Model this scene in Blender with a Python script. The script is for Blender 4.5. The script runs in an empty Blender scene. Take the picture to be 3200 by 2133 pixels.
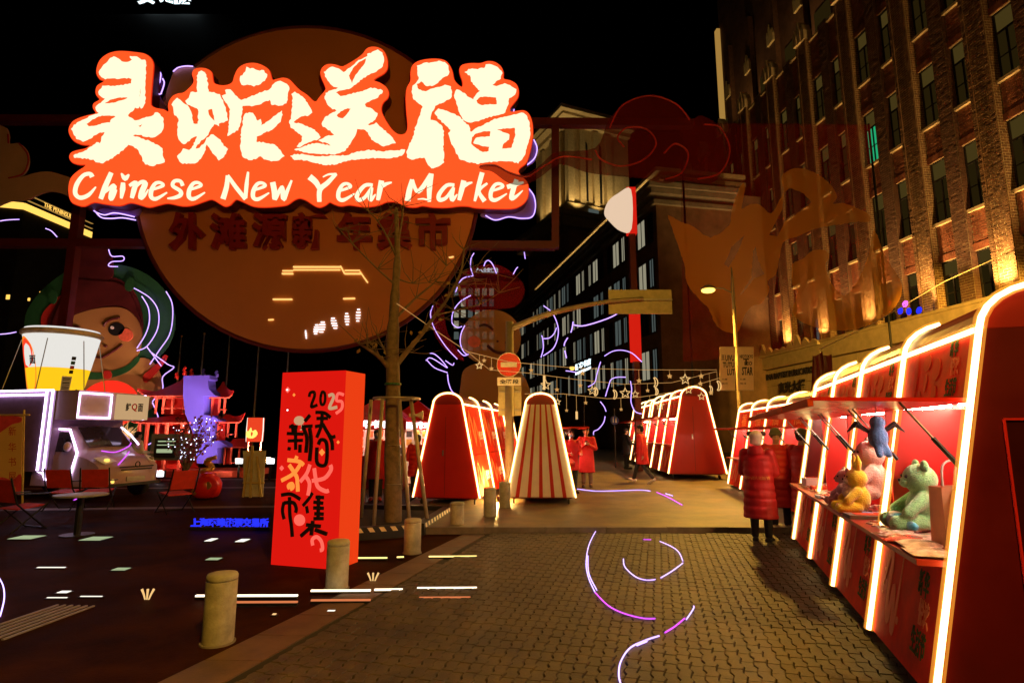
import bpy, bmesh, math, random
from mathutils import Vector, Matrix
from mathutils.geometry import tessellate_polygon
R = math.radians
random.seed(11)
sc = bpy.context.scene
C = sc.collection

# ---------------------------------------------------------------- camera
FPX, CAMH = 1800.0, 1.65                       # focal length in photograph pixels (3200 wide), eye height
TH = math.atan(283 / FPX)                      # the camera looks slightly up
cd = bpy.data.cameras.new('camera'); cam = bpy.data.objects.new('camera', cd); C.objects.link(cam)
cam.location = (0, 0, CAMH); cam.rotation_euler = (R(90) + TH, 0, 0)
cd.sensor_width = 36; cd.lens = FPX / 3200 * 36; cd.clip_start = .05; cd.clip_end = 2000
sc.camera = cam

# ---------------------------------------------------------------- night sky
w = bpy.data.worlds.new('World'); sc.world = w; w.use_nodes = True
nt = w.node_tree; bg = nt.nodes['Background']
sky = nt.nodes.new('ShaderNodeTexSky'); sky.sky_type = 'NISHITA'; sky.sun_disc = False
sky.sun_elevation = R(-14); sky.sun_rotation = R(200)
nt.links.new(sky.outputs[0], bg.inputs[0]); bg.inputs[1].default_value = .004
vs = sc.view_settings
vs.view_transform = 'Standard'; vs.look = 'None'; vs.exposure = .38; vs.gamma = 1; vs.use_curve_mapping = False
cy = sc.cycles
cy.use_denoising = True; cy.max_bounces = 7; cy.diffuse_bounces = 3; cy.glossy_bounces = 3
cy.transparent_max_bounces = 16; cy.sample_clamp_indirect = 6
cy.caustics_reflective = False; cy.caustics_refractive = False

# ---------------------------------------------------------------- placing: photograph pixel -> point in the place
_c, _s = math.cos(TH), math.sin(TH)
def ray(px, py):
    x = (px - 1600) / FPX; y = (1066.5 - py) / FPX
    return Vector((x, _c - y * _s, _s + y * _c))
def P(px, py, Y):                              # point on the upright plane Y metres ahead
    r = ray(px, py); t = Y / r.y
    return Vector((r.x * t, Y, CAMH + r.z * t))
def G(px, py, z=0.0):                          # point on the ground
    r = ray(px, py); t = (z - CAMH) / r.z
    return Vector((r.x * t, r.y * t, z))

# ---------------------------------------------------------------- materials
M = {}
def pm(name, col, rough=.6, metal=0.0, var=.18, scale=6.0, bump=0.0, bscale=40.0, spec=.5, alpha=1.0, coat=0.0, world=False, stain=0.0):
    m = bpy.data.materials.new(name); m.use_nodes = True
    n = m.node_tree.nodes; l = m.node_tree.links; b = n['Principled BSDF']
    tc = n.new('ShaderNodeTexCoord')
    nz = n.new('ShaderNodeTexNoise'); nz.inputs['Scale'].default_value = scale; nz.inputs['Detail'].default_value = 5
    nz.inputs['Roughness'].default_value = .6
    co = tc.outputs['Object']
    if world: co = n.new('ShaderNodeNewGeometry').outputs['Position']
    l.new(co, nz.inputs['Vector'])
    mr = n.new('ShaderNodeMapRange')
    mr.inputs['From Min'].default_value = .3; mr.inputs['From Max'].default_value = .7
    mr.inputs['To Min'].default_value = 1 - var; mr.inputs['To Max'].default_value = 1 + var
    l.new(nz.outputs['Fac'], mr.inputs['Value'])
    mx = n.new('ShaderNodeVectorMath'); mx.operation = 'SCALE'; mx.inputs[0].default_value = col[:3]
    fac = mr.outputs[0]
    if stain:
        n3 = n.new('ShaderNodeTexNoise'); n3.inputs['Scale'].default_value = .9; n3.inputs['Detail'].default_value = 8; n3.inputs['Roughness'].default_value = .7
        l.new(co, n3.inputs['Vector']); m3 = n.new('ShaderNodeMapRange'); m3.inputs['From Min'].default_value = .38; m3.inputs['From Max'].default_value = .62
        m3.inputs['To Min'].default_value = 1 - stain; m3.inputs['To Max'].default_value = 1 + stain * .35
        mm = n.new('ShaderNodeMath'); mm.operation = 'MULTIPLY'; l.new(n3.outputs['Fac'], m3.inputs['Value']); l.new(m3.outputs[0], mm.inputs[0]); l.new(fac, mm.inputs[1]); fac = mm.outputs[0]
    l.new(fac, mx.inputs['Scale']); l.new(mx.outputs[0], b.inputs['Base Color'])
    rr = n.new('ShaderNodeMapRange')
    rr.inputs['To Min'].default_value = max(.03, rough - .1); rr.inputs['To Max'].default_value = min(1, rough + .1)
    l.new(nz.outputs['Fac'], rr.inputs['Value']); l.new(rr.outputs[0], b.inputs['Roughness'])
    b.inputs['Metallic'].default_value = metal; b.inputs['Specular IOR Level'].default_value = spec
    if coat: b.inputs['Coat Weight'].default_value = coat
    if alpha < 1: b.inputs['Alpha'].default_value = alpha
    if bump:
        n2 = n.new('ShaderNodeTexNoise'); n2.inputs['Scale'].default_value = bscale; n2.inputs['Detail'].default_value = 4
        l.new(co, n2.inputs['Vector'])
        bp = n.new('ShaderNodeBump'); bp.inputs['Strength'].default_value = bump; bp.inputs['Distance'].default_value = .01
        l.new(n2.outputs['Fac'], bp.inputs['Height']); l.new(bp.outputs[0], b.inputs['Normal'])
    M[name] = m; return m
def em(name, col, strength=1.0, light=True):
    m = bpy.data.materials.new(name); m.use_nodes = True
    n = m.node_tree.nodes; l = m.node_tree.links; n.clear()
    o = n.new('ShaderNodeOutputMaterial'); e = n.new('ShaderNodeEmission')
    e.inputs[0].default_value = (*col, 1); e.inputs[1].default_value = strength
    l.new(e.outputs[0], o.inputs[0])
    if not light: m.cycles.emission_sampling = 'NONE'
    M[name] = m; return m
def halo(name, col, strength, t):            # glow shell standing in for lens halo, a sleeve round a light tube
    m = bpy.data.materials.new(name); m.use_nodes = True
    n = m.node_tree.nodes; l = m.node_tree.links; n.clear()
    o = n.new('ShaderNodeOutputMaterial'); e = n.new('ShaderNodeEmission'); tr = n.new('ShaderNodeBsdfTransparent')
    mx = n.new('ShaderNodeMixShader'); lw = n.new('ShaderNodeLayerWeight'); lw.inputs[0].default_value = .5
    mr = n.new('ShaderNodeMapRange'); mr.inputs['To Min'].default_value = t; mr.inputs['To Max'].default_value = 1.0
    e.inputs[0].default_value = (*col, 1); e.inputs[1].default_value = strength
    l.new(lw.outputs['Facing'], mr.inputs['Value']); l.new(mr.outputs[0], mx.inputs[0])
    l.new(e.outputs[0], mx.inputs[1]); l.new(tr.outputs[0], mx.inputs[2]); l.new(mx.outputs[0], o.inputs[0])
    m.cycles.emission_sampling = 'NONE'
    M[name] = m; return m
def film(name, col, opac, rough=.5):           # see-through coloured film: part diffuse, part clear
    m = bpy.data.materials.new(name); m.use_nodes = True
    n = m.node_tree.nodes; l = m.node_tree.links; n.clear()
    o = n.new('ShaderNodeOutputMaterial'); d = n.new('ShaderNodeBsdfDiffuse'); tr = n.new('ShaderNodeBsdfTransparent')
    d.inputs[0].default_value = (*col, 1)
    nz = n.new('ShaderNodeTexNoise'); nz.inputs['Scale'].default_value = .6
    mr = n.new('ShaderNodeMapRange'); mr.inputs['To Min'].default_value = opac * .8; mr.inputs['To Max'].default_value = min(1, opac * 1.2)
    mx = n.new('ShaderNodeMixShader')
    l.new(nz.outputs['Fac'], mr.inputs['Value']); l.new(mr.outputs[0], mx.inputs[0])
    l.new(tr.outputs[0], mx.inputs[1]); l.new(d.outputs[0], mx.inputs[2]); l.new(mx.outputs[0], o.inputs[0])
    M[name] = m; return m

# ---------------------------------------------------------------- mesh helpers
class MB:
    def __init__(s): s.v = []; s.f = []
    def add(s, vs, fs):
        o = len(s.v); s.v += [tuple(p) for p in vs]; s.f += [tuple(i + o for i in f) for f in fs]; return s
    def box(s, x0, x1, y0, y1, z0, z1):
        return s.add([(x0,y0,z0),(x1,y0,z0),(x1,y1,z0),(x0,y1,z0),(x0,y0,z1),(x1,y0,z1),(x1,y1,z1),(x0,y1,z1)],
                     [(3,2,1,0),(4,5,6,7),(0,1,5,4),(1,2,6,5),(2,3,7,6),(3,0,4,7)])
    def bar(s, a, b, w, h, up=(0,0,1)):
        a = Vector(a); b = Vector(b); d = (b - a).normalized(); u = Vector(up)
        if abs(d.dot(u)) > .98: u = Vector((0, 1, 0))
        x = d.cross(u).normalized() * (w / 2); y = d.cross(x).normalized() * (h / 2)
        q = [a-x-y, a+x-y, a+x+y, a-x+y, b-x-y, b+x-y, b+x+y, b-x+y]
        return s.add(q, [(0,3,2,1),(4,5,6,7),(0,1,5,4),(1,2,6,5),(2,3,7,6),(3,0,4,7)])
    def tube(s, pts, r, n=6, closed=False):
        pts = [Vector(p) for p in pts]; k = len(pts)
        rr = r if isinstance(r, (list, tuple)) else [r] * k
        vs = []; prev = None
        for i, p in enumerate(pts):
            a = pts[(i - 1) % k] if (closed or i) else p; b = pts[(i + 1) % k] if (closed or i < k - 1) else p
            d = (b - a)
            d = d.normalized() if d.length > 1e-9 else Vector((0, 0, 1))
            if prev is None:
                u = Vector((0, 0, 1)) if abs(d.z) < .9 else Vector((1, 0, 0))
                x = d.cross(u).normalized()
            else:
                x = (prev - d * prev.dot(d)); x = x.normalized() if x.length > 1e-6 else d.orthogonal().normalized()
            prev = x; y = d.cross(x)
            vs += [p + (x * math.cos(2*math.pi*j/n) + y * math.sin(2*math.pi*j/n)) * rr[i] for j in range(n)]
        fs = []
        for i in range(k if closed else k - 1):
            i2 = (i + 1) % k
            for j in range(n):
                j2 = (j + 1) % n
                fs.append((i*n+j, i*n+j2, i2*n+j2, i2*n+j))
        if not closed: fs += [tuple(range(n - 1, -1, -1)), tuple((k-1)*n + j for j in range(n))]
        return s.add(vs, fs)
    def lathe(s, prof, n=20, c=(0,0,0)):
        vs = []; fs = []
        for r, z in prof:
            vs += [(c[0]+r*math.cos(2*math.pi*j/n), c[1]+r*math.sin(2*math.pi*j/n), c[2]+z) for j in range(n)]
        for i in range(len(prof) - 1):
            for j in range(n):
                j2 = (j+1) % n; fs.append((i*n+j, i*n+j2, (i+1)*n+j2, (i+1)*n+j))
        fs += [tuple(range(n-1,-1,-1)), tuple((len(prof)-1)*n+j for j in range(n))]
        return s.add(vs, fs)
    def ball(s, c, r, nu=14, nv=9):
        if not isinstance(r, (tuple, list)): r = (r, r, r)
        vs = [(c[0], c[1], c[2]-r[2])]; fs = []
        for i in range(1, nv):
            a = -math.pi/2 + math.pi*i/nv
            vs += [(c[0]+r[0]*math.cos(a)*math.cos(2*math.pi*j/nu), c[1]+r[1]*math.cos(a)*math.sin(2*math.pi*j/nu), c[2]+r[2]*math.sin(a)) for j in range(nu)]
        vs.append((c[0], c[1], c[2]+r[2])); t = len(vs)-1
        for j in range(nu):
            j2 = (j+1) % nu
            fs.append((0, 1+j2, 1+j)); fs.append((t, 1+(nv-2)*nu+j, 1+(nv-2)*nu+j2))
            for i in range(nv-2): fs.append((1+i*nu+j, 1+i*nu+j2, 1+(i+1)*nu+j2, 1+(i+1)*nu+j))
        return s.add(vs, fs)
    def prism(s, loops, T, d0, d1):            # flat outline (first loop; the others are holes) pushed from depth d0 to d1; T(a, b, d) -> point
        if loops and not hasattr(loops[0][0], '__len__'): loops = [loops]
        flat = [p for lp in loops for p in lp]; n = len(flat)
        tri = tessellate_polygon([[Vector((p[0], p[1], 0)) for p in lp] for lp in loops])
        vs = [T(p[0], p[1], d0) for p in flat] + [T(p[0], p[1], d1) for p in flat]
        fs = [tuple(t) for t in tri] + [tuple(i + n for i in reversed(t)) for t in tri]
        o = 0
        for lp in loops:
            k = len(lp)
            for i in range(k):
                j = (i+1) % k; fs.append((o+i, o+j, o+j+n, o+i+n))
            o += k
        return s.add(vs, fs)
    def build(s, name, mat, parent=None, smooth=False, off=None):
        me = bpy.data.meshes.new(name)
        vs = s.v if off is None else [(p[0]-off[0], p[1]-off[1], p[2]-off[2]) for p in s.v]
        me.from_pydata(vs, [], s.f); me.validate()
        bm = bmesh.new(); bm.from_mesh(me); bmesh.ops.recalc_face_normals(bm, faces=bm.faces); bm.to_mesh(me); bm.free()
        if smooth:
            for p in me.polygons: p.use_smooth = True
        me.materials.append(M[mat] if isinstance(mat, str) else mat)
        return place(name, me, parent)
def place(name, me, parent=None, loc=None, rz=0):
    o = bpy.data.objects.new(name, me); C.objects.link(o)
    if parent is not None: o.parent = parent
    if loc is not None: o.location = loc
    if rz: o.rotation_euler = (0, 0, rz)
    return o
def tag(o, label, cat, group=None):
    o['label'] = label; o['category'] = cat
    if group: o['group'] = group
    return o
def thing(name, label, cat, loc=(0,0,0), rz=0.0, group=None, scale=1.0):
    o = bpy.data.objects.new(name, None); C.objects.link(o)
    o.location = loc; o.rotation_euler = (0, 0, rz); o.scale = (scale,)*3; o.empty_display_size = .1
    return tag(o, label, cat, group)
def struct(o): o['kind'] = 'structure'; return o
def stuff(o): o['kind'] = 'stuff'; return o
def dup(root, loc, rz=0.0, label=None, scale=None):
    def cp(o, par):
        c = o.copy(); C.objects.link(c); c.parent = par
        for ch in list(o.children): cp(ch, c)
        return c
    r = cp(root, root.parent); r.location = loc; r.rotation_euler = (0, 0, rz)
    if scale: r.scale = (scale,)*3
    if label: r['label'] = label
    return r
def cr(pts, k=6, closed=False):                # smooth curve through points
    pts = [Vector(p) for p in pts]; n = len(pts); out = []
    for i in range(n if closed else n - 1):
        g = (lambda q: pts[q % n]) if closed else (lambda q: pts[max(0, min(n-1, q))])
        a, b, c_, d = g(i-1), g(i), g(i+1), g(i+2)
        for j in range(k):
            t = j / k
            out.append(.5*((2*b) + (c_-a)*t + (2*a-5*b+4*c_-d)*t*t + (3*b-a-3*c_+d)*t**3))
    if not closed: out.append(pts[-1])
    return out
def cr2(pts, k=4, closed=True): return [(p.x, p.y) for p in cr([(a, b, 0) for a, b in pts], k, closed)]
def ell(cx, cy, rx, ry, n=28, rot=0, a0=0, a1=360):
    out = []
    for i in range(n if a1 - a0 >= 360 else n + 1):
        a = R(a0 + (a1 - a0) * i / n); x, y = rx*math.cos(a), ry*math.sin(a); r = R(rot)
        out.append((cx + x*math.cos(r) - y*math.sin(r), cy + x*math.sin(r) + y*math.cos(r)))
    return out
def rough(poly, amp, step, rnd):               # ragged brush edge
    out = []; n = len(poly)
    for i in range(n):
        a, b = poly[i], poly[(i+1) % n]; L = math.hypot(b[0]-a[0], b[1]-a[1]); k = max(1, int(L/step))
        nx, ny = -(b[1]-a[1])/(L+1e-6), (b[0]-a[0])/(L+1e-6)
        for j in range(k):
            t = j/k; q = rnd.uniform(-amp, amp) if j else rnd.uniform(-amp, amp)*.5
            out.append((a[0]+(b[0]-a[0])*t+nx*q, a[1]+(b[1]-a[1])*t+ny*q))
    return out
def brush(pts, widths, k=5):                   # outline of a pen stroke
    c_ = cr([(a, b, 0) for a, b in pts], k); n = len(c_); L = []; Rr = []
    for i, p in enumerate(c_):
        t = i/(n-1)*(len(widths)-1); q = int(min(t, len(widths)-2)); wd = widths[q] + (widths[q+1]-widths[q])*(t-q)
        d = (c_[min(n-1, i+1)] - c_[max(0, i-1)]); d = d.normalized() if d.length else Vector((1, 0, 0))
        L.append((p.x - d.y*wd/2, p.y + d.x*wd/2)); Rr.append((p.x + d.y*wd/2, p.y - d.x*wd/2))
    return L, Rr
def brush_strip(mb, pts, widths, T, d0, d1, k=5):
    L, Rr = brush(pts, widths, k); n = len(L)
    vs = [T(*p, d0) for p in L] + [T(*p, d0) for p in Rr] + [T(*p, d1) for p in L] + [T(*p, d1) for p in Rr]
    fs = []
    for i in range(n-1):
        fs += [(i, i+1, n+i+1, n+i), (2*n+i, 3*n+i, 3*n+i+1, 2*n+i+1), (i, 2*n+i, 2*n+i+1, i+1), (n+i, n+i+1, 3*n+i+1, 3*n+i)]
    fs += [(0, n, 3*n, 2*n), (n-1, 3*n-1, 4*n-1, 2*n-1)]
    mb.add(vs, fs)
_tc = {}
_bench = bpy.data.scenes.new('bench')             # empty side scene in which shapes are evaluated, removed at the end
def evaluated(ob):
    _bench.collection.objects.link(ob); vl = _bench.view_layers[0]; vl.update()
    me = bpy.data.meshes.new_from_object(ob.evaluated_get(vl.depsgraph)); _bench.collection.objects.unlink(ob); return me
def text2d(s, bold=0.0):                       # lettering as flat triangles, unit height, origin bottom left
    if (s, bold) in _tc: return _tc[(s, bold)]
    cu = bpy.data.curves.new('lettering', 'FONT'); cu.body = s; cu.size = 1.0; cu.resolution_u = 2; cu.offset = bold
    cu.fill_mode = 'FRONT'
    ob = bpy.data.objects.new('lettering', cu)
    me = evaluated(ob)
    v = [(p.co.x, p.co.y) for p in me.vertices]; f = [tuple(p.vertices) for p in me.polygons]
    bpy.data.objects.remove(ob); bpy.data.curves.remove(cu); bpy.data.meshes.remove(me)
    x0 = min(p[0] for p in v); x1 = max(p[0] for p in v); y0 = min(p[1] for p in v); y1 = max(p[1] for p in v)
    _tc[(s, bold)] = ([((a-x0)/(x1-x0), (b-y0)/(y1-y0)) for a, b in v], f, (x1-x0)/(y1-y0))
    return _tc[(s, bold)]
def text_on(mb, s, T, a0, a1, b0, b1, d0, d1, bold=0.0):   # lettering stretched into a rectangle of surface T, solid from d0 to d1
    v, f, asp = text2d(s, bold); n = len(v)
    q = [(a0+(a1-a0)*x, b0+(b1-b0)*y) for x, y in v]
    from collections import Counter
    ed = Counter()
    for t in f:
        for i in range(len(t)): ed[frozenset((t[i], t[(i+1) % len(t)]))] += 1
    vs = [T(*p, d0) for p in q] + [T(*p, d1) for p in q]
    fs = list(f) + [tuple(i+n for i in reversed(t)) for t in f]
    for t in f:
        for i in range(len(t)):
            a, b = t[i], t[(i+1) % len(t)]
            if ed[frozenset((a, b))] == 1: fs.append((a, b, b+n, a+n))
    mb.add(vs, fs)
def PY(Y):                                     # surface map: photograph pixels on the upright plane Y, depth pushed straight back
    def T(a, b, d):
        p = P(a, b, Y); return Vector((p.x, p.y + d, p.z))
    return T
def board(name, loops, Y, th, mat, parent=None, smooth=False, d0=0.0):
    mb = MB(); mb.prism(loops, PY(Y), d0, d0 + th)
    off = parent.location if parent is not None else None
    return mb.build(name, mat, parent, off=off)
def neon(name, pts, r, mat, parent=None, k=6, closed=False, n=6):
    mb = MB(); mb.tube(cr(pts, k, closed), r, n, closed)
    return mb.build(name, mat, parent, smooth=True, off=parent.location if parent is not None else None)
# ---------------------------------------------------------------- materials of the place
pm('plaza_stone', (.040,.011,.0015), .6, spec=.012, stain=.5, var=.35, scale=1.5, bump=.3, bscale=60)
pm('paver', (.062,.041,.014), .62, var=.55, scale=7, bump=.55, bscale=90, world=True, stain=.5)
pm('joint', (.018,.014,.011), .9)
pm('street', (.15,.10,.04), .55, stain=.45, var=.3, scale=2.2, bump=.35, bscale=120)
pm('kerb', (.13,.10,.075), .6, var=.3, scale=5, bump=.3)
pm('strip_stone', (.13,.07,.035), .6, world=True, stain=.4, var=.25, scale=3, bump=.3, bscale=80)
pm('brick', (.24,.075,.035), .8, var=.35, scale=3, bump=.15, bscale=40)
pm('brick_dark', (.13,.06,.035), .85, var=.35, scale=3, bump=.15, bscale=40)
pm('pilaster_brick', (.19,.10,.045), .8, var=.4, scale=3, bump=.2, bscale=40)
pm('mortar_pale', (.62,.48,.26), .9, var=.15)
pm('mortar', (.34,.25,.14), .9, var=.2)
pm('wall_brick', (.13,.06,.04), .9, var=.3, scale=1.2, bump=.4, bscale=12)
pm('cream_stone', (.5,.38,.21), .7, var=.16, scale=2.5, bump=.25, bscale=30)
pm('carved_stone', (.55,.44,.26), .7, var=.18, scale=3)
pm('grey_stone', (.2,.17,.13), .8, var=.25, scale=2)
pm('dark_stone', (.045,.038,.032), .8, var=.3, scale=1)
pm('window_metal', (.02,.018,.016), .45)
pm('red_panel', (.46,.009,.005), .42, var=.1, scale=2, bump=.06, bscale=14)
pm('red_deep', (.20,.004,.003), .4, var=.15, scale=2)
pm('red_gloss', (.62,.014,.006), .3, var=.08, scale=2)
pm('red_steel', (.13,.010,.006), .5, var=.2, scale=3)
pm('dark_steel', (.03,.028,.026), .4, .6)
pm('grey_steel', (.4,.36,.28), .45, .5, var=.15)
pm('pole_steel', (.42,.34,.2), .5, .2, var=.15)
pm('cream', (.74,.62,.56), .6, var=.06)
pm('bollard', (.40,.36,.25), .6, var=.25, scale=9, bump=.4, bscale=50, world=True, stain=.4)
pm('bark', (.17,.115,.06), .9, var=.35, scale=10, bump=.7, bscale=30)
pm('black', (.012,.011,.011), .5)
pm('rubber', (.02,.018,.018), .8)
pm('white', (.8,.78,.74), .5, var=.05)
pm('gold', (.8,.45,.1), .3, .8)
em('neon_core', (1.0,.66,.24), 9.5)
halo('neon_halo', (1.0,.36,.035), 1.2, .55)
em('neon_violet', (.55,.40,1.0), 2.6, False)
em('neon_pink', (.75,.10,.9), 1.8, False)
halo('violet_halo', (.35,.06,.95), .5, .5)
em('white_led', (1.0,.92,.8), 6.0)
em('truck_led', (.84,.66,1.0), 4.5)
em('pink_led', (1.0,.35,.45), 5.0)
em('stall_led', (1.0,.70,.50), 100.0)
em('lamp_glow', (1.0,.58,.10), 2.6)
em('gold_light', (1.0,.56,.10), 1.1, False)
em('gold_light_dim', (1.0,.55,.12), .28, False)
em('window_cool', (.98,.90,.62), .22, False)
em('window_cool_dim', (.6,.75,.7), .08, False)
em('window_warm', (1.0,.62,.12), .012, False)
em('window_blind', (1.0,.66,.14), .04, False)
em('sign_red', (1.0,.083,.014), 1.0)
em('sign_edge', (1.0,.035,.006), .55, False)
em('sign_letter', (1.0,.95,.64), .86)
em('star_led', (1.0,.60,.22), .75, False)
em('star_amber', (1.0,.5,.14), .5, False)
em('shop_white', (.75,.93,1.0), 1.6, False)
em('blue_led', (.02,.03,1.0), 1.0, False)
em('white_sign', (.95,.95,1.0), 2.2)
em('amber_led', (1.0,.62,.12), 1.2, False)
em('green_led', (.02,.5,.2), .6, False)

# ---------------------------------------------------------------- street lamps (one seen lamp, two unseen ones assumed or added for light)
def street_lamp(label, loc, rz, h, arm, watt, target, cone, group='street lamps'):
    t = thing('street_lamp', label, 'street lamp', loc, rz, group)
    mb = MB(); mb.lathe([(.11,0),(.11,.5),(.085,.55),(.06,h-.2),(.05,h+.35),(.012,h+.8)], 14); mb.build('pole', 'pole_steel', t, True)
    MB().tube([(0,0,h-.15),(arm*.4,0,h+.02),(arm,0,h+.06)], .03, 8).build('arm', 'pole_steel', t, True)
    MB().lathe([(.06,.16),(.16,.1),(.27,.03),(.28,0),(.24,-.01)], 18, (arm,0,h)).build('lamp_shade', 'grey_steel', t, True)
    MB().ball((arm,0,h-.05), (.24,.24,.09), 16, 8).build('lamp_glass', 'lamp_glow', t, True)
    ld = bpy.data.lights.new('lamp_light', 'SPOT'); ld.energy = watt; ld.color = (1.0,.53,.07); ld.shadow_soft_size = .18
    ld.spot_size = R(cone); ld.spot_blend = .6
    lo = bpy.data.objects.new('lamp_light', ld); C.objects.link(lo); lo.parent = t; lo.location = (arm, 0, h-.2)
    src = Vector(loc) + Matrix.Rotation(rz, 3, 'Z') @ Vector((arm, 0, h-.2))
    d = (Vector(target) - src); lo.rotation_euler = (Matrix.Rotation(-rz, 3, 'Z') @ d).to_track_quat('-Z', 'Y').to_euler()
    return t
lampY = 20.0
lp = P(2290, 905, lampY)
lamp_seen = street_lamp('lit street lamp with two poster banners standing before the brick building', (lp.x, lampY, 0), math.pi, P(2215, 903, lampY).z, lp.x - P(2213,903,lampY).x, 3200, (lp.x-3, 15, 0), 150)
lamp_near_assumed = street_lamp('assumed unseen street lamp added behind the viewer as the main light', (3.2, -3.6, 0), math.pi*.72, 8.6, 1.6, 3300, (2.0, 12.0, 2.6), 134)  # assumed out-of-view lamp, added to light the road, stalls and disc
lamp_wall_fill = street_lamp('added unseen street lamp beyond the right edge to light the stone base', (16.2, 10.5, 0), R(60), 7.5, .8, 44000, (22.4, 31, 4.4), 36)  # added out-of-view spot that brightens the stone base and ledge

# ---------------------------------------------------------------- ground
g = MB().add([(-400,-60,0),(400,-60,0),(400,700,0),(-400,700,0)], [(0,1,2,3)]).build('ground', 'plaza_stone'); struct(g)
# far street beyond the kerb
kA, kB = G(1290,1668), G(2330,1655)
KY = kA.y
st = MB()
sx0 = G(1452,1669)
st.add([(-2.3,KY+.1,.10),(30,KY+.1,.10),(30,120,.10),(-2.3,120,.10),(-2.3,KY+.1,0),(30,KY+.1,0)], [(0,1,2,3),(4,5,1,0)])
struct(st.build('street', 'street'))
kb = thing('kerb', 'low kerb stone line crossing the street beyond the paved road', 'kerb', (0,KY,0)); del kb['label']; del kb['category']; struct(kb)
x = -1.45
while x < 9:
    MB().box(x+.004, x+.996, -.02+random.uniform(-.006,.006), .105, 0, .112+random.uniform(-.003,.003)).build('kerb_stone', 'kerb', kb); x += 1.0
# diagonal granite strip
A0, A1, B0, B1 = G(430,2170), G(1452,1669), G(640,2170), G(1516,1673)
sp = thing('stone_strip', '', ''); del sp['label']; del sp['category']; struct(sp)
NS = 11
for i in range(NS):
    t0, t1 = i/NS+.0008, (i+1)/NS-.0008
    q = [A0.lerp(A1,t0), A0.lerp(A1,t1), B0.lerp(B1,t1), B0.lerp(B1,t0)]
    z = .016+random.uniform(-.001,.001)
    MB().add([(p.x,p.y,z) for p in q]+[(p.x,p.y,0) for p in q], [(0,1,2,3),(0,4,5,1),(1,5,6,2),(2,6,7,3),(3,7,4,0)]).build('granite_slab', 'strip_stone', sp)
# interlocking paved road on the near side of the kerb
rd = MB().add([(-8,-4,.004),(12,-4,.004),(12,KY-.02,.004),(-8,KY-.02,.004)], [(0,1,2,3)])
def right_of_strip(x, y):
    d = B1 - B0; return (x-B0.x)*d.y - (y-B0.y)*d.x > .02
rd = MB(); e0 = B0 + (B0-B1)*.6
rd.add([(e0.x,e0.y,.004),(12,e0.y,.004),(12,KY-.02,.004),(B1.x,KY-.02,.004)], [(0,1,2,3)])
road = struct(rd.build('road', 'joint'))
PW, PL, JG = .088, .168, .0055
def paver_outline():
    w2, l2, zq = PW/2-JG/2, PL/2-JG/2, .015
    return [(-w2,-l2),(w2,-l2),(w2+zq,-l2*.3),(w2-zq*.5,l2*.3),(w2,l2),(-w2,l2),(-w2-zq*.5,l2*.3),(-w2+zq,-l2*.3)]
po = paver_outline()
def paver_geo(mb, x, y, ang, tz, tx, ty):
    c_, s_ = math.cos(ang), math.sin(ang); top = []; mid = []; n = len(po)
    for a, b in po:
        top.append((x+(a*.93)*c_-(b*.955)*s_, y+(a*.93)*s_+(b*.955)*c_, tz+a*tx+b*ty))
    for a, b in po: mid.append((x+a*c_-b*s_, y+a*s_+b*c_, tz-.007+a*tx+b*ty))
    low = [(p[0], p[1], .004) for p in mid]
    fs = [tuple(range(n))]
    for i in range(n):
        j = (i+1) % n; fs += [(n+i, n+j, j, i), (2*n+i, 2*n+j, n+j, n+i)]
    mb.add(top+mid+low, fs)
ang = R(-14); cells = []
for i in range(-95, 120):
    for j in range(-12, 85):
        a, b = i*PW, j*PL + (PL*.12 if i % 2 else 0) + 2.0
        x, y = a*math.cos(ang)-b*math.sin(ang), a*math.sin(ang)+b*math.cos(ang)+.6
        if 2.6 < y < KY-.12 and x < 7 and right_of_strip(x-.1, y) and abs(x) < y*.92+.4: cells.append((x, y))
cells.sort(key=lambda p: (p[0]-1.6)**2*.6+(p[1]-3.4)**2)
vis = [p for p in cells if 3.35 < p[1] and p[0] < 2.45+(p[1]-4.1)*.33 and p[0] < p[1]*.85]
vis = vis[:300]; vset = set(vis); pmesh = []
for k in range(5):
    mb = MB(); paver_geo(mb, 0, 0, ang, 0, random.uniform(-.02,.02), random.uniform(-.012,.012))
    mb.v = [(p[0], p[1], p[2]) for p in mb.v]
    n = len(po); mb.v = [(p[0], p[1], p[2] if i < 2*n else -.03) for i, p in enumerate(mb.v)]
    o = mb.build('paver', 'paver', road); pmesh.append(o.data); bpy.data.objects.remove(o)
for k, (x, y) in enumerate(vis): place('paver', pmesh[k % 5], road, (x, y, .036+random.uniform(-.0025,.0025)))
mb = MB()
for (x, y) in cells:
    if (x, y) not in vset: paver_geo(mb, x, y, ang, .036+random.uniform(-.0025,.0025), random.uniform(-.02,.02), random.uniform(-.012,.012))
stuff(mb.build('paver_field', 'paver', road))
# pale stone bands across the dark plaza
for k, (y, x0, x1) in enumerate(((17.2,-16,-3.2),(20.3,-16,-4),(12.6,-11,-4.2),(25,-18,-4))):
    MB().add([(x0,y,.004),(x1,y+.7,.004),(x1,y+1.05,.004),(x0,y+.35,.004)], [(0,1,2,3)]).build('stone_band', 'strip_stone', g)
# drain grate
dg_ = thing('drain_grate', 'linear metal drain grate set in the dark plaza at the left edge', 'drain grate', G(0,1990))
ga, gb = G(-60,1998), G(236,1893); dirn = (gb-ga).normalized(); nrm = Vector((-dirn.y, dirn.x, 0))
for k in range(6):
    o = nrm*(k*.075-.19); MB().bar(ga+o+Vector((0,0,.008)), gb+o+Vector((0,0,.008)), .022, .012).build('slat', 'grey_steel', dg_, off=dg_.location)

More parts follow.
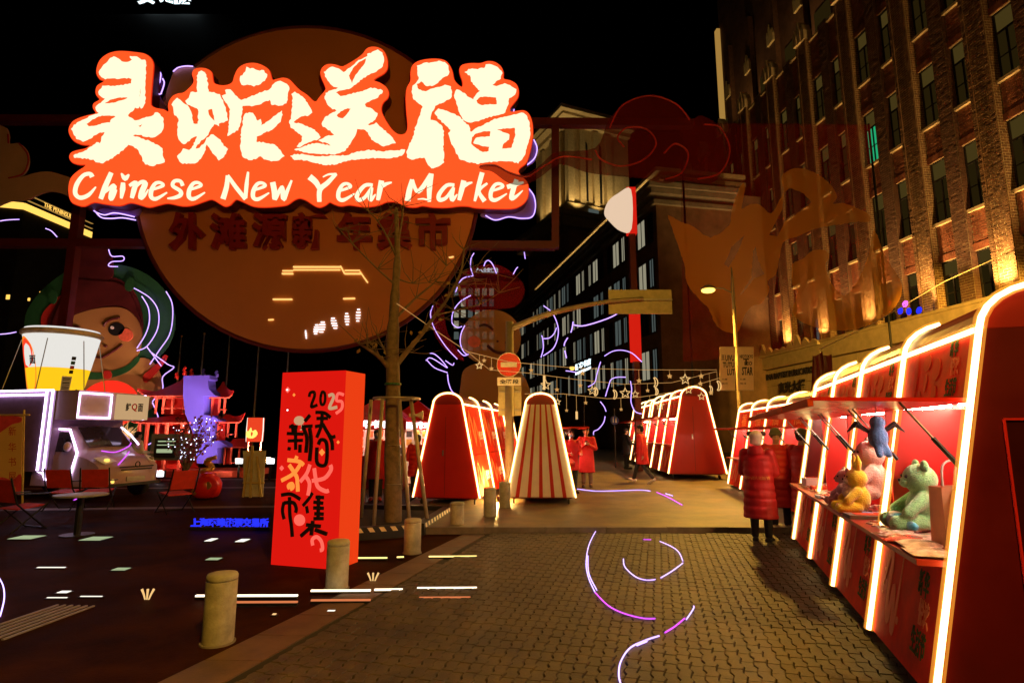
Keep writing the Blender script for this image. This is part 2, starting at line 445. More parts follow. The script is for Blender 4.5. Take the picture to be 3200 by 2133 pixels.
# ---------------------------------------------------------------- brick building on the right
WB = -.0845
wu = Vector((WB, 1, 0)).normalized(); wn = Vector((-wu.y, wu.x, 0))          # along the wall, out of the wall (towards the street)
W0 = Vector((22.6 - WB*26, 0, 0))
bb = thing('brick_building', 'tall dark red brick building with uplit pilasters and cream stone base', 'building', W0 + wu*26)
def wl(s, o, z): p = W0 + wu*s + wn*o - bb.location; return Vector((p.x, p.y, z))
def wbox(mb, s0, s1, o0, o1, z0, z1):
    q = [wl(s0,o0,z0), wl(s1,o0,z0), wl(s1,o1,z0), wl(s0,o1,z0), wl(s0,o0,z1), wl(s1,o0,z1), wl(s1,o1,z1), wl(s0,o1,z1)]
    mb.add(q, [(3,2,1,0),(4,5,6,7),(0,1,5,4),(1,2,6,5),(2,3,7,6),(3,0,4,7)])
PIL = [21.15+4.484*i for i in range(10)]
SEND = PIL[-1] + 1.2
m_ = MB(); wbox(m_, 10, SEND, -10, -.55, 0, 30.2); m_.build('wall', 'wall_brick', bb)
m_ = MB(); wbox(m_, 10, SEND-2, -16, -4.5, 30.2, 52); m_.build('upper_wall', 'wall_brick', bb)
m_ = MB(); wbox(m_, SEND-2.3, SEND-1.7, -4.5, -4.1, 30.2, 48); m_.build('light_strip', 'gold_light_dim', bb)
m_ = MB(); wbox(m_, 10, SEND, -.56, .75, 6.55, 7.62); m_.build('stone_base', 'cream_stone', bb)
m_ = MB(); wbox(m_, 10, SEND, -.56, .85, 7.62, 7.78); m_.build('ledge', 'cream_stone', bb)
s = 10.0
while s < SEND-1:
    for z0, z1 in ((.1,1.3),(1.3,2.6),(2.6,3.9),(3.9,5.2),(5.2,6.5)):
        if z1 < 4 and int(s/1.5) % 3 == 1: continue
        m_ = MB(); wbox(m_, s+.012, s+1.488, -.55, .45+random.uniform(0,.012), z0+.012, z1-.012); m_.build('stone_block', 'cream_stone', bb)
    s += 1.5
TEXT = MB()
def wallT(a, b, d): return wl(a, .47+d, b)
text_on(TEXT, 'CHINA BAPTIST PUBLICATION', wallT, 47.0, 39.6, 5.72, 6.2, .02, .05, .02)
text_on(TEXT, '真光大楼', wallT, 44.6, 41.0, 4.55, 5.4, .02, .05, .03); TEXT.build('lettering', 'black', bb)
s = 38.6
for k in range(9):                                # zigzag stone crest above the entrance
    m_ = MB(); h = (.45,.7,1.05,.7,.45)[k % 5]
    m_.prism([(0,0),(.95,0),(.95,.25),(.47,h),(0,.25)], lambda a,b,d: wl(s+a, .78+d, 7.5+b), 0, .2); m_.build('crest_stone', 'carved_stone', bb); s += .96
# dim upper storeys set back above the crown
for k in range(9):
    s = 22.5+4.484*k; m_ = MB(); wbox(m_, s-.55, s+.55, -4.6, -4.0, 30.2, 44); m_.build('upper_pilaster', 'brick_dark', bb)
    for a0, a1, h in ((-.55,-.15,1.4),(-.15,.2,2.0),(.2,.55,1.4)):
        m_ = MB(); m_.prism([(a0,0),(a1,0),(a1,h*.75),((a0+a1)/2,h),(a0,h*.55)], lambda a,b,d: wl(s+a, d, 38.0+b), -4.0, -3.8); m_.build('upper_finial', 'carved_stone', bb)
    m_ = MB(); wbox(m_, s+1.2, s+3.2, -4.52, -4.42, 33, 36.5); m_.build('upper_window', 'window_warm', bb)
    if k % 2:  # added spots that make the dark upper wall faintly visible
        m_ = MB(); wbox(m_, s-.2, s+.2, -3.2, -2.9, 30.2, 30.4); m_.build('added_terrace_spot', 'dark_steel', bb)
        ld = bpy.data.lights.new('added_terrace_spot', 'SPOT'); ld.energy = 900; ld.color = (1.0,.6,.18); ld.spot_size = R(100); ld.spot_blend = .9; ld.shadow_soft_size = .1
        lo = bpy.data.objects.new('added_terrace_beam', ld); C.objects.link(lo); lo.parent = bb; lo.location = wl(s,-2.7,30.6); lo.rotation_euler = (wl(s,-4.0,40)-wl(s,-2.7,30.6)).to_track_quat('-Z','Y').to_euler()
# bricks: real courses, the nearest 300 as pieces
BL, BH, BJ = .36, .135, .024
bricks_near = []; brick_far = MB()
def brick_box(s0, s1, o0, o1, z0, z1): return (s0, s1, o0, o1, z0, z1)
def courses(s0, s1, o_face, depth, z0, z1, mb, side=False):
    z = z0; r = 0
    while z < z1-.04:
        a = s0 - (BL/2 if r % 2 else 0)
        while a < s1-.01:
            b0, b1 = max(a, s0), min(a+BL, s1)
            if b1-b0 > .05:
                pr = random.uniform(-.006,.008)
                yield (b0+BJ/2, b1-BJ/2, o_face-depth, o_face+pr, z+BJ/2, min(z+BH, z1)-BJ/2)
            a += BL
        z += BH; r += 1
PW2 = .58
for i, s in enumerate(PIL):
    m_ = MB(); wbox(m_, s-PW2, s+PW2, -.5, .0, 7.78, 30.2); pil = m_.build('pilaster', 'mortar_pale', bb)
    m2 = MB(); zt = 30.2
    def side_courses(sgn):
        z = 7.80; r = 0
        while z < zt:
            a = -.5 - (.17 if r % 2 else 0)
            while a < .0:
                b0, b1 = max(a, -.5), min(a+BL, .0)
                if b1-b0 > .05:
                    pr = random.uniform(.004,.010); q = sorted((s+sgn*PW2*.99, s+sgn*(PW2+pr)))
                    yield (q[0], q[1], b0+BJ/2, b1-BJ/2, z+BJ/2, z+BH-BJ/2)
                a += BL
            z += BH; r += 1
    lst = list(courses(s-PW2, s+PW2, .008, .03, 7.80, zt, m2)) + list(side_courses(-1))
    # raised outer strip on each pilaster edge
    for e in (-1, 1):
        q = sorted((s+e*PW2, s+e*(PW2-.2)))
        lst += [(q[0]+.004, q[1]-.004, .03, .085+random.uniform(-.008,.008), 7.80+k*BH+BJ/2, 7.80+(k+1)*BH-BJ/2) for k in range(int((zt-7.8)/BH))]
    m2f = MB()
    for bx in lst:
        if i in (2,) and bx[4] < 8.9+2.6 and len(bricks_near) < 300: bricks_near.append((bx, pil))
        else: wbox(m2f, *bx)
    stuff(m2f.build('brickwork', 'pilaster_brick', pil))
    # stepped stone finial
    for k, (a0, a1, h) in enumerate(((-.6,-.2,1.3),(-.2,.2,1.75),(.2,.6,1.3))):
        m_ = MB(); m_.prism([(a0,0),(a1,0),(a1,h*.75),((a0+a1)/2,h),(a0,h*.55)], lambda a,b,d: wl(s+a, d, 30.2+b), -.5, .12+.06*k); m_.build('finial', 'carved_stone', bb)
    # ground-recessed uplight on the ledge
    m_ = MB(); wbox(m_, s-.3, s+.3, .5, .66, 7.785, 7.86); m_.build('uplight', 'dark_steel', bb)
    m_ = MB(); wbox(m_, s-.26, s+.26, .53, .63, 7.862, 7.868); m_.build('uplight_glass', 'lamp_glow' if 0 else 'gold_light', bb)
    ld = bpy.data.lights.new('uplight', 'SPOT'); ld.energy = 2600; ld.color = (1.0,.56,.17); ld.spot_size = R(120); ld.spot_blend = 1.0; ld.shadow_soft_size = .08
    lo = bpy.data.objects.new('uplight_beam', ld); C.objects.link(lo); lo.parent = bb; lo.location = wl(s, .72, 7.95)
    d = wl(s, .2, 24) - wl(s, .72, 7.95); lo.rotation_euler = d.to_track_quat('-Z', 'Y').to_euler()
for bx, pil in bricks_near:
    c_ = [(bx[0]+bx[1])/2, (bx[2]+bx[3])/2, (bx[4]+bx[5])/2]; m_ = MB(); wbox(m_, *bx); m_.build('brick', 'pilaster_brick', pil)
# windows, spandrels and middle piers bay by bay
ROWS = [(7.9,10.45),(12.55,15.95),(18.0,21.4),(23.45,26.85)]
wmesh = None
sp_far = MB()
def window_at(s, z0, z1, lit, key={}):
    k = round(z1-z0, 2)
    if k not in key:
        m_ = MB(); h = z1-z0; w2 = .56
        for a0, a1, b0, b1 in ((-w2,w2,0,.07),(-w2,w2,h-.07,h),(-w2,-w2+.07,.07,h-.07),(w2-.07,w2,.07,h-.07),(-w2+.07,w2-.07,h*.7-.05,h*.7+.05),(-.04,.04,.07,h*.7-.05),(-w2+.07,-.04,h*.34-.02,h*.34+.02),(.04,w2-.07,h*.34-.02,h*.34+.02)):
            wbox(m_, 26+a0, 26+a1, -.5, -.40, b0, b1)
        f = m_.build('window', 'window_metal', bb); ps = []
        for a0, a1, b0, b1 in ((-w2+.07,-.04,.07,h*.7-.05),(.04,w2-.07,.07,h*.7-.05)):
            m_ = MB(); wbox(m_, 26+a0, 26+a1, -.47, -.455, b0, b1); ps.append(m_.build('pane', 'window_warm', f))
        m_ = MB(); wbox(m_, 26-w2+.07, 26+w2-.07, -.47, -.455, h*.7+.05, h-.07); ps.append(m_.build('blind', 'window_blind', f))
        key[k] = (f.data, [(p.name.split('.')[0], p.data) for p in ps])
        for p in ps: bpy.data.objects.remove(p)
        bpy.data.objects.remove(f)
    fd, pd = key[k]; d = wu*(s-26)
    f = place('window', fd, bb, (d.x, d.y, z0))
    for nm, da in pd:
        p = place(nm, da, f)
        if nm == 'pane' and lit and random.random() < .8:
            p.data = da.copy(); p.data.materials[0] = M[lit]
for i in range(len(PIL)-1):
    s0, s1 = PIL[i]+PW2, PIL[i+1]-PW2; mid = (s0+s1)/2
    m_ = MB(); wbox(m_, mid-.42, mid+.42, -.54, -.12, 7.78, 30.2); pr = m_.build('pier', 'mortar', bb)
    m2 = MB()
    for bx in courses(mid-.42, mid+.42, -.112, .03, 7.8, 30.1, m2): wbox(m2, *bx)
    z = 7.8
    while z < 30:
        for k in range(2): wbox(m2, mid-.445, mid-.41, -.54+k*.21+.006, -.54+(k+1)*.21-.006, z+.007, z+BH-.007)
        z += BH
    if 1: stuff(m2.build('brickwork', 'brick_dark', pr))
    for cs in ((s0+mid-.42)/2, (mid+.42+s1)/2):
        for r, (z0, z1) in enumerate(ROWS):
            lit = {(2,2):'green_led'}.get((i,r)) if cs > mid else None
            if random.random() < .10: lit = 'window_cool_dim'
            window_at(cs, z0, z1, lit)
            zt = ROWS[r+1][0] if r < 3 else 30.0
            m_ = MB(); wbox(m_, cs-.56, cs+.56, -.54, -.30, z1, zt); spn = m_.build('spandrel', 'mortar', bb)
            m2 = MB()
            a = cs-.56
            while a < cs+.54: wbox(m2, a+.006, a+.104, -.31, -.262+random.uniform(-.005,.005), z1+.01, z1+.36); a += .1067     # soldier course
            for bx in courses(cs-.56, cs+.56, -.29, .03, z1+.37, zt-.16, m2): wbox(m2, *bx)
            stuff(m2.build('brickwork', 'brick', spn))
            m_ = MB(); wbox(m_, cs-.58, cs+.58, -.54, -.14, zt-.15, zt); m_.build('sill', 'cream_stone', spn)

for k, (ss_, z_, mt) in enumerate(((30.9,8.15,'blue_led'),(31.5,8.3,'blue_led'),(30.2,8.05,'blue_led'),(31.1,8.6,'neon_pink'),(32.3,8.9,'post_glow'))):
    if mt == 'post_glow': em('post_glow', (1.0,.03,.01), .5, False)
    m_ = MB(); m_.prism(ell(0,0,.16,.2,9,20*k), lambda a,b,d: wl(ss_+a, .55+d, z_+b), 0, .06); m_.build('ledge_light', mt, bb)

# ---------------------------------------------------------------- long street building behind it
def facade(name, label, A, B, hgt, depth, rows, nwin, ww, wh, lit, wallmat='dark_stone', group_sz=3, cornice=True):
    A = Vector(A); B = Vector(B); u = (B-A); L = u.length; u.normalize(); n = Vector((-u.y, u.x, 0))
    t = thing(name, label, 'building', A)
    def q(a, o, z): return u*a + n*o + Vector((0,0,z))
    def bx(mb, a0,a1,o0,o1,z0,z1):
        mb.add([q(a0,o0,z0),q(a1,o0,z0),q(a1,o1,z0),q(a0,o1,z0),q(a0,o0,z1),q(a1,o0,z1),q(a1,o1,z1),q(a0,o1,z1)], [(3,2,1,0),(4,5,6,7),(0,1,5,4),(1,2,6,5),(2,3,7,6),(3,0,4,7)])
    m_ = MB(); bx(m_, 0, L, -depth, 0, 0, hgt); m_.build('wall', wallmat, t)
    if cornice:
        for k, (o, z, h) in enumerate(((.35,hgt-1.5,.35),(.7,hgt-.75,.4),(1.0,hgt-.3,.4))):
            m_ = MB(); bx(m_, -o, L, -depth*.5, o, z, z+h); m_.build('cornice', 'grey_stone', t)
    step = L/nwin
    for z in rows:
        for i in range(nwin):
            for k in range(group_sz):
                w2 = ww*(1 if (k == group_sz//2 and group_sz == 3) else .5)/2
                c_ = step*(i+.5) + (k-(group_sz-1)/2)*ww*1.15
                m_ = MB()
                bx(m_, c_-w2-.08, c_+w2+.08, .0, .12, z-wh/2-.08, z-wh/2); bx(m_, c_-w2-.08, c_+w2+.08, .0, .1, z+wh/2, z+wh/2+.08)
                bx(m_, c_-w2-.08, c_-w2, .0, .1, z-wh/2, z+wh/2); bx(m_, c_+w2, c_+w2+.08, .0, .1, z-wh/2, z+wh/2)
                bx(m_, c_-.03, c_+.03, .0, .08, z-wh/2, z+wh/2)
                f = m_.build('window', 'window_metal', t)
                rn = random.random(); mt = lit if rn < .45 else ('window_cool_dim' if rn < .75 else 'black')
                m_ = MB(); bx(m_, c_-w2, c_+w2, .01, .03, z-wh/2, z+wh/2); m_.build('pane', mt, f)
    return t, q, bx
VB = (1218-1600)/1822.0
mu = Vector((VB, 1, 0)).normalized(); mn = Vector((mu.y, -mu.x, 0))
mA = mn*20.5 + mu*41; mB = mn*20.5 + mu*92
pm('street_brick', (.18,.10,.055), .9, var=.3, scale=1.0, bump=.5, bscale=9)
tb, q_, bx_ = facade('street_building', 'dark brick street building with rows of white lit windows', mA, mB, 21.3, 14, (7.0,10.7,14.4,18.2), 9, 1.5, 2.3, 'window_cool', 'street_brick')
for zz, oo in ((22.6,-1.0),(23.3,-.6)):
    m_ = MB(); bx_(m_, 1, 43, -9, oo, zz, zz+.35); m_.build('lit_cornice', 'carved_stone', tb)
m_ = MB(); bx_(m_, 1, 43, -8, -1.4, 21.3, 22.6); m_.build('attic', 'grey_stone', tb)
m_ = MB(); bx_(m_, 2, 43, -1.05, -.85, 21.75, 21.8); m_.build('cornice_light', 'neon_core', tb)
# floodlit stone tower at its far end
tw = thing('stone_tower', 'floodlit pale stone belvedere tower rising above the street building', 'tower', (P(1790,690,84).x, 84, 0), R(24))
tx0, tx1 = -1.2, 11.5
zb, zt = P(1830,600,84).z, P(1830,352,84).z
def tb_(nm, mt, x0, x1, y0, y1, z0, z1, par=None): m_ = MB(); m_.box(x0, x1, y0, y1, z0, z1); return m_.build(nm, mt, par or tw)
tb_('shaft', 'street_brick', tx0+.4, tx1, 0, 14, 0, zb-4.5)
tb_('cornice', 'grey_stone', tx0-2.2, tx1, -2, 15, zb-4.5, zb-3.7); tb_('cornice', 'grey_stone', tx0-1.4, tx1, -1.4, 15, zb-6, zb-4.5)
tb_('plinth', 'carved_stone', tx0+.3, tx1, 0.2, 14, zb-3.7, zb-1.6); tb_('belfry_wall', 'carved_stone', tx0+1.5, tx1, 1.2, 13, zb-1.6, zt-1.6)
for x in (tx0+.9, tx0+3.1, tx0+5.6, tx0+8.0):
    tb_('pilaster', 'carved_stone', x, x+1.0, .6, 1.5, zb-1.6, zt-1.9)
for y in (3, 6, 9.5): tb_('pilaster', 'carved_stone', tx0+.9, tx0+1.8, y, y+.9, zb-1.6, zt-1.9)
for x in (tx0+4.3, tx0+6.9):
    m_ = MB(); m_.prism([(x-.5,zb-.5),(x+.5,zb-.5),(x+.5,zt-4.2),(x+.35,zt-3.8),(x,zt-3.6),(x-.35,zt-3.8),(x-.5,zt-4.2)], lambda a,b,d: (a,d,b), 1.12, 1.19); m_.build('arched_window', 'black', tw)
tb_('entablature', 'carved_stone', tx0+.5, tx1, .3, 14, zt-1.6, zt-.9); tb_('eave', 'carved_stone', tx0-1.5, tx1, -1.7, 15, zt-.5, zt+.1); tb_('eave', 'carved_stone', tx0-.7, tx1, -.8, 15, zt-.9, zt-.5)
for (x, y) in ((tx0+1.9,-1.4),(tx0+5.6,-1.6),(tx0+9,-1.6),(tx0-1.4,4),(tx0-1.4,8)):
    tb_('floodlight', 'dark_steel', x-.2, x+.2, y-.2, y+.2, zb-3.68, zb-3.5)
    ld = bpy.data.lights.new('floodlight', 'SPOT'); ld.energy = 900; ld.color = (1,.68,.26); ld.spot_size = R(100); ld.spot_blend = .7; ld.shadow_soft_size = .15
    lo = bpy.data.objects.new('floodlight_beam', ld); C.objects.link(lo); lo.parent = tw; lo.location = (x, y, zb-3.4)
    lo.rotation_euler = (Vector((x+.5 if y < 0 else x+3, y+2.2 if y < 0 else y, zt)) - Vector((x, y, zb-3.4))).to_track_quat('-Z','Y').to_euler()
tb_('tower_window', 'window_cool_dim', P(1848,660,83.9).x-tw.location.x, P(1885,660,83.9).x-tw.location.x, -.06, -.02, P(1848,683,84).z, P(1848,643,84).z)
# small lit penthouse further down
ph = thing('penthouse', 'small floodlit penthouse with square columns on the distant roof line', 'building', (P(1715,850,100).x, 100, 0))
m_ = MB(); q0, q1 = P(1688,862,100), P(1740,800,100)
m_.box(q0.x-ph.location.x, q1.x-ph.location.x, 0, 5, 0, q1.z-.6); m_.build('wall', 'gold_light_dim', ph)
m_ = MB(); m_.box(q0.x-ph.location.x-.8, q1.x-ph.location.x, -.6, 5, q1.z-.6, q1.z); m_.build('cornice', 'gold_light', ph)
for k in range(4):
    x = q0.x-ph.location.x + (q1.x-q0.x)*(k+.6)/4; m_ = MB(); m_.box(x-.22, x+.22, -.12, -.02, q0.z, q1.z-.6); m_.build('column', 'black' if k % 2 else 'gold_light', ph)
# far office block with its white roof sign
fb = thing('office_block', 'far dark office block with a grid of lit windows and white roof sign', 'building', (P(1470,1000,150).x, 150, 0))
a, b = P(1412,880,150), P(1640,1300,150)
m_ = MB(); m_.box(a.x-fb.location.x, b.x-fb.location.x, 0, 20, 0, a.z); m_.build('wall', 'dark_stone', fb)
for r in range(6):
    for k in range(6):
        if random.random() < .16: continue
        c_ = P(1426+22*k, 912+34*r, 150); m_ = MB(); m_.box(c_.x-fb.location.x-.62, c_.x-fb.location.x+.62, -.06, -.02, c_.z-1.0, c_.z+1.0); m_.build('window', random.choice(['window_cool','window_cool_dim','window_cool']), fb)
m_ = MB(); text_on(m_, '众安保险', lambda a,b,d: PY(149)(a,b,d)-fb.location, 1510, 1557, 851, 836, 0, .2, .02)
m_.tube([PY(149)(x,y,0)-fb.location for x,y in ((1487,850),(1493,838),(1499,845),(1503,841),(1508,850))], .16, 5); m_.build('roof_sign', 'shop_white', fb)
# left hotel with gold-lit parapet
ht = thing('hotel_building', 'far dark building with gold lit parapet at the left edge', 'building', (P(85,640,70).x, 70, 0))
cA = P(-120,622,68); cB = P(75,640,70); zc = cB.z
yB = 70*(1349-640)/(1349-735); cC = P(285,735,yB)
m_ = MB()
pts = [(cA.x,68),(cB.x,70),(cC.x,yB),(cC.x-10,yB+14),(cA.x-6,90)]
m_.prism(pts, lambda a,b,d: Vector((a,b,d))-ht.location, 0, zc-.6); m_.build('wall', 'dark_stone', ht)
for dz, th, mt in ((-.45,.35,'gold_light'),(0,.45,'gold_light'),(.75,.06,'gold_light_dim'),(1.5,.05,'gold_light_dim')):
    for p0, p1 in (((cA.x,68),(cB.x,70)),((cB.x,70),(cC.x,yB))):
        m_ = MB(); m_.bar(Vector((*p0,zc+dz))-ht.location, Vector((*p1,zc+dz))-ht.location, .3, th); m_.build('parapet_light', mt, ht)
def hT(a, b, d):
    p0 = Vector((cB.x,70,0)); p1 = Vector((cC.x,yB,0)); p = p0.lerp(p1, a); return Vector((p.x, p.y-.5-d, zc+b))-ht.location
m_ = MB(); text_on(m_, 'THE PENINSULA', hT, .3, .75, .85, 1.45, 0, .05); m_.build('lettering', 'gold_light', ht)
for (x, y, w_, h_) in ((20,935,12,14),(88,940,7,9),(150,948,12,4),(125,915,5,4)):
    m_ = MB(); p0 = P(x,y,67.5); p1 = P(x+w_,y-h_,67.5); m_.box(p0.x-ht.location.x, p1.x-ht.location.x, -2.6, -2.5, p0.z, p1.z); m_.build('lit_window', 'gold_light', ht)
# distant tower roof letters cut by the top of the frame
rl = thing('roof_letters', 'white roof letters on a far dark tower at the top left', 'sign', (P(500,20,160).x, 160, 0))
m_ = MB(); m_.box(-40, 30, 2, 20, 0, P(500,30,160).z); m_.build('tower_wall', 'black', rl)
m_ = MB(); text_on(m_, '平安金融', lambda a,b,d: PY(160)(a,b,d)-rl.location, 372, 598, 12, -42, 0, .3, .03); m_.build('lettering', 'shop_white', rl)
# ---------------------------------------------------------------- red steel frame that carries the festival signs
SY = 20.0
pm('disc_paint', (.72,.24,.07), .55, var=.06, scale=.5)
pm('letter_red', (.30,.012,.012), .5, var=.1)
pm('sign_side', (.10,.006,.006), .5)
pm('cloud_violet', (.30,.16,.55), .45, var=.12, scale=1)
pm('cloud_peach', (.75,.42,.26), .5, var=.1, scale=1)
pm('skin_paint', (.42,.21,.065), .55, var=.05, scale=.6)
pm('hair_paint', (.09,.012,.012), .5, var=.3, scale=2)
pm('green_paint', (.02,.10,.03), .5, var=.15)
pm('red_paint', (.55,.03,.02), .5, var=.1)
pm('cheek_paint', (.85,.16,.08), .5)
pm('orange_paint', (.78,.30,.06), .55, var=.08)
film('red_mesh', (.50,.012,.010), .30)
film('orange_mesh', (1.0,.42,.05), .62)
film('skin_film', (.60,.32,.12), .68)
film('red_film', (.4,.02,.02), .5)
film('cloud_film', (.20,.014,.008), .5)
fr = thing('steel_frame', 'dark red steel frame of beams and posts behind the festival signs', 'frame', (0, SY+1.2, 0))
def fbar(x0, y0, x1, y1, w_, nm='beam'):
    a, b = P(x0,y0,SY+1.2), P(x1,y1,SY+1.2); MB().bar(a, b, .3, w_, (0,1,0) if nm == 'beam' else (1,0,0)).build(nm, 'red_steel', fr, off=fr.location)
fbar(-120, 374, 2165, 388, .33); fbar(-120, 760, 1735, 768, .33)
fbar(1735, 380, 1735, 776, .28, 'hanger')
for x, yt in ((282,372),):
    top = P(x, yt, SY+1.2); MB().box(top.x-.16, top.x+.16, -.16, .16, 0, top.z).build('post', 'red_steel', fr)
rp = thing('red_post', 'slim bright red lit post standing behind the walking shopper', 'post', (P(1990,1200,24).x, 24, 0))
zt = P(1990,590,24).z
em('post_red', (1.0,.02,.008), .5, False)
MB().box(-.13,.13,-.13,.13,.1,zt-2.1).build('post', 'red_steel', rp); MB().box(-.2,.2,-.2,.2,zt-2.1,zt).build('light_box', 'post_red', rp)
m_ = MB(); m_.box(-.2,.2,-.2,.2,P(1990,1130,24).z,P(1990,935,24).z); m_.build('light_box', 'post_red', rp)

# ---------------------------------------------------------------- lit market sign
def z1(p): return (200+p[0]/2.704, 100+p[1]/2.704)
def z2(p): return (880+p[0]/2.7036, 100+p[1]/2.7036)
OUT1 = [(60,1430),(40,1370),(40,1290),(60,1230),(110,1180),(170,1140),(180,1120),(130,1118),(70,1100),(45,1060),(60,1020),(110,1000),(180,985),(220,955),(150,948),(80,915),(45,860),(42,810),(70,760),(120,730),(200,705),(265,690),(262,670),(245,640),(250,605),(290,580),(300,565),(272,530),(268,490),(285,450),(340,415),(300,395),(275,350),(280,290),(310,230),(370,185),(440,165),(510,163),(600,172),(680,185),(730,220),(752,270),(750,330),(740,450),(730,590),(740,625),(780,645),(840,655),(882,675),(880,620),(890,580),(920,540),(960,522),(1010,512),(1050,480),(1090,435),(1095,400),(1083,360),(1095,320),(1140,305),(1200,310),(1245,340),(1255,400),(1270,435),(1330,452),(1390,445),(1425,420),(1440,370),(1470,310),(1520,275),(1590,262),(1660,275),(1725,315),(1745,360),(1760,405),(1800,398),(1850,388),(1900,400),(1940,440),(1990,490),(2050,530),(2120,590)]
OUT2 = [(320,550),(370,490),(365,450),(335,380),(330,330),(355,290),(400,272),(460,278),(510,293),(570,265),(650,215),(690,180),(715,145),(750,128),(800,128),(850,150),(880,195),(893,250),(890,310),(860,350),(800,385),(778,410),(830,430),(880,465),(903,510),(895,555),(860,590),(842,630),(845,680),(880,750),(920,810),(960,850),(1000,868),(1040,860),(1060,830),(1065,780),(1058,700),(1052,620),(1050,540),(1060,470),(1090,410),(1090,340),(1105,285),(1150,250),(1220,232),(1300,227),(1370,238),(1410,270),(1440,330),(1455,400),(1490,445),(1525,465),(1530,420),(1510,360),(1505,310),(1530,278),(1600,265),(1680,265),(1740,248),(1800,255),(1850,290),(1872,340),(1875,395),(1930,410),(1980,440),(2000,490),(1995,550),(1960,600),(1930,640),(1935,675),(1990,668),(2050,665),(2090,695),(2115,760),(2122,850),(2115,920),(2100,1000),(2080,1070),(2060,1110),(2010,1150),(2000,1185),(2040,1230),(2075,1270),(2085,1330),(2080,1390),(2050,1440),(2000,1475),(1940,1490),(1800,1490),(1640,1483),(1580,1470),(1500,1468),(1400,1480),(1280,1478),(1190,1465),(1130,1478),(1050,1470),(980,1440),(940,1430),(880,1435),(820,1460),(720,1475),(640,1468),(570,1458),(500,1468),(440,1450),(405,1435),(370,1460),(320,1478),(270,1460),(210,1420)]
OUT3 = [(1990,1402),(1940,1420),(1890,1455),(1830,1468),(1700,1478),(1600,1470),(1530,1440),(1460,1412),(1430,1430),(1400,1460),(1360,1470),(1320,1450),(1250,1412),(1180,1430),(1090,1460),(1000,1468),(880,1445),(800,1460),(720,1478),(650,1460),(560,1440),(470,1465),(350,1452),(250,1437),(170,1470),(100,1455)]
outline = [z1(p) for p in OUT1] + [z2(p) for p in OUT2] + [z1(p) for p in OUT3]
ms = thing('market_sign', 'huge glowing orange red sign with white brush lettering hung over the plaza', 'sign', (P(940,500,SY).x, SY, P(940,640,SY).z))
sm = cr2(outline, 3)
board('face', sm, SY, .03, 'sign_red', ms)
board('side', sm, SY, .52, 'sign_side', ms, d0=.031)
m_ = MB(); m_.tube([PY(SY)(*p, .035) for p in sm], .028, 5, True); m_.build('edge_light', 'sign_edge', ms, off=ms.location)
rb = random.Random(4)
LING = ([(300,345),(330,300),(365,262),(385,235),(425,213),(460,230),(490,250),(520,258),(560,255),(580,240),(560,222),(562,208),(600,210),(640,225),(660,240),(688,240),(695,285),(692,400),(685,470),(686,600),(665,640),(650,650),(640,625),(630,645),(600,640),(580,670),(550,690),(540,705),(570,730),(595,750),(640,748),(700,725),(760,705),(775,682),(810,695),(840,725),(845,790),(830,835),(800,870),(750,890),(700,888),(640,870),(600,865),(575,880),(620,890),(660,905),(730,925),(790,955),(830,985),(835,1030),(850,1100),(800,1115),(735,1135),(690,1120),(668,1095),(660,1050),(635,1010),(590,970),(545,955),(500,1000),(440,1045),(390,1075),(330,1108),(270,1102),(250,1080),(190,1070),(90,1065),(85,1045),(150,1020),(200,1000),(240,970),(280,935),(310,945),(325,890),(350,845),(290,855),(250,880),(200,915),(160,928),(110,905),(85,860),(65,825),(90,790),(130,765),(190,735),(250,705),(300,690),(275,660),(270,640),(300,610),(340,580),(355,565),(320,555),(300,535),(293,510),(320,480),(330,458),(400,462),(470,460),(540,445),(572,440),(575,395),(500,390),(430,395),(350,400),(320,385),(303,365)],
        [(345,600),(400,570),(460,555),(530,553),(545,562),(500,580),(440,600),(390,607),(350,607)], [(190,780),(240,740),(320,705),(400,710),(455,710),(405,740),(395,768),(340,775),(270,795),(210,800)], [(625,795),(685,770),(650,808)], [(645,480),(652,480),(648,550),(640,550)])
CHONG = ([(1125,375),(1140,345),(1165,332),(1190,345),(1205,380),(1215,430),(1222,510),(1270,515),(1320,530),(1345,580),(1365,640),(1380,700),(1385,745),(1350,765),(1310,775),(1310,797),(1270,780),(1250,810),(1220,870),(1190,900),(1150,930),(1120,965),(1110,990),(1150,985),(1190,940),(1210,900),(1245,870),(1280,880),(1310,905),(1330,930),(1350,965),(1385,990),(1370,1030),(1340,1065),(1310,1085),(1270,1040),(1240,1000),(1210,945),(1190,1010),(1165,1060),(1120,1105),(1050,1112),(990,1110),(975,1080),(958,1050),(1000,1010),(1010,990),(1060,1000),(1085,985),(1110,930),(1130,885),(1090,890),(1060,920),(1010,950),(975,910),(960,860),(965,810),(970,740),(930,690),(925,640),(915,620),(940,580),(960,560),(1000,590),(1045,625),(1080,690),(1085,740),(1095,775),(1135,780),(1140,700),(1135,660),(1090,630),(1045,615),(1030,590),(1060,560),(1075,515),(1130,512),(1128,460)],
         [(1218,660),(1255,650),(1265,700),(1278,755),(1240,720),(1225,700)])
TA = ([(1365,495),(1410,490),(1440,520),(1475,565),(1500,580),(1560,560),(1640,525),(1745,488),(1760,455),(1790,430),(1830,420),(1870,435),(1900,460),(1905,490),(1890,540),(1880,605),(1830,622),(1750,615),(1740,575),(1680,600),(1600,625),(1510,625),(1500,700),(1495,760),(1470,830),(1385,880),(1395,820),(1400,740),(1405,660),(1370,600),(1338,545),(1375,530)],)
TB = ([(1545,300),(1575,315),(1605,310),(1640,330),(1690,330),(1715,360),(1705,400),(1660,440),(1605,462),(1580,448),(1500,448),(1492,420),(1495,380),(1535,340)],)
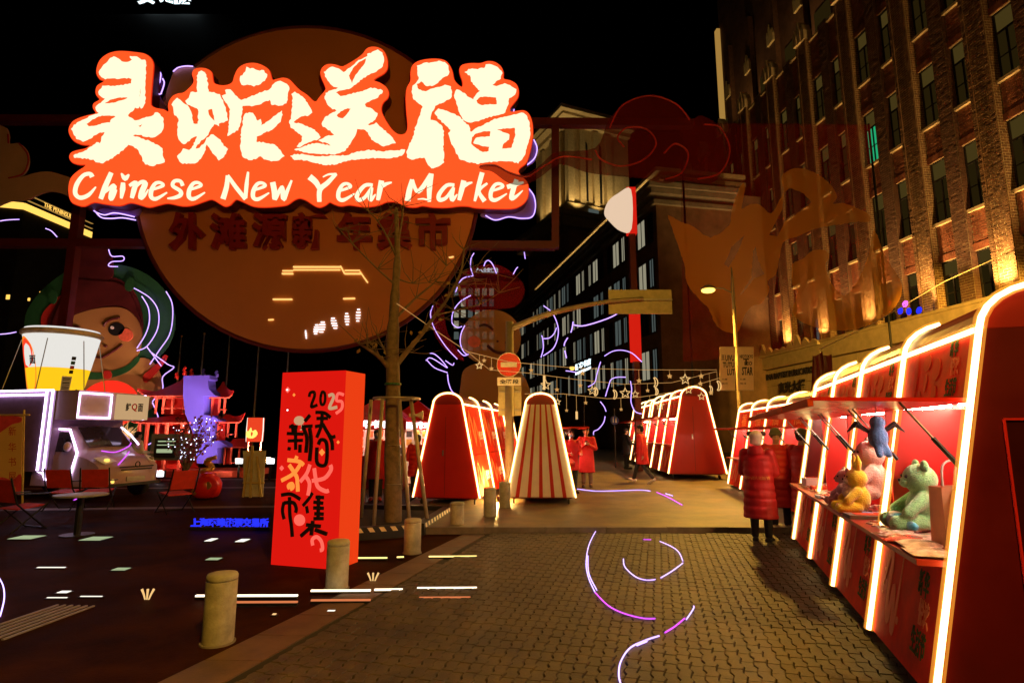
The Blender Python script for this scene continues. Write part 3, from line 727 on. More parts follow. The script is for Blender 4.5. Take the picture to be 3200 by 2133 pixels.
TC = ([(1520,715),(1540,690),(1600,688),(1620,720),(1640,755),(1665,740),(1668,800),(1700,780),(1760,730),(1800,700),(1840,670),(1850,700),(1830,760),(1770,820),(1700,850),(1630,885),(1625,930),(1700,940),(1780,955),(1830,1000),(1865,1050),(1820,1085),(1750,1095),(1690,1075),(1660,1048),(1590,1085),(1530,1070),(1505,1045),(1495,980),(1500,860),(1515,790)],)
SA = ([(85,530),(115,508),(150,530),(200,575),(235,625),(258,680),(230,705),(170,715),(110,755),(100,765),(160,780),(220,800),(280,830),(330,890),(310,910),(250,925),(210,945),(150,975),(130,970),(175,920),(180,880),(130,845),(80,810),(65,770),(85,720),(90,650),(95,570)],)
SB = ([(360,345),(400,315),(430,297),(480,315),(525,345),(580,305),(640,255),(700,220),(725,210),(725,190),(770,175),(815,153),(850,180),(865,230),(855,290),(800,335),(740,360),(690,390),(640,430),(600,465),(550,485),(490,495),(455,515),(500,545),(560,535),(640,515),(700,500),(740,480),(800,480),(855,500),(850,520),(800,560),(740,590),(705,610),(715,635),(770,655),(810,690),(790,740),(740,775),(700,790),(760,790),(800,770),(830,800),(880,840),(940,900),(965,940),(920,950),(860,970),(800,935),(760,910),(730,850),(690,825),(640,820),(630,860),(610,900),(580,950),(540,1000),(450,1035),(350,1030),(230,1025),(110,995),(150,985),(200,965),(260,945),(340,950),(420,965),(380,940),(315,920),(370,890),(450,870),(410,835),(350,800),(340,780),(365,730),(420,690),(480,660),(430,655),(400,630),(380,600),(365,550),(375,520),(430,495),(490,475),(440,465),(400,425),(370,380)],
      [(570,370),(600,310),(650,260),(718,218),(705,270),(650,340),(620,380),(595,440),(580,400)], [(465,705),(500,670),(560,645),(590,650),(560,690),(520,735),(480,725)])
SC = ([(75,1050),(110,1035),(200,1040),(300,1055),(400,1050),(470,1050),(550,1045),(640,1015),(740,1000),(850,1015),(950,1005),(1045,997),(1030,1035),(980,1060),(880,1070),(760,1065),(640,1075),(560,1085),(470,1115),(380,1125),(290,1110),(200,1085),(110,1080)],)
FA = ([(1145,290),(1180,280),(1200,270),(1260,265),(1330,250),(1380,260),(1410,290),(1418,340),(1400,370),(1360,390),(1320,430),(1270,460),(1220,455),(1180,420),(1140,440),(1160,490),(1220,505),(1255,485),(1320,470),(1380,450),(1430,465),(1442,510),(1430,560),(1380,590),(1300,625),(1290,650),(1265,690),(1260,745),(1310,755),(1350,790),(1370,840),(1368,1000),(1372,1100),(1340,1130),(1265,1152),(1230,1110),(1205,1060),(1150,1070),(1100,1080),(1060,1060),(1055,1020),(1080,960),(1110,890),(1135,800),(1165,720),(1180,660),(1195,635),(1160,610),(1115,570),(1098,510),(1110,460),(1160,405),(1150,350)],)
FB = ([(1550,345),(1580,320),(1640,318),(1710,310),(1725,280),(1760,275),(1820,300),(1865,350),(1850,395),(1790,440),(1770,455),(1830,460),(1885,440),(1930,455),(1985,490),(1970,530),(1925,560),(1915,620),(1890,680),(1820,705),(1740,725),(1650,755),(1580,765),(1540,745),(1510,700),(1475,590),(1455,540),(1480,490),(1520,505),(1580,555),(1620,575),(1650,520),(1680,500),(1640,465),(1600,420),(1590,370)],
      [(1645,580),(1680,550),(1730,545),(1815,555),(1818,615),(1760,615),(1690,625),(1655,605)])
FC = ([(1295,690),(1325,650),(1380,670),(1450,695),(1510,725),(1550,770),(1580,790),(1600,850),(1650,815),(1720,780),(1800,740),(1900,720),(1980,700),(2030,685),(2070,710),(2095,770),(2100,850),(2080,950),(2050,1050),(2000,1110),(1920,1090),(1820,1095),(1740,1100),(1650,1115),(1560,1095),(1500,1070),(1470,1010),(1430,930),(1410,860),(1430,830),(1380,780),(1320,730)],
      [(1610,890),(1640,860),(1700,840),(1765,840),(1760,885),(1700,890),(1640,900),(1620,940),(1700,965),(1755,970),(1750,1010),(1700,1020),(1650,990),(1600,945)], [(1815,825),(1900,815),(1970,810),(1975,870),(1960,930),(1940,985),(1865,990),(1870,950),(1920,910),(1925,870),(1870,850)])
def glyph(name, polys, zf):
    m_ = MB()
    for loops in polys:
        rl_ = [rough(loops[0], 5.5, 15, rb)] + [rough(h, 3, 14, rb) for h in loops[1:]]
        m_.prism([[zf(p) for p in lp] for lp in rl_], PY(SY), -.035, 0)
    return m_.build(name, 'sign_letter', ms, off=ms.location)
glyph('character', [LING], z1); glyph('character', [CHONG, TA, TB, TC], z1); glyph('character', [SA, SB, SC], z2); glyph('character', [FA, FB, FC], z2)
E_ = lambda x, y: [((x+8,y+60),(x+100,y+25),(x+78,y),(x+35,y+8),(x+2,y+65),(x+2,y+122),(x+45,y+135),(x+135,y+82)),]
EW = (16,24,24,26,34,34,28,8)
A_ = lambda x, y: [((x+135,y+5),(x+70,y+8),(x+8,y+80),(x+8,y+128),(x+65,y+112),(x+128,y+25),(x+112,y+92),(x+120,y+128),(x+160,y+82))]
LET = [(z1, [(((240,1225),(222,1200),(165,1215),(110,1290),(98,1365),(140,1402),(210,1378),(272,1310)), (40,30,28,34,34,34,28,6))]),
 (z1, [(((402,1190),(350,1310),(312,1412)), (34,42,34)), (((345,1355),(395,1318),(425,1305),(405,1372),(400,1412),(425,1385),(448,1335)), (20,26,40,44,34,18,5))]),
 (z1, [(((488,1196),(518,1238),(552,1205)), (10,44,8)), (((502,1275),(498,1330),(486,1408)), (30,42,16))]),
 (z1, [(((555,1300),(608,1275),(592,1340),(575,1405)), (20,36,40,28)), (((590,1335),(645,1275),(688,1280),(662,1350),(650,1402),(682,1385),(715,1332)), (12,26,42,44,36,20,5))]),
 (z1, [(p, EW) for p in E_(738,1275)]),
 (z1, [(((1005,1300),(985,1262),(935,1262),(922,1302),(985,1345),(985,1380),(935,1402),(876,1408)), (30,28,26,30,32,32,26,10))]),
 (z1, [(p, EW) for p in E_(1058,1275)]),
 (z1, [(((1345,1412),(1375,1310),(1385,1215)), (42,38,30)), (((1385,1215),(1460,1320),(1535,1412)), (28,34,34)), (((1535,1405),(1545,1290),(1558,1185)), (28,30,14))]),
 (z1, [(p, EW) for p in E_(1600,1278)]),
 (z1, [(((1765,1272),(1780,1350),(1785,1410),(1840,1310),(1850,1350),(1858,1412),(1890,1340),(1925,1255)), (44,46,34,20,40,38,26,14))]),
 (z2, [(((238,1225),(290,1270),(325,1330)), (52,48,36)), (((462,1200),(390,1275),(325,1335),(320,1435)), (24,36,40,34)), (((350,1228),(400,1205),(465,1205)), (6,12,20))]),
 (z2, [(p, EW) for p in E_(482,1285)]),
 (z2, [(p, (26,28,34,34,26,16,40,34,6)) for p in A_(635,1290)]),
 (z2, [(((845,1258),(830,1340),(815,1422)), (44,42,30)), (((828,1335),(870,1292),(932,1272)), (14,30,8))]),
 (z2, [(((1065,1428),(1080,1340),(1105,1250)), (48,46,36)), (((1105,1250),(1155,1350),(1265,1205)), (24,34,40)), (((1268,1200),(1250,1320),(1248,1435)), (34,44,28)), (((1150,1415),(1200,1412),(1250,1425)), (4,10,12))]),
 (z2, [(p, (26,28,34,34,26,16,40,34,6)) for p in A_(1325,1290)]),
 (z2, [(((1540,1258),(1520,1340),(1500,1422)), (44,42,30)), (((1518,1335),(1558,1292),(1612,1272)), (14,30,8))]),
 (z2, [(((1695,1190),(1665,1300),(1632,1430)), (40,38,20)), (((1738,1280),(1668,1345),(1715,1430)), (16,26,40))]),
 (z2, [(p, EW) for p in E_(1768,1285)]),
 (z2, [(((1985,1250),(1955,1340),(1942,1405),(1980,1392),(2038,1340)), (36,42,38,24,5)), (((1905,1312),(1970,1292),(2045,1272)), (34,36,12))])]
for zf, strokes in LET:
    m_ = MB()
    for k, (pts, wd) in enumerate(strokes):
        brush_strip(m_, [zf(p) for p in pts], [q/2.704 for q in wd], PY(SY), -.03-.004*k, 0)
    m_.build('letter', 'sign_letter', ms, off=ms.location)

# ---------------------------------------------------------------- big disc behind the sign
DY = SY + .75
dc = thing('moon_disc', 'huge round orange brown disc hung behind the glowing sign', 'disc', (P(958,590,DY).x, DY, P(958,1093,DY).z))
board('panel', ell(958,590,533,504,72), DY, .06, 'disc_paint', dc)
m_ = MB(); m_.tube([PY(DY)(*p,.05) for p in ell(958,590,535,506,72)], .09, 6, True); m_.build('rim', 'red_steel', dc, off=dc.location)
for ch, x0 in zip('外滩源新年集市', (540,668,797,920,1058,1182,1302)):
    m_ = MB(); text_on(m_, ch, PY(DY), x0, x0+108, 785, 672, -.30, -.06, .035); m_.build('letter', 'letter_red', dc, off=dc.location)
def strip(pts, wpx, mt, nm='light_strip'):
    m_ = MB(); w_ = wpx/FPX*DY
    for a, b in zip(pts, pts[1:]): m_.bar(PY(DY)(*a,-.04), PY(DY)(*b,-.04), .05, w_, (0,1,0))
    return m_.build(nm, mt, dc, off=dc.location)
em('strip_gold', (1.0,.58,.16), .95, False)  # glowing strips copy a building's lit parapet showing through the disc
for pts, wd in (([(918,835),(1064,835)],7),([(918,844),(1064,844)],3),([(883,856),(917,856)],8),([(884,847),(917,847)],3),([(1065,832),(1078,856)],5),([(1078,856),(1128,856)],7),([(1078,846),(1126,846)],3),([(1126,850),(1150,884)],3),([(855,936),(914,936)],8),([(1074,934),(1110,933)],7),([(840,1000),(856,999)],4),([(1402,806),(1418,803)],3)):
    strip(pts, wd, 'strip_gold')
em('lamp_white', (.92,.94,1.0), 1.3, False)  # striped glows copy building window lights showing through the disc
for cx, cy_, rx, ry, rot in ((989,1029,8,17,8),(1007,1022,10,19,8),(1045,1010,9,19,-14),(1085,997,7,21,-3),(1120,985,7,22,4),(957,1045,2.5,14,-6)):
    m_ = MB()
    for k in range(5):
        yy = cy_-ry+2*ry*(k+.5)/5; hw = rx*math.sqrt(max(0,1-((yy-cy_)/ry)**2)); sh = (yy-cy_)*math.sin(R(-rot))
        m_.bar(PY(DY)(cx-hw+sh,yy,-.03), PY(DY)(cx+hw+sh,yy,-.03), .04, .032, (0,1,0))
    m_.build('window_ghost', 'lamp_white', dc, off=dc.location)

# ---------------------------------------------------------------- cloud boards, painted girls, snake-character banner
def neon_px(pts, Y, par, r=.02, mat='neon_violet', k=5, d=-.08, sl=True):
    neon('neon_tube', [PY(Y)(*p, d) for p in pts], r, mat, par, k)
    if sl: neon('neon_halo', [PY(Y)(*p, d) for p in pts], r*1.8, 'violet_halo', par, k)
def cloud(label, loops, Y, mat, neons=(), inner=()):
    xs = [p[0] for p in loops]; ys = [p[1] for p in loops]
    t = thing('cloud_board', label, 'cloud board', (P(sum(xs)/len(xs), max(ys), Y).x, Y, P(0, max(ys), Y).z))
    board('panel', cr2(loops, 4), Y, .08, mat, t)
    for pts in inner: neon('outline', [PY(Y)(*p,-.02) for p in pts], .03, 'red_paint', t)
    for pts in neons: neon_px(pts, Y, t)
    return t
CY = SY + .55
cloud('violet cloud board with neon edge peeking out above the first sign character', [(470,330),(487,230),(497,225),(507,235),(505,255),(497,280),(498,300),(520,345)], CY, 'cloud_violet', [[(488,226),(498,224),(506,235),(504,256),(497,285),(500,298),(509,296)],[(512,250),(517,262),(513,280),(507,296)]])
cloud('tan cloud board with white neon edge above the second character', [(520,320),(538,235),(560,215),(590,210),(612,213),(615,240),(600,330)], CY, 'cloud_peach', [[(545,228),(560,216),(585,211),(606,212)]])
cloud('violet cloud board with curling neon under the left end of the sign', [(265,640),(290,645),(310,660),(350,672),(385,668),(425,676),(428,640)], CY, 'cloud_violet', [[(284,640),(300,662),(330,674),(358,668),(385,671),(424,680)],[(303,664),(322,682),(352,685),(388,683),(428,690)]])
cloud('upper violet cloud board with white neon at the right end of the sign', [(1640,430),(1668,440),(1677,465),(1672,500),(1655,515),(1630,520)], CY, 'cloud_violet', [[(1668,440),(1678,465),(1673,492),(1658,510),(1640,522)],[(1600,330),(1606,345),(1603,360)]])
cloud('lower violet cloud board with white neon at the right end of the sign', [(1500,672),(1560,640),(1640,600),(1662,600),(1672,640),(1664,672),(1630,684),(1590,678),(1550,684)], CY, 'cloud_violet', [[(1650,590),(1668,615),(1673,650),(1662,680),(1628,685),(1590,680),(1548,690),(1518,676)]])
cloud('peach and violet cloud board at the left edge beside the sign', [(-60,395),(10,395),(26,420),(28,448),(60,448),(85,475),(88,515),(70,545),(30,557),(70,552),(110,540),(150,536),(190,545),(225,562),(225,615),(190,603),(150,598),(110,612),(80,625),(30,628),(-60,640)], SY+.9, 'cloud_peach', (), [[(26,420),(28,448)],[(60,448),(86,480),(88,515),(70,545),(28,557)]])
cloud('dark red swirling cloud board floating in front of the stone tower', [(1497,521),(1515,513),(1550,514),(1590,535),(1640,545),(1690,515),(1740,475),(1860,462),(1900,380),(1950,325),(2030,300),(2100,315),(2155,375),(2190,360),(2240,390),(2260,440),(2270,500),(2240,560),(2200,572),(2140,560),(2080,570),(2010,555),(1960,550),(1900,545),(1830,535),(1750,510),(1690,550),(1640,575),(1590,570),(1540,535),(1510,528)], SY-.3, 'cloud_film', (), [[(1500,520),(1550,520),(1600,545),(1650,552),(1700,520),(1760,490),(1850,500)],[(1905,400),(1945,330),(2030,300),(2110,325),(2155,375)],[(1860,470),(1880,500),(1940,520),(2010,500),(2050,450),(2020,405),(1960,400),(1930,430),(1950,460)],[(2080,560),(2130,540),(2150,480),(2110,450),(2075,480)],[(2180,560),(2250,540),(2280,470),(2250,400),(2200,390)]])
pm('cloud_white', (.85,.72,.6), .5, var=.04)
em('cloud_lit', (1.0,.72,.5), .62, False)
wc = cloud('pale glowing cloud end mounted at the red post beside the tower', [(1972,592),(1930,605),(1900,630),(1889,665),(1905,690),(1940,720),(1974,714)], 23.7, 'cloud_lit')
# painted girl, left
def girl_part(par, Y, nm, pts, layer, mat, sm_=True): 
    return board(nm, cr2(pts, 4) if sm_ else pts, Y, .035, mat, par, d0=-.04*layer)
GY = 24.0
g1 = thing('painted_girl', 'painted cutout of a winking dark haired girl in a green hood', 'cutout', (P(320,1290,GY).x, GY, 0))
girl_part(g1, GY, 'hood', [(76,1010),(110,930),(180,865),(250,828),(330,822),(420,838),(490,880),(535,940),(548,1010),(530,1075),(490,1120),(430,1160),(250,1180),(110,1150)], 0, 'green_paint')
girl_part(g1, GY, 'hood_lining', [(130,1010),(160,950),(230,900),(320,875),(400,890),(440,960),(440,1060),(400,1120),(180,1130)], 1, 'red_paint')
girl_part(g1, GY, 'hair', [(150,1040),(175,960),(230,890),(300,865),(380,875),(430,930),(450,1000),(440,1080),(400,1130),(200,1100)], 2, 'hair_paint')
girl_part(g1, GY, 'hair_bun', [(215,880),(235,800),(280,770),(345,785),(360,840),(340,880)], 3, 'hair_paint')
girl_part(g1, GY, 'face', [(195,1060),(220,1000),(270,975),(340,962),(400,968),(440,1010),(448,1070),(430,1120),(380,1160),(310,1172),(240,1160),(205,1120)], 3, 'skin_paint')
girl_part(g1, GY, 'fringe', [(170,1020),(230,890),(300,880),(400,900),(450,1010),(430,990),(400,962),(340,955),(290,968),(240,985),(200,1040)], 4, 'hair_paint')
girl_part(g1, GY, 'body', [(260,1175),(330,1160),(430,1120),(480,1130),(508,1180),(505,1240),(470,1280),(400,1300),(280,1290)], 2, 'skin_paint')
girl_part(g1, GY, 'collar', [(255,1160),(330,1165),(400,1145),(436,1115),(440,1130),(400,1165),(330,1185),(258,1182)], 4, 'green_paint')
girl_part(g1, GY, 'brooch', ell(345,1172,14,14,16), 5, 'red_paint'); girl_part(g1, GY, 'hair_pin', ell(415,892,14,22,18,20), 5, 'green_paint'); girl_part(g1, GY, 'hair_pin', ell(176,930,13,22,18), 5, 'green_paint')
girl_part(g1, GY, 'eye', ell(371,1030,25,20,20,-10), 4, 'black'); girl_part(g1, GY, 'cheek', ell(400,1048,22,20,20), 4, 'cheek_paint'); girl_part(g1, GY, 'eye_glint', ell(360,1026,5,5,10), 5, 'white')
for pts, w_ in (([(332,1022),(345,1005),(382,994)],.05),([(231,1030),(245,1022),(258,1026)],.05),([(270,1108),(320,1118),(340,1112),(375,1090),(390,1078)],.045),([(304,1086),(310,1091)],.05),([(334,1080),(342,1084)],.05)):
    neon('brush_line', [PY(GY)(*p,-.17) for p in pts], w_, 'hair_paint', g1)
girl_part(g1, GY, 'arm', [(455,1175),(505,1130),(520,1110),(530,1120),(500,1160),(465,1195)], 4, 'red_paint'); girl_part(g1, GY, 'skirt', [(240,1285),(330,1270),(420,1290),(470,1275),(500,1330),(480,1420),(230,1420)], 1, 'green_paint')
for x in (300, 430):
    p = P(x,1350,GY+.3); m_ = MB(); m_.box(p.x-.06, p.x+.06, GY+.25, GY+.35, 0, p.z); m_.build('stand', 'dark_steel', g1, off=g1.location)
for pts in ([(431,905),(450,915),(480,935),(502,965),(508,1000),(500,1040),(470,1085),(440,1098)],[(455,930),(475,965),(478,1010),(465,1050),(440,1090)],[(530,915),(548,950),(550,1000),(540,1050),(510,1095),(480,1140)],[(470,1085),(500,1125),(515,1145)],[(480,1100),(535,1140),(554,1150),(520,1178),(520,1215),(500,1240),(488,1255)],[(352,785),(362,806),(396,806),(396,820),(362,823),(352,836),(380,838)],[(0,700),(35,694),(75,692)],[(157,720),(175,728),(192,746)],[(488,1258),(505,1300),(508,1340),(500,1370),(470,1390),(430,1393)],[(0,1048),(40,1045),(66,1040)]):
    neon_px(pts, GY, g1, .017, 'neon_violet', 4, -.25)
for pts in ([(404,1410),(380,1440),(330,1490),(260,1545),(180,1585),(90,1608),(0,1615)],[(318,1408),(360,1412),(400,1395),(410,1382)]):
    neon_px(pts, 14.6, g1, .012, 'neon_pink', 5, 0)
# painted girl, right
RY = 26.0
g2 = thing('painted_child', 'painted cutout of a laughing child in a red hood behind the stalls', 'cutout', (P(1530,1250,RY).x, RY, 0))
girl_part(g2, RY, 'hood', [(1345,985),(1375,930),(1420,900),(1390,960),(1400,1040),(1450,1120),(1430,1120),(1380,1080),(1352,1030)], 0, 'red_film')
girl_part(g2, RY, 'hat', [(1430,880),(1470,840),(1540,825),(1600,850),(1640,900),(1620,950),(1570,965),(1480,975),(1440,940)], 0, 'red_film')
girl_part(g2, RY, 'face', [(1440,1060),(1455,1010),(1500,975),(1560,970),(1610,1000),(1628,1060),(1610,1110),(1560,1140),(1500,1135),(1460,1110)], 1, 'skin_film')
girl_part(g2, RY, 'body', [(1440,1200),(1455,1150),(1520,1130),(1600,1140),(1650,1200),(1640,1270),(1450,1280)], 0, 'skin_film')
girl_part(g2, RY, 'cheek', ell(1482,1068,20,18,18), 2, 'cheek_paint')
for pts, w_ in (([(1498,1020),(1515,1016),(1530,1022),(1541,1032)],.06),([(1524,1080),(1545,1098),(1570,1103),(1590,1100)],.07),([(1552,1066),(1558,1068)],.05),([(1578,1071),(1584,1072)],.05)):
    neon('brush_line', [PY(RY)(*p,-.12) for p in pts], w_, 'hair_paint', g2)
for x in (1480,1600):
    p = P(x,1250,RY+.3); m_ = MB(); m_.box(p.x-.06, p.x+.06, RY+.2, RY+.3, 0, p.z); m_.build('stand', 'dark_steel', g2, off=g2.location)
for pts in ([(1355,958),(1347,985),(1360,1030),(1395,1085),(1430,1123)],[(1472,926),(1440,945),(1418,975),(1414,1010),(1430,1025),(1445,1022)],[(1454,1018),(1442,1045),(1440,1075),(1450,1100),(1462,1110)],[(1480,865),(1450,872),(1435,890),(1424,920)],[(1480,865),(1472,840),(1473,812),(1482,795)],[(1513,835),(1518,822),(1528,818),(1540,830),(1552,858)],[(1604,860),(1612,845),(1618,838)],[(1638,792),(1641,812)],[(1698,958),(1725,980),(1742,1020),(1742,1055),(1728,1090),(1697,1113)],[(1690,1118),(1697,1090),(1695,1060),(1692,1050)],[(1695,1060),(1715,1058),(1730,1045),(1738,1026)],[(1345,1105),(1360,1108),(1380,1125),(1400,1150)],[(1335,1125),(1360,1150),(1400,1165)],[(1333,1128),(1350,1120),(1398,1150)],[(1400,1170),(1403,1195),(1412,1220),(1425,1232)],[(1394,1128),(1415,1142),(1420,1135)],[(1432,1095),(1450,1112),(1465,1108)]):
    neon_px(pts, RY, g2, .019, 'neon_violet', 4, -.2)
ntr = thing('neon_swirl', 'violet neon swirl hung from the traffic mast arm over the street', 'neon', P(1990,917,SY+.6))
for pts in ([(1990,918),(1960,955),(1920,985),(1870,1005),(1820,1018),(1790,1014)],[(1791,1005),(1788,1025),(1784,1038)],[(1774,1055),(1765,1070),(1763,1080)],[(1765,1095),(1770,1118)]):
    neon_px(pts, SY+.6, ntr, .019, 'neon_violet', 5, 0)
ns2 = thing('neon_arch', 'violet neon arch hung in front of the street building windows', 'neon', P(1950,1110,SY+.7))
for pts in ([(1889,1112),(1915,1097),(1945,1094),(1975,1103),(2000,1125),(2006,1130)],[(1838,1208),(1858,1195),(1865,1170),(1872,1145),(1877,1130)],[(1892,1238),(1902,1205),(1910,1185),(1930,1178),(1955,1178)],[(1970,1190),(1974,1215),(1972,1240),(1973,1260),(1985,1285),(2005,1292)],[(1876,1254),(1888,1270),(1894,1285)],[(1891,1300),(1886,1320),(1870,1340),(1856,1347),(1855,1358)],[(1768,1158),(1785,1160),(1805,1164)]):
    neon_px(pts, SY+.7, ns2, .014, 'neon_violet', 5, 0)

# translucent banner with the brush character
BY = SY + 5.0
bn = thing('mesh_banner', 'see-through red mesh banner with a big orange brush character', 'banner', (P(2420,1240,BY).x, BY, P(2420,1240,BY).z))
def film_sheet(nm, loops, Y, mat, par, d):
    m_ = MB(); fl = loops if hasattr(loops[0][0], '__len__') else [loops]
    tri = tessellate_polygon([[Vector((*p,0)) for p in lp] for lp in fl]); pts = [p for lp in fl for p in lp]
    m_.add([PY(Y)(*p, d) for p in pts], [tuple(t) for t in tri]); return m_.build(nm, mat, par, off=par.location)
film_sheet('mesh', [(2125,384),(2722,390),(2722,1000),(2600,1060),(2400,1110),(2135,1130)], BY, 'red_mesh', bn, 0)
def zz(p): return (2000+p[0]/1.96, 500+p[1]/1.96)
CH = [(170,340),(250,380),(330,410),(430,475),(545,400),(560,310),(600,190),(635,140),(640,200),(620,300),(680,270),(740,280),(800,330),(850,250),(880,200),(865,110),(920,60),(1000,55),(1090,90),(1170,160),(1205,230),(1180,270),(1240,265),(1310,290),(1400,330),(1400,380),(1320,380),(1200,400),(1080,420),(960,470),(880,500),(850,600),(830,700),(780,740),(790,800),(740,880),(690,890),(640,950),(600,1050),(560,1060),(470,1020),(420,910),(380,870),(290,760),(270,640),(230,520),(200,430)]
H1 = [(515,640),(560,530),(640,460),(600,560),(540,660)]; H2 = [(600,840),(680,720),(690,560),(705,530),(725,620),(760,700),(700,725),(650,790)]; H3 = [(880,200),(920,175),(1000,205),(1050,260),(960,330),(890,370),(840,470),(790,460),(830,380),(870,300)]
pts = [[zz(p) for p in rough(cr2(CH,3), 3, 14, rb)]] + [[zz(p) for p in rough(h,2,12,rb)] for h in (H1,H2,H3)]
for x in (2128,2718):
    a = P(x,384,BY); m_ = MB(); m_.tube([Vector((a.x,BY+.1,0)), Vector((a.x,BY+.1,a.z))], .05, 6); m_.build('pole', 'dark_steel', bn, off=bn.location)
film_sheet('brush_character', pts, BY, 'orange_mesh', bn, -.03)
CH2 = [(930,640),(990,610),(1050,560),(1130,555),(1155,600),(1130,650),(1170,760),(1250,830),(1340,720),(1400,560),(1430,430),(1500,600),(1580,720),(1600,800),(1560,900),(1450,990),(1300,1040),(1150,1040),(1000,1000),(930,930),(960,820),(930,760)]
film_sheet('brush_character', [zz(p) for p in rough(cr2(CH2,3),3,14,rb)], BY, 'orange_mesh', bn, -.06)
# ---------------------------------------------------------------- market stalls: leaning panels, arched roof, warm neon ribs
pm('print_orange', (.62,.07,.02), .8, var=.1, spec=.1); pm('print_green', (.06,.09,.02), .8, var=.2, spec=.1); pm('print_pale', (.85,.26,.12), .8, var=.08, spec=.1); pm('print_white', (.85,.72,.62), .45)
pm('counter_wood', (.42,.035,.02), .35, var=.15); pm('strut', (.35,.33,.3), .3, .8); pm('inner_white', (.75,.7,.68), .5, var=.04)
pm('panel_print', (.68,.026,.005), .75, var=.35, scale=3, spec=.12); pm('panel_glass', (.34,.07,.02), .22, var=.5, scale=1.8)
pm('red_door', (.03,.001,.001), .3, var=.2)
pm('red_shaded', (.075,.0015,.0015), .35, var=.2, scale=2)  # shaded copy of the red panel, the shade put into its colour
HB, HT, Z0, ZR, ZA = .71, .31, .15, 2.12, .22
def sx(z): return HB + (HT-HB)*(z-Z0)/(ZR-Z0)
def stall(label, loc, rz, nb, bl, open_side, scale=1.0, striped=False, print_side=None, glow=1.0, goods=True, closed_other=True, far=False, awn=.62, hz=1.66, endmat='red_panel'):
    t = thing('market_stall', label, 'stall', loc, rz, 'neon lit market stalls', scale)
    L = nb*bl; s = open_side
    cap = [(-HB,Z0),(HB,Z0),(HT,ZR),(-HT,ZR)]
    arch = [(HT*math.cos(a), ZR+ZA*math.sin(a)) for a in [math.pi*k/14 for k in range(15)]]
    for y0 in (0, L-.03):
        m_ = MB(); m_.prism(cap, lambda a,b,d: (a,d,b), y0, y0+.03); ep = m_.build('end_panel', 'cream' if striped else endmat, t)
        if striped and y0 == 0:
            for k in range(5):
                f0, f1 = (k+.62)/5.6*2-1, (k+1.0-.06)/5.6*2-1
                m_ = MB(); m_.prism([(HB*f0,Z0),(HB*f1,Z0),(HT*f1,ZR),(HT*f0,ZR)], lambda a,b,d: (a,d,b), y0-.004, y0); m_.build('stripe', 'red_panel', ep)
        elif y0 == 0:
            m_ = MB(); m_.box(-.05, -.035, -.004, 0, Z0+.05, 1.85); m_.build('door_seam', 'red_deep', ep)
            m_ = MB(); m_.box(-.10,-.075,-.03,0,1.02,1.14); m_.build('handle', 'strut', ep)
    m_ = MB(); vs = []; fs = []
    for k, (a, z) in enumerate(arch): vs += [(a, 0, z), (a, L, z)]
    for k in range(len(arch)-1): fs.append((2*k, 2*k+2, 2*k+3, 2*k+1))
    m_.add(vs, fs); m_.add([(a*.98, y, z-.006) for y in (0, L) for a, z in arch], [tuple(range(15)), tuple(range(29,14,-1))]); m_.build('roof', 'red_deep', t)
    MB().box(-HB+.06, HB-.06, .06, L-.06, Z0-.03, Z0+.02).build('floor', 'red_deep', t)
    for x in (-HB+.12, HB-.12):
        for k in range(3):
            y = .15+(L-.3)*k/2
            c_ = MB(); c_.lathe([(.055,-.014),(.055,.014)], 10); c_.v = [(x+p[2], y+p[0], .057+p[1]) for p in c_.v]; w_ = c_.build('caster', 'rubber', t)
            MB().box(x-.02,x+.02,y-.02,y+.02,.1,Z0).build('fork', 'strut', w_)
    def sp(side, y, z, o): return Vector((side*(sx(z)+o), y, z))
    # neon ribs and top rails
    def ribpath(y, both):
        p = [sp(s, y, Z0, .025), sp(s, y, ZR, .025)]; q = [(s*(HT+.02)*math.cos(a), y, ZR+(ZA+.02)*math.sin(a)) for a in [math.pi*k/12 for k in range(1, 13)]]
        if both: return p + q + [sp(-s, y, Z0, .025)]
        return p + q[:5]
    for k in range(nb+1):
        y = (-.015 if k == 0 else L+.015 if k == nb else k*bl)
        path = ribpath(y, k in (0, nb) or far)
        rb_ = MB().tube(path, .016, 6).build('neon_rib', 'neon_core', t); MB().tube(path, .034, 6).build('halo', 'neon_halo', rb_)
    path = [sp(s, 0, ZR, .02), sp(s, L, ZR, .02)]
    r_ = MB().tube(path, .015, 6).build('neon_rail', 'neon_core', t); MB().tube(path, .03, 6).build('halo', 'neon_halo', r_)
    # surface maps for the two leaning sides; lettering reads left to right from outside
    def ST(side, y0):
        def T(a, b, d): return sp(side, (y0+bl-a) if side < 0 else (y0+a), b, d)
        return T
    def panel(side, y0, z0, z1, mat, nm, o=.0, th=.02):
        m_ = MB(); T = ST(side, y0); m_.prism([(.02,z0),(bl-.02,z0),(bl-.02,z1),(.02,z1)], T, o-th, o); return m_.build(nm, mat, t)
    def swirl(par, T, cx, z0, h, k):
        m_ = MB(); q = lambda a, b: (cx+a*h*.62, z0+b*h)
        brush_strip(m_, [q(0,.55),q(.12,.85),q(.26,.95),q(.36,.8),q(.30,.45),q(.34,.18),q(.46,.12),q(.55,.4),q(.62,.55),q(.70,.35),q(.72,.1),q(.80,.05),q(.92,.45),q(1.0,.95)], [.02*h,.10*h,.12*h,.12*h,.11*h,.11*h,.11*h,.10*h,.10*h,.11*h,.12*h,.11*h,.07*h,.02*h], T, .001, .004, 4)
        m_.build('snake_print', 'print_pale', par)
        for dx, dz, r in ((-.06,.68,.016),(-.07,.5,.012),(-.07,.38,.012),(1.02,.2,.03)):
            m_ = MB(); m_.prism(ell(*q(dx,dz), r*h*1.6, r*h*1.6, 10), T, .001, .004); m_.build('dot_print', 'print_pale', par)
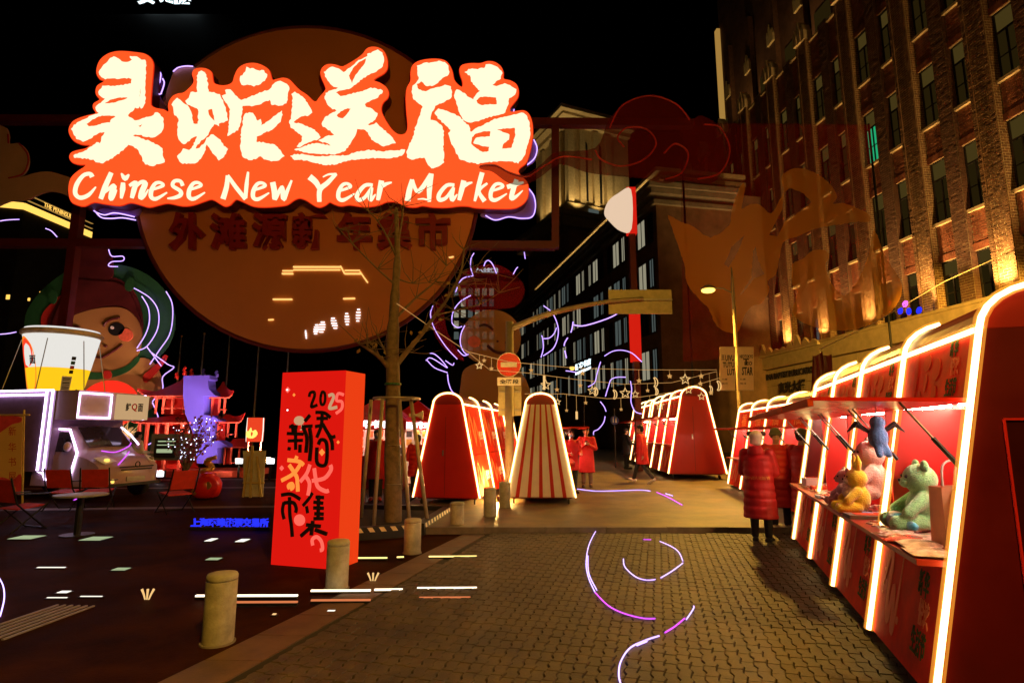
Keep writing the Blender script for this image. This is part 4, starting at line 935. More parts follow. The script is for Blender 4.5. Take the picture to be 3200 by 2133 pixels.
    def words(par, T, x0, z0, h, tiny=False):
        for txt, dx, dz, w_, mt in (('新华',0,.66,.30,'print_green'),('悦读',.10,.34,.30,'print_pale'),('生活节',-.04,0,.42,'print_green')):
            m_ = MB(); text_on(m_, txt, T, x0+dx*h, x0+(dx+w_*1.1)*h, z0+dz*h, z0+(dz+.30)*h, .001, .004, .02); m_.build('lettering', mt, par)
    for side in (s, -s):
        if side == -s and not closed_other: continue
        for k in range(nb):
            y0 = k*bl
            if side == s and goods is not None:
                lp_ = panel(side, y0, Z0, .84, 'panel_print', 'counter_panel'); T = ST(side, y0)
                if not far: swirl(lp_, T, bl*.12, Z0+.10, .52, k); words(lp_, T, bl*.62, Z0+.12, .5)
                else:
                    m_ = MB(); brush_strip(m_, [(bl*.2,.3),(bl*.35,.7),(bl*.5,.3),(bl*.65,.7),(bl*.8,.35)], [.05,.09,.09,.09,.03], T, .001, .004, 3); m_.build('snake_print', 'print_pale', lp_)
                up = panel(side, y0, hz, ZR, 'panel_print', 'upper_panel')
                if not far:
                    words(up, T, bl*.66, hz+.05, .36)
                    for (cx, cz, w_, h_) in ((.2,.2,.05,.34),(.36,.3,.1,.1),(.36,.16,.05,.1),(.5,.24,.1,.12),(.5,.08,.06,.1),(.28,.06,.06,.1)):
                        m_ = MB(); m_.prism(ell(bl*cx, hz+cz, w_*.7, h_*.6, 12), T, .001, .004); m_.build('pattern_print', 'print_orange', up)
                else:
                    m_ = MB(); text_on(m_, '福', T, bl*.3, bl*.65, hz+.08, ZR-.08, .001, .004, .02); m_.build('lettering', 'print_pale', up)
                # awning flap, its rim and gas struts
                oz = .02; a0 = sp(side, y0+.02, hz, .0); e = Vector((side*awn, 0, oz))
                q = [a0, a0+Vector((0,bl-.04,0)), a0+Vector((0,bl-.04,0))+e, a0+e]
                m_ = MB(); m_.add(q+[p+Vector((0,0,.022)) for p in q], [(3,2,1,0),(4,5,6,7),(0,1,5,4),(1,2,6,5),(2,3,7,6),(3,0,4,7)]); aw = m_.build('awning', 'red_gloss', t)
                m_ = MB(); m_.bar(q[3]+Vector((0,0,-.01)), q[2]+Vector((0,0,-.01)), .03, .045); m_.build('awning_rim', 'print_orange', aw)
                for yy in (y0+.07, y0+bl-.07):
                    p0 = sp(side, yy, 1.36, .0); p1 = a0+e*.42; p1 = Vector((p1.x, yy, p1.z))
                    m_ = MB(); m_.tube([p0, p0.lerp(p1,.45)], .014, 6); st_ = m_.build('gas_strut', 'dark_steel', t)
                    MB().tube([p0.lerp(p1,.45), p1], .007, 6).build('strut_rod', 'strut', st_)
                # inside: bay dividers, back wall, strip light assumed and added to brighten the bay
                if k: MB().box(min(side*(sx(.9)-.06),side*-.2), max(side*(sx(.9)-.06),side*-.2), y0-.012, y0+.012, .86, hz).build('bay_divider', 'red_panel', t)
                MB().box(-s*.24-.01, -s*.24+.01, y0+.015, y0+bl-.015, Z0, hz+.3).build('back_wall', 'red_panel' if (k+nb) % 3 else 'inner_white', t)
                MB().box(s*.05-.015, s*.05+.015, y0+.1, y0+bl-.1, hz+.02, hz+.045).build('assumed_strip_light', 'stall_led', t)
            else:
                for z0, z1, nm in ((Z0,1.02,'lower_panel'),(1.04,ZR,'upper_panel')):
                    pn = panel(side, y0, z0, z1, 'panel_print' if print_side else 'red_panel', nm)
                    if print_side:
                        T = ST(side, y0)
                        m_ = MB(); brush_strip(m_, [(bl*.15,z0+.15),(bl*.3,z1-.15),(bl*.45,z0+.2),(bl*.55,z1-.3),(bl*.7,z0+.15)], [.05,.1,.1,.1,.04], T, .001, .004, 3); m_.build('snake_print', 'print_pale', pn)
                        m_ = MB(); text_on(m_, '悦读', T, bl*.7, bl*.95, z0+.3, z0+.5, .001, .004, .02); m_.build('lettering', 'print_white', pn)
    if goods is not None:
        x0, x1 = sorted((s*(sx(.86)-.5), s*(sx(.86)+.17)))
        MB().box(x0, x1, .02, L-.02, .845, .875).build('counter', 'counter_wood', t)
    return t
def yaw(a): return -R(a)
# near right stall
c0 = G(2853,2133,.12); c1 = G(2487,1692,.12); c0 = c0-(c1-c0).normalized()*.43; du = (c1-c0); Ls = du.length; ya = math.atan2(-du.x, du.y); nn = Vector((du.y, -du.x, 0)).normalized()
SC1 = 1.06
o1 = c0 + nn*HB*SC1; o1.z = 0
stall1 = stall('nearest red stall with open counter of plush toys and red door end coloured as in shade', o1, ya, 4, Ls/4/SC1, -1, SC1, hz=1.72, awn=.8, endmat='red_shaded')
st1M = Matrix.Translation(o1) @ Matrix.Rotation(ya, 4, 'Z') @ Matrix.Scale(SC1, 4)
BL1 = Ls/4/SC1
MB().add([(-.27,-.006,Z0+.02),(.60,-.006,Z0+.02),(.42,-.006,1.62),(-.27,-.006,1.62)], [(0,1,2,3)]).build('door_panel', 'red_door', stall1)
MB().bar((-.275,-.01,Z0+.02),(-.275,-.01,1.625),.010,.012).build('door_frame', 'red_panel', stall1); MB().bar((-.275,-.01,1.625),(.42,-.01,1.625),.010,.012).build('door_frame', 'red_panel', stall1)
m_ = MB(); m_.prism(ell(-.12,.86,.035,.024,14), lambda a,b,d: (a,-.02-d,b), 0, .02); m_.build('door_lamp', 'white_led', stall1)
for x in (-.005,.02): m_ = MB(); m_.ball((x+.03,-.01,1.42),.011,8,6); m_.build('bolt', 'gold', stall1)
# second right stall behind it
n2 = P(2543,1232,10.9); f2 = P(2311,1275,17.3); d2 = Vector((f2.x-n2.x, 17.3-10.9, 0)); S2c = 1.06
nr = Vector((d2.y,-d2.x,0)).normalized(); o2 = Vector((n2.x,10.9,0)) + nr*HT*S2c
stall2 = stall('second open red stall on the right where shoppers in red coats queue', o2, math.atan2(-d2.x, d2.y), 4, d2.length/4/S2c, -1, S2c, far=True, hz=1.62)
stall3 = stall('wide red stall in mid street with plain red end and open left side', (6.15+.0,19.55,.10), yaw(3.5), 3, 1.3, -1, 1.30, far=True, hz=1.55)
stall4 = stall('farthest red stall half hidden behind the walking shopper', (6.65,25.9,.10), yaw(3.5), 3, 1.3, -1, 1.30, far=True, hz=1.55)
stallL = stall('red stall left of the no entry pole with printed side panels', (-1.42,12.82,.10), yaw(9.7), 4, 1.55, 1, 1.02, print_side=True, goods=None, far=False)
stallS = stall('stall with red and cream striped end right of the no entry pole', (.635,12.9,.10), yaw(3.5), 3, 1.5, 1, 1.02, striped=True, far=True, hz=1.6)
# far red pavilion tents behind the tree
def tent(label, px, Y, w_, word):
    c_ = G(px, 1400); t = thing('market_tent', label, 'tent', (P(px,1349,Y).x, Y, 0))
    for x in (-w_/2, w_/2):
        for y in (0, w_): MB().box(x-.03,x+.03,y-.03,y+.03,0,2.05).build('leg', 'grey_steel', t)
    m_ = MB(); h = w_/2+.1; m_.add([(-h,-.1,2.0),(h,-.1,2.0),(h,w_+.1,2.0),(-h,w_+.1,2.0),(0,w_/2,2.75)], [(0,1,4),(1,2,4),(2,3,4),(3,0,4)]); m_.build('canopy', 'red_gloss', t)
    MB().box(-h,h,-.12,-.1,1.72,2.0).build('valance', 'red_gloss', t)
    m_ = MB(); text_on(m_, word, lambda a,b,d: (a,-.13-d,b), -h*.55, h*.55, 1.76, 2.0, 0, .03, .04); m_.build('lit_letters', 'white_sign', t)
    MB().box(-w_/2,w_/2,w_-.05,w_,0,1.9).build('back_wall', 'inner_white', t); MB().box(-w_/2,w_/2,0,.5,0,.95).build('counter', 'red_panel', t)
    MB().box(-w_/2+.1,w_/2-.1,.3,.34,1.9,1.94).build('tube_light', 'stall_led', t)
    for k in range(6):
        for r in range(3):
            m_ = MB(); x = -w_/2+.15+k*(w_-.3)/5; z = 1.05+r*.27; m_.box(x-.09,x+.09,w_-.09,w_-.055,z-.1,z+.1); m_.build('poster', random.choice(['print_orange','print_pale','gold','black']), t)
    return t
tent('red tent with glowing white letters behind the masked person', 1162, 17.5, 1.9, '新华书店')
tent('red tent with plain pointed roof between the tree and the red stall', 1292, 19.5, 1.7, '集市')

# ---------------------------------------------------------------- red pillar with festival lettering
q0, q1, q2 = G(846,1768), G(1052,1785), G(1120,1775)
rp_ = thing('festival_pillar', 'tall red festival pillar with black and orange lettering on the plaza', 'pillar', q0)
hx = (q1-q0).normalized(); hn = Vector((hx.y,-hx.x,0)); PWD = (q1-q0).length; PH = 2.42
def pT(a, b, d): return hx*a + hn*d + Vector((0,0,b))
em('pillar_red', (1.0,.012,.006), .55); em('pillar_side', (1.0,.06,.008), .65)
m_ = MB(); m_.prism([(0,.02),(PWD,.02),(PWD,PH),(0,PH)], pT, -.012, 0); m_.build('front_face', 'pillar_red', rp_)
dp = .46
m_ = MB(); m_.add([pT(0.01,.02,-.012), pT(PWD,.02,-.012), pT(PWD,.02,-dp), pT(.01,.02,-dp), pT(.01,PH-.002,-.012), pT(PWD,PH-.002,-.012), pT(PWD,PH-.002,-dp), pT(.01,PH-.002,-dp)], [(0,1,2,3),(4,7,6,5),(1,5,6,2),(2,6,7,3),(3,7,4,0)]); m_.build('side_face', 'pillar_side', rp_)
def pz(p):   # zoom pixels on the front face (crop at 800,1150 scale 2.4125) -> face coords
    px, py = 800+p[0]/2.4125, 1150+p[1]/2.4125
    t_ = (py-1183)/(1770-1183); xl = 868-22*t_; xr = 1078-20*t_
    return ((px-xl)/(xr-xl)*PWD, PH*(1-t_))
em('pillar_black', (.01,.004,.004), .4, False); em('pillar_amber', (1.0,.26,.04), .9, False); em('pillar_salmon', (1.0,.13,.09), .9, False); em('pillar_pale', (.75,.42,.22), .6, False)
def pstroke(strokes, w_, mat, nm='character'):
    m_ = MB()
    for k, st_ in enumerate(strokes):
        pts = [pz(p) for p in st_]; pts = pts if len(pts) > 2 else [pts[0], ((pts[0][0]+pts[1][0])/2,(pts[0][1]+pts[1][1])/2), pts[1]]
        brush_strip(m_, pts, [w_/2.4125*PH/587]*3, pT, .002, .006+.002*k, 4)
    return m_.build(nm, mat, rp_)
pm('ink_black', (.012,.006,.006), .6); pm('ink_amber', (.9,.35,.06), .5); pm('ink_salmon', (.9,.22,.16), .5); pm('ink_pale', (.75,.55,.33), .5)
pstroke([[(388,270),(395,240),(425,235),(430,265),(410,320),(410,345),(455,330)]], 24, 'ink_black'); pstroke([[(480,270),(490,235),(510,245),(515,290),(505,325),(485,325),(478,290),(482,255)]], 22, 'ink_black')
pstroke([[(540,265),(570,255),(580,280),(555,335),(555,358),(610,348)]], 24, 'pillar_pale'); pstroke([[(660,260),(615,250),(605,300),(645,310),(645,360),(600,395)]], 22, 'pillar_salmon')
pstroke([[(440,385),(510,390),(560,425)],[(450,430),(540,430)],[(440,490),(500,480)],[(495,380),(490,480),(455,570)],[(500,470),(560,560),(600,560)],[(545,540),(575,600),(580,660)],[(470,620),(490,585),(530,600),(540,680),(530,760),(490,770),(460,740),(460,640)]], 26, 'ink_black')
pstroke([[(230,490),(300,490)],[(255,470),(265,540)],[(215,540),(350,545)],[(225,595),(345,590)],[(285,500),(290,660)],[(240,640),(235,665)],[(325,620),(325,680)],[(400,405),(360,450)],[(340,490),(420,485)],[(345,490),(380,570),(375,680)],[(400,500),(415,600),(405,740)]], 25, 'ink_black')
pstroke([[(300,705),(290,730)],[(225,735),(320,745),(355,770)],[(335,755),(280,830),(180,885)],[(240,770),(300,850),(310,900),(315,960)],[(250,940),(240,920),(265,905),(275,930),(255,945)]], 28, 'pillar_amber')
pstroke([[(405,765),(380,830),(330,890)],[(375,850),(405,900),(395,985)],[(440,790),(450,850),(470,920),(530,950),(555,945)],[(565,765),(570,800),(520,860),(425,880)]], 28, 'pillar_salmon')
pstroke([[(180,990),(260,980),(335,1015)],[(205,1040),(195,1100),(210,1160)],[(205,1045),(280,1040),(305,1080),(300,1110)],[(250,1000),(255,1120),(270,1200),(280,1280)]], 27, 'ink_black')
pstroke([[(430,965),(400,1010),(355,1060)],[(385,1060),(395,1110)],[(455,995),(520,995)],[(440,1030),(515,1035)],[(440,1070),(520,1070)],[(450,1110),(520,1110)],[(445,1145),(520,1140)],[(480,980),(480,1150)],[(390,1190),(500,1195)],[(440,1160),(430,1260)],[(420,1210),(350,1270)],[(460,1220),(550,1245)]], 25, 'ink_black')
for cx, cy_, r, mt in ((498,676,22,'pillar_amber'),(622,602,11,'pillar_amber'),(265,252,11,'pillar_amber'),(180,795,17,'pillar_salmon'),(212,213,20,'pillar_salmon')):
    m_ = MB(); m_.prism([pz((cx-r,cy_)),pz((cx,cy_-r*1.15)),pz((cx+r,cy_)),pz((cx,cy_+r*1.15))], pT, .002, .012); m_.build('diamond_print', mt, rp_)
m_ = MB(); m_.prism([pz(p) for p in ell(312,445,40,34,18)], pT, .002, .014); b_ = m_.build('bird_print', 'pillar_pale', rp_)
for pts in ([(332,475),(332,510),(320,512)],[(345,475),(347,508),(355,512)],[(350,442),(364,444)]): pstroke([pts], 8, 'pillar_pale', 'bird_leg')
m_ = MB(); m_.prism([pz(p) for p in ell(334,1160,42,40,18)], pT, .002, .014); m_.build('bird_print', 'pillar_salmon', rp_)
pstroke([[(345,1155),(355,1160),(368,1155)]], 5, 'ink_black', 'bird_eye'); pstroke([[(440,1330),(435,1290),(470,1270),(505,1300),(515,1350),(495,1360)]], 26, 'pillar_salmon', 'tail_print')
for c_ in ((212,213),(218,366)):
    m_ = MB(); m_.prism([pz(p) for p in ell(*c_,7,7,10)], pT, .012, .018); m_.build('spark_light', 'lamp_white', rp_)
# ---------------------------------------------------------------- bollards
def bollard(loc, h, r, label):
    t = thing('bollard', label, 'bollard', loc, 0, 'stone bollards along the paving strip')
    MB().lathe([(r*.98,0),(r,.02),(r,h-.06),(r*.985,h-.055)], 24).build('post', 'bollard', t, True)
    MB().lathe([(r*.985,h-.05),(r*1.0,h-.045),(r*1.0,h-.02),(r*.93,h-.004),(r*.6,h+.004)], 24).build('cap', 'bollard', t, True)
    MB().lathe([(r*1.12,0),(r*1.12,.012)], 24).build('base_plate', 'grey_stone', t)
for (px, py, h, lb) in ((680,2007,.53,'nearest thick bollard in the left foreground before the drain grate'),(1052,1838,.50,'bollard standing in front of the festival pillar foot'),(1288,1727,.46,'bollard at the striped planter corner under the tree'),(1428,1655,.46,'bollard at the end of the kerb line'),(1531,1612,.52,'yellow lit bollard between the two neon stalls'),(1577,1585,.52,'farther yellow lit bollard beside the no entry pole')):
    p = G(px, py, .1 if py < 1650 else 0); bollard(p, h, .118, lb)
# ---------------------------------------------------------------- plane tree, guard and striped planter
TR = G(1228,1648)
tree = thing('plane_tree', 'pruned bare plane tree with pale trunk inside a metal guard', 'tree', TR)
TY = TR.y
def tp(px, py, dy=0): p = P(px, py, TY+dy); return p - TR
m_ = MB(); m_.tube(cr([(0,0,0), tp(1228,1500), tp(1226,1380), tp(1228,1200), tp(1226,1100), tp(1230,1000), tp(1236,900), tp(1242,800), tp(1240,720), tp(1238,650)], 4), [.155]*4+[.145]*4+[.13]*4+[.125]*4+[.115]*4+[.09]*4+[.07]*4+[.05]*4+[.04]*4+[.03], 10)
m_.build('trunk', 'bark', tree, True)
rt = random.Random(5)
LIMBS = [([(1228,1165),(1190,1120),(1150,1090),(1122,1074)],.055,-.5),([(1230,1150),(1270,1100),(1320,1040),(1360,985),(1400,930),(1440,850),(1450,780)],.06,.4),([(1240,990),(1300,930),(1360,880),(1395,830)],.03,.2),([(1238,800),(1210,740),(1180,690),(1150,660)],.028,.1),([(1242,760),(1256,690),(1260,645)],.03,-.1),([(1236,890),(1180,840),(1100,760),(1060,715)],.022,-.3),([(1360,985),(1420,970),(1500,950),(1560,915)],.02,.5),([(1238,870),(1290,885),(1340,882)],.018,.1),([(1230,1150),(1200,1090),(1180,1050)],.03,.4),([(1400,930),(1430,890),(1480,850)],.016,.4)]
for pts, r, dy in LIMBS:
    n = len(pts); q = [tp(x, y, dy*i/(n-1)) for i, (x, y) in enumerate(pts)]; c_ = cr(q, 4); k = len(c_)
    MB().tube(c_, [r*(1-.75*i/(k-1)) for i in range(k)], 6).build('branch', 'bark', tree, True)
m_ = MB()
for pts, r, dy in LIMBS:
    for i in range(1, len(pts)):
        for _ in range(5):
            a = tp(*pts[i], dy*i/(len(pts)-1)); ln = rt.uniform(.25,.8); th_ = rt.uniform(-2.4,.4)
            d = Vector((math.cos(th_), rt.uniform(-.5,.5), -math.sin(th_))); b = a+d*ln; mid_ = (a+b)/2+Vector((rt.uniform(-.06,.06),0,rt.uniform(-.06,.06)))
            m_.tube([a, mid_, b], [.009,.006,.003], 4)
stuff(m_.build('twigs', 'bark', tree))
m_ = MB()
for _ in range(16):
    x, y = rt.choice([(1130,1080),(1180,1095),(1300,1060),(1350,1000),(1420,900)]); c_ = tp(x+rt.uniform(-30,30), y+rt.uniform(-25,25)); a = rt.uniform(0,6.28)
    u = Vector((math.cos(a), rt.uniform(-.4,.4), math.sin(a)))*.05; v = Vector((-math.sin(a), .2, math.cos(a)))*.03; m_.add([c_-u, c_-v, c_+u, c_+v], [(0,1,2,3)])
pm('dry_leaf', (.32,.20,.05), .7, var=.4); stuff(m_.build('leaves', 'dry_leaf', tree))
m_ = MB(); m_.lathe([(.15,-.02),(.156,0),(.15,.02)], 14, tp(1228,1200)); m_.build('bark_band', 'green_paint', tree)
pm('guard_wood', (.42,.34,.24), .5, .3, var=.2)
gd = thing('tree_guard', 'metal tree guard of four leaning poles and top ring', 'tree guard', TR)
rz_ = tp(1228,1245).z
m_ = MB(); m_.tube([(.41*math.cos(a), .41*math.sin(a), rz_) for a in [2*math.pi*k/24 for k in range(24)]], .022, 6, True); m_.build('top_ring', 'grey_steel', gd, True)
for (bx_, tx_, dy) in ((1168,1195,-.3),(1128,1160,.3),(1282,1248,-.3),(1338,1284,-.15)):
    b = P(bx_, 1630, TY+dy*1.6)-TR; b.z = .06; tt = P(tx_, 1248, TY+dy)-TR; MB().tube([b, tt], .034, 8).build('pole', 'guard_wood', gd, True)
for z in (.75, 1.42):
    m_ = MB(); m_.tube([(.158*math.cos(a), .158*math.sin(a), z) for a in [2*math.pi*k/16 for k in range(16)]], .006, 4, True); m_.build('tie', 'grey_steel', gd)
sk = thing('loudspeaker', 'small cream horn loudspeaker clamped on the tree guard pole', 'loudspeaker', P(1300,1297,TY-.1))
m_ = MB(); m_.lathe([(.02,0),(.03,.06),(.075,.15),(.085,.16),(.07,.15),(.025,.06)], 14); m_.v = [(p[2]-.04,p[0],p[1]) for p in m_.v]; m_.build('horn', 'cream', sk, True)
MB().box(-.12,-.03,-.03,.03,-.03,.03).build('driver', 'cream', sk)
# planter edge with hazard stripes
pk = thing('planter_edge', 'low black planter border with yellow hazard stripes under the tree', 'planter', TR)
pa, pb_, pc = G(1120,1690,0)-TR, G(1310,1672,0)-TR, G(1400,1610,0)-TR; pa.z = pb_.z = pc.z = 0
pA2 = Vector((pa.x-.3, pa.y, 0)); back = Vector((pc.x-2.2, pc.y+.3, 0))
PHT = .19
for a, b in ((pA2,pb_),(pb_,pc),(pc,back)):
    MB().bar(a+Vector((0,0,PHT/2)), b+Vector((0,0,PHT/2)), .16, PHT).build('border', 'black', pk)
pm('hazard', (.72,.62,.42), .5)
for a, b, n in ((pA2,pb_,7),(pb_,pc,11)):
    d = (b-a); L = d.length; d.normalize(); nn_ = Vector((d.y,-d.x,0))*.083
    for k in range(n):
        s0 = a+d*(L*(k+.25)/n); w_ = d*(L*.45/n); sh = d*.05
        q = [s0+nn_+Vector((0,0,PHT-.075))+sh, s0+w_+nn_+Vector((0,0,PHT-.075))+sh, s0+w_+nn_+Vector((0,0,PHT-.005)), s0+nn_+Vector((0,0,PHT-.005))]
        m_ = MB(); m_.add(q+[p+nn_*.03 for p in q], [(0,1,2,3),(7,6,5,4),(0,4,5,1),(1,5,6,2),(2,6,7,3),(3,7,4,0)]); m_.build('stripe', 'hazard', pk)
pm('soil', (.03,.02,.013), .95, var=.4, bump=.8); MB().add([pA2+Vector((0,.08,.11)), pb_+Vector((0,.08,.11)), pc+Vector((-.1,0,.11)), back+Vector((0,0,.11))], [(0,1,2,3)]).build('soil', 'soil', pk)
# ---------------------------------------------------------------- no entry sign on a mast arm
NY = 15.5
NP = Vector((P(1592,1349,NY).x, NY, 0.1))
ne = thing('no_entry_sign', 'red no entry disc on a pale mast with long arm over the street', 'traffic sign', NP)
def np_(px, py, d=0): p = P(px, py, NY+d); return p-NP
zt = np_(1597,1005).z
MB().lathe([(.16,0),(.16,.06),(.12,.1),(.105,zt)], 16).build('mast', 'pole_steel', ne, True)
ar = cr([np_(1600,1025), np_(1700,985), np_(1800,960), np_(1900,942), np_(2010,932)], 4); MB().tube(ar, [.085-.035*i/(len(ar)-1) for i in range(len(ar))], 10).build('mast_arm', 'pole_steel', ne, True)
c_ = np_(1590,1139,-.2); rr_ = (np_(1628,1139,-.2)-c_).length
pm('sign_red_paint', (.8,.03,.02), .35); pm('sign_white_paint', (.85,.78,.62), .35); pm('sign_back', (.5,.42,.2), .5, .2)
m_ = MB(); m_.prism(ell(0,0,rr_,rr_,36), lambda a,b,d: c_+Vector((a,d,b)), 0, .02); m_.build('disc', 'sign_red_paint', ne)
m_ = MB(); m_.tube([c_+Vector((a,-.004,b)) for a, b in ell(0,0,rr_*.985,rr_*.985,36)], .009, 5, True); m_.build('rim', 'sign_white_paint', ne)
MB().box(c_.x-rr_*.66,c_.x+rr_*.66,c_.y-.006,c_.y,c_.z-rr_*.2,c_.z+rr_*.2).build('bar', 'sign_white_paint', ne)
a, b = np_(1554,1204,-.2), np_(1628,1179,-.2)
pl = MB().box(a.x,b.x,a.y,a.y+.02,a.z,b.z).build('plate', 'sign_white_paint', ne)
m_ = MB(); text_on(m_, '全路段', lambda p,q,d: Vector((p,a.y-d,q)), a.x+.06, b.x-.06, a.z+.045, b.z-.045, .001, .005, .02); m_.build('lettering', 'black', pl)
a, b = np_(1557,1298,.16), np_(1629,1206,.16); sb = MB().box(a.x,b.x,a.y,a.y+.02,a.z,b.z).build('back_board', 'sign_back', ne)
for z in (a.z+.15, b.z-.15): MB().box(a.x+.02,b.x-.02,a.y-.03,a.y,z-.02,z+.02).build('bracket', 'grey_steel', sb)
a, b = np_(1903,980,.1), np_(2098,905,.1); sb = MB().box(a.x,b.x,a.y,a.y+.05,a.z,b.z).build('sign_panel', 'sign_back', ne)
m_ = MB(); m_.bar(Vector((a.x,a.y-.04,(a.z+b.z)/2+.05)), Vector((b.x,a.y-.04,(a.z+b.z)/2+.05)), .05, .05); m_.build('rib', 'grey_steel', sb)
# small blue pedestrian sign and shop sign
bs = thing('pedestrian_sign', 'small round blue pedestrian sign on a thin pole down the street', 'traffic sign', (P(1921,1349,26).x, 26, .1))
pm('blue_paint', (.01,.03,.35), .4)
MB().tube([(0,0,0),(0,0,2.6)], .03, 8).build('pole', 'dark_steel', bs)
zc = P(0,1313,26).z-.1; m_ = MB(); m_.prism(ell(0,zc,.19,.19,24), lambda a,b,d: (a,d,b), -.06, -.04); m_.build('disc', 'blue_paint', bs)
for x, h in ((-.06,.22),(.06,.16)):
    m_ = MB(); m_.prism([(x-.03,zc-.1),(x+.03,zc-.1),(x+.02,zc+h-.1),(x-.02,zc+h-.1)], lambda a,b,d: (a,d,b), -.068, -.06); m_.ball((x,-.064,zc+h-.07),(.022,.004,.022),8,5); m_.build('figure_symbol', 'white', bs)
ss = thing('shop_sign', 'glowing blue white shop sign tilted on the street building', 'sign', P(1822,1140,30))
def ssT(a, b, d): p = P(a, b-(a-1822)*.42, 30); return Vector((p.x,p.y-d,p.z))-ss.location
m_ = MB(); text_on(m_, '新华书店', ssT, 1797, 1846, 1149, 1128, 0, .06, .03); m_.build('letters', 'shop_white', ss)
m_ = MB(); m_.prism([(1798,1154),(1846,1154),(1846,1162),(1798,1162)], ssT, 0, .06); m_.build('light_bar', 'shop_white', ss)
MB().tube([ssT(1822,1165,0), ssT(1822,1165,0)+Vector((.0,0,-5.2))], .05, 6).build('pole', 'dark_steel', ss)
wl_ = thing('wall_lantern', 'small lit wall lantern beside the glowing shop sign', 'lamp', P(1788,1146,34))
m_ = MB(); m_.lathe([(.05,.35),(.2,.22),(.32,.02),(.3,0)], 12); m_.build('shade', 'dark_steel', wl_, True); MB().ball((0,0,-.05),.16,10,6).build('bulb', 'amber_led', wl_, True); MB().tube([(0,0,.3),(.3,.6,.5),(.5,2.2,.5)], .03, 5).build('bracket', 'dark_steel', wl_)
# banners on the lit lamp post
pm('poster_paper', (.72,.58,.38), .7, var=.06)
def lampbanner(x0, x1, ys, lines, side):
    t = thing('poster_banner', 'cream poster banner on the lamp post, %s of the pair' % side, 'banner', (P((x0+x1)/2,1300,lampY-.1).x, lampY-.1, P(0,1303,lampY-.1).z), 0, 'poster banners')
    Tm = lambda a,b,d: PY(lampY-.1)(a,b,-d)-t.location
    m_ = MB(); m_.prism([(x0,1083),(x1,1083),(x1,1220),(x0,1220)], Tm, 0, .01); m_.build('sheet', 'poster_paper', t)
    for txt, a0, a1, b0, b1 in lines:
        m_ = MB(); text_on(m_, txt, Tm, a0, a1, b0, b1, .012, .016, .03); m_.build('lettering', 'black', t)
    for y in (1085, 1218): m_ = MB(); m_.tube([Tm(x0,y,0), Tm(x1+6 if side == 'left' else x1,y,0)], .012, 5); m_.build('rod', 'dark_steel', t)
lampbanner(2249, 2297, 0, [('王',2254,2264,1124,1109),('UIVU',2266,2294,1128,1109),('TUTU',2258,2294,1148,1131),('LUT',2272,2296,1172,1152),('11.08',2256,2272,1187,1182),('02.15',2256,2273,1200,1195)], 'left')
lampbanner(2305, 2355, 0, [('NEOTOKYO',2311,2353,1119,1108),('T',2322,2340,1140,1120),('LEO',2326,2350,1141,1129),('STAR',2318,2352,1172,1146),('11.08',2313,2329,1187,1182),('02.16',2313,2331,1200,1195)], 'right')
# ---------------------------------------------------------------- strings of hanging stars and moons
SLY = 15.0
def starpts(r): return [(r*(1 if k % 2 == 0 else .42)*math.sin(math.pi*k/5), r*(1 if k % 2 == 0 else .42)*math.cos(math.pi*k/5)) for k in range(10)]
def string_light(label, pts, items, Y0, Y1):
    n = len(pts)
    def at_(x):
        for (a, b) in zip(pts, pts[1:]):
            if a[0] <= x <= b[0]: f = (x-a[0])/(b[0]-a[0]); y = a[1]+(b[1]-a[1])*f; return P(x, y, Y0+(Y1-Y0)*(x-pts[0][0])/(pts[-1][0]-pts[0][0]))
    base = P(*pts[0], Y0); t = thing('string_light', label, 'string light', base, 0, 'star string lights over the street')
    MB().tube([P(x, y, Y0+(Y1-Y0)*(x-pts[0][0])/(pts[-1][0]-pts[0][0])) for x, y in pts], .006, 4).build('wire', 'star_amber', t, off=base)
    for (x, dp_, r, kind) in items:
        top = at_(x)
        if top is None: continue
        mpp = top.y/FPX; c_ = top+Vector((0,0,-dp_*mpp)); rr = r*mpp
        MB().tube([top, c_+Vector((0,0,rr))], .005, 3).build('drop_wire', 'star_amber', t, off=base)
        m_ = MB()
        if kind == 's': m_.tube([c_+Vector((a,0,b)) for a, b in starpts(rr)], max(.012, rr*.11), 4, True)
        elif kind == 'S': m_.prism(starpts(rr), lambda a,b,d: c_+Vector((a,d,b)), -.02, .02)
        elif kind == 'm': m_.tube([c_+Vector((a,0,b)) for a, b in ell(0,0,rr*.7,rr,12,0,-80,80)]+[c_+Vector((a,0,b)) for a, b in reversed(ell(-rr*.25,0,rr*.45,rr*.9,10,0,-75,75))], .015, 4, True)
        else: m_.tube([c_+Vector((0,0,rr)), c_+Vector((0,0,-rr))], .03, 5)
        m_.build('moon_light' if kind == 'm' else 'star_light' if kind in 'sS' else 'meteor_light', 'star_led' if kind != 'S' else 'star_amber', t, off=base)
string_light('upper wire of stars sloping from the tree past the no entry disc', [(1240,948),(1350,1025),(1460,1098),(1590,1130),(1800,1150),(2010,1155),(2240,1155)], [(1498,35,12,'s'),(1513,15,8,'S'),(1536,35,8,'S'),(1660,20,8,'S'),(1700,55,22,'i'),(1820,15,9,'S'),(1996,35,9,'S'),(2092,20,9,'S'),(2140,30,17,'s'),(2190,20,9,'S')], 10.2, 20.)
string_light('middle wire of stars and moons sagging over the street', [(1460,1098),(1530,1155),(1650,1165),(1800,1185),(1950,1200),(2100,1195),(2240,1160)], [(1705,30,16,'s'),(1740,40,8,'S'),(1813,18,8,'S'),(1850,30,14,'s'),(1858,32,13,'m'),(1917,35,14,'m'),(1953,28,17,'s'),(1984,32,12,'s'),(2045,-3,15,'m'),(2023,22,7,'S'),(2150,35,13,'s'),(2188,25,8,'S'),(2240,45,15,'m'),(2216,50,11,'m')], 13, 19.8)
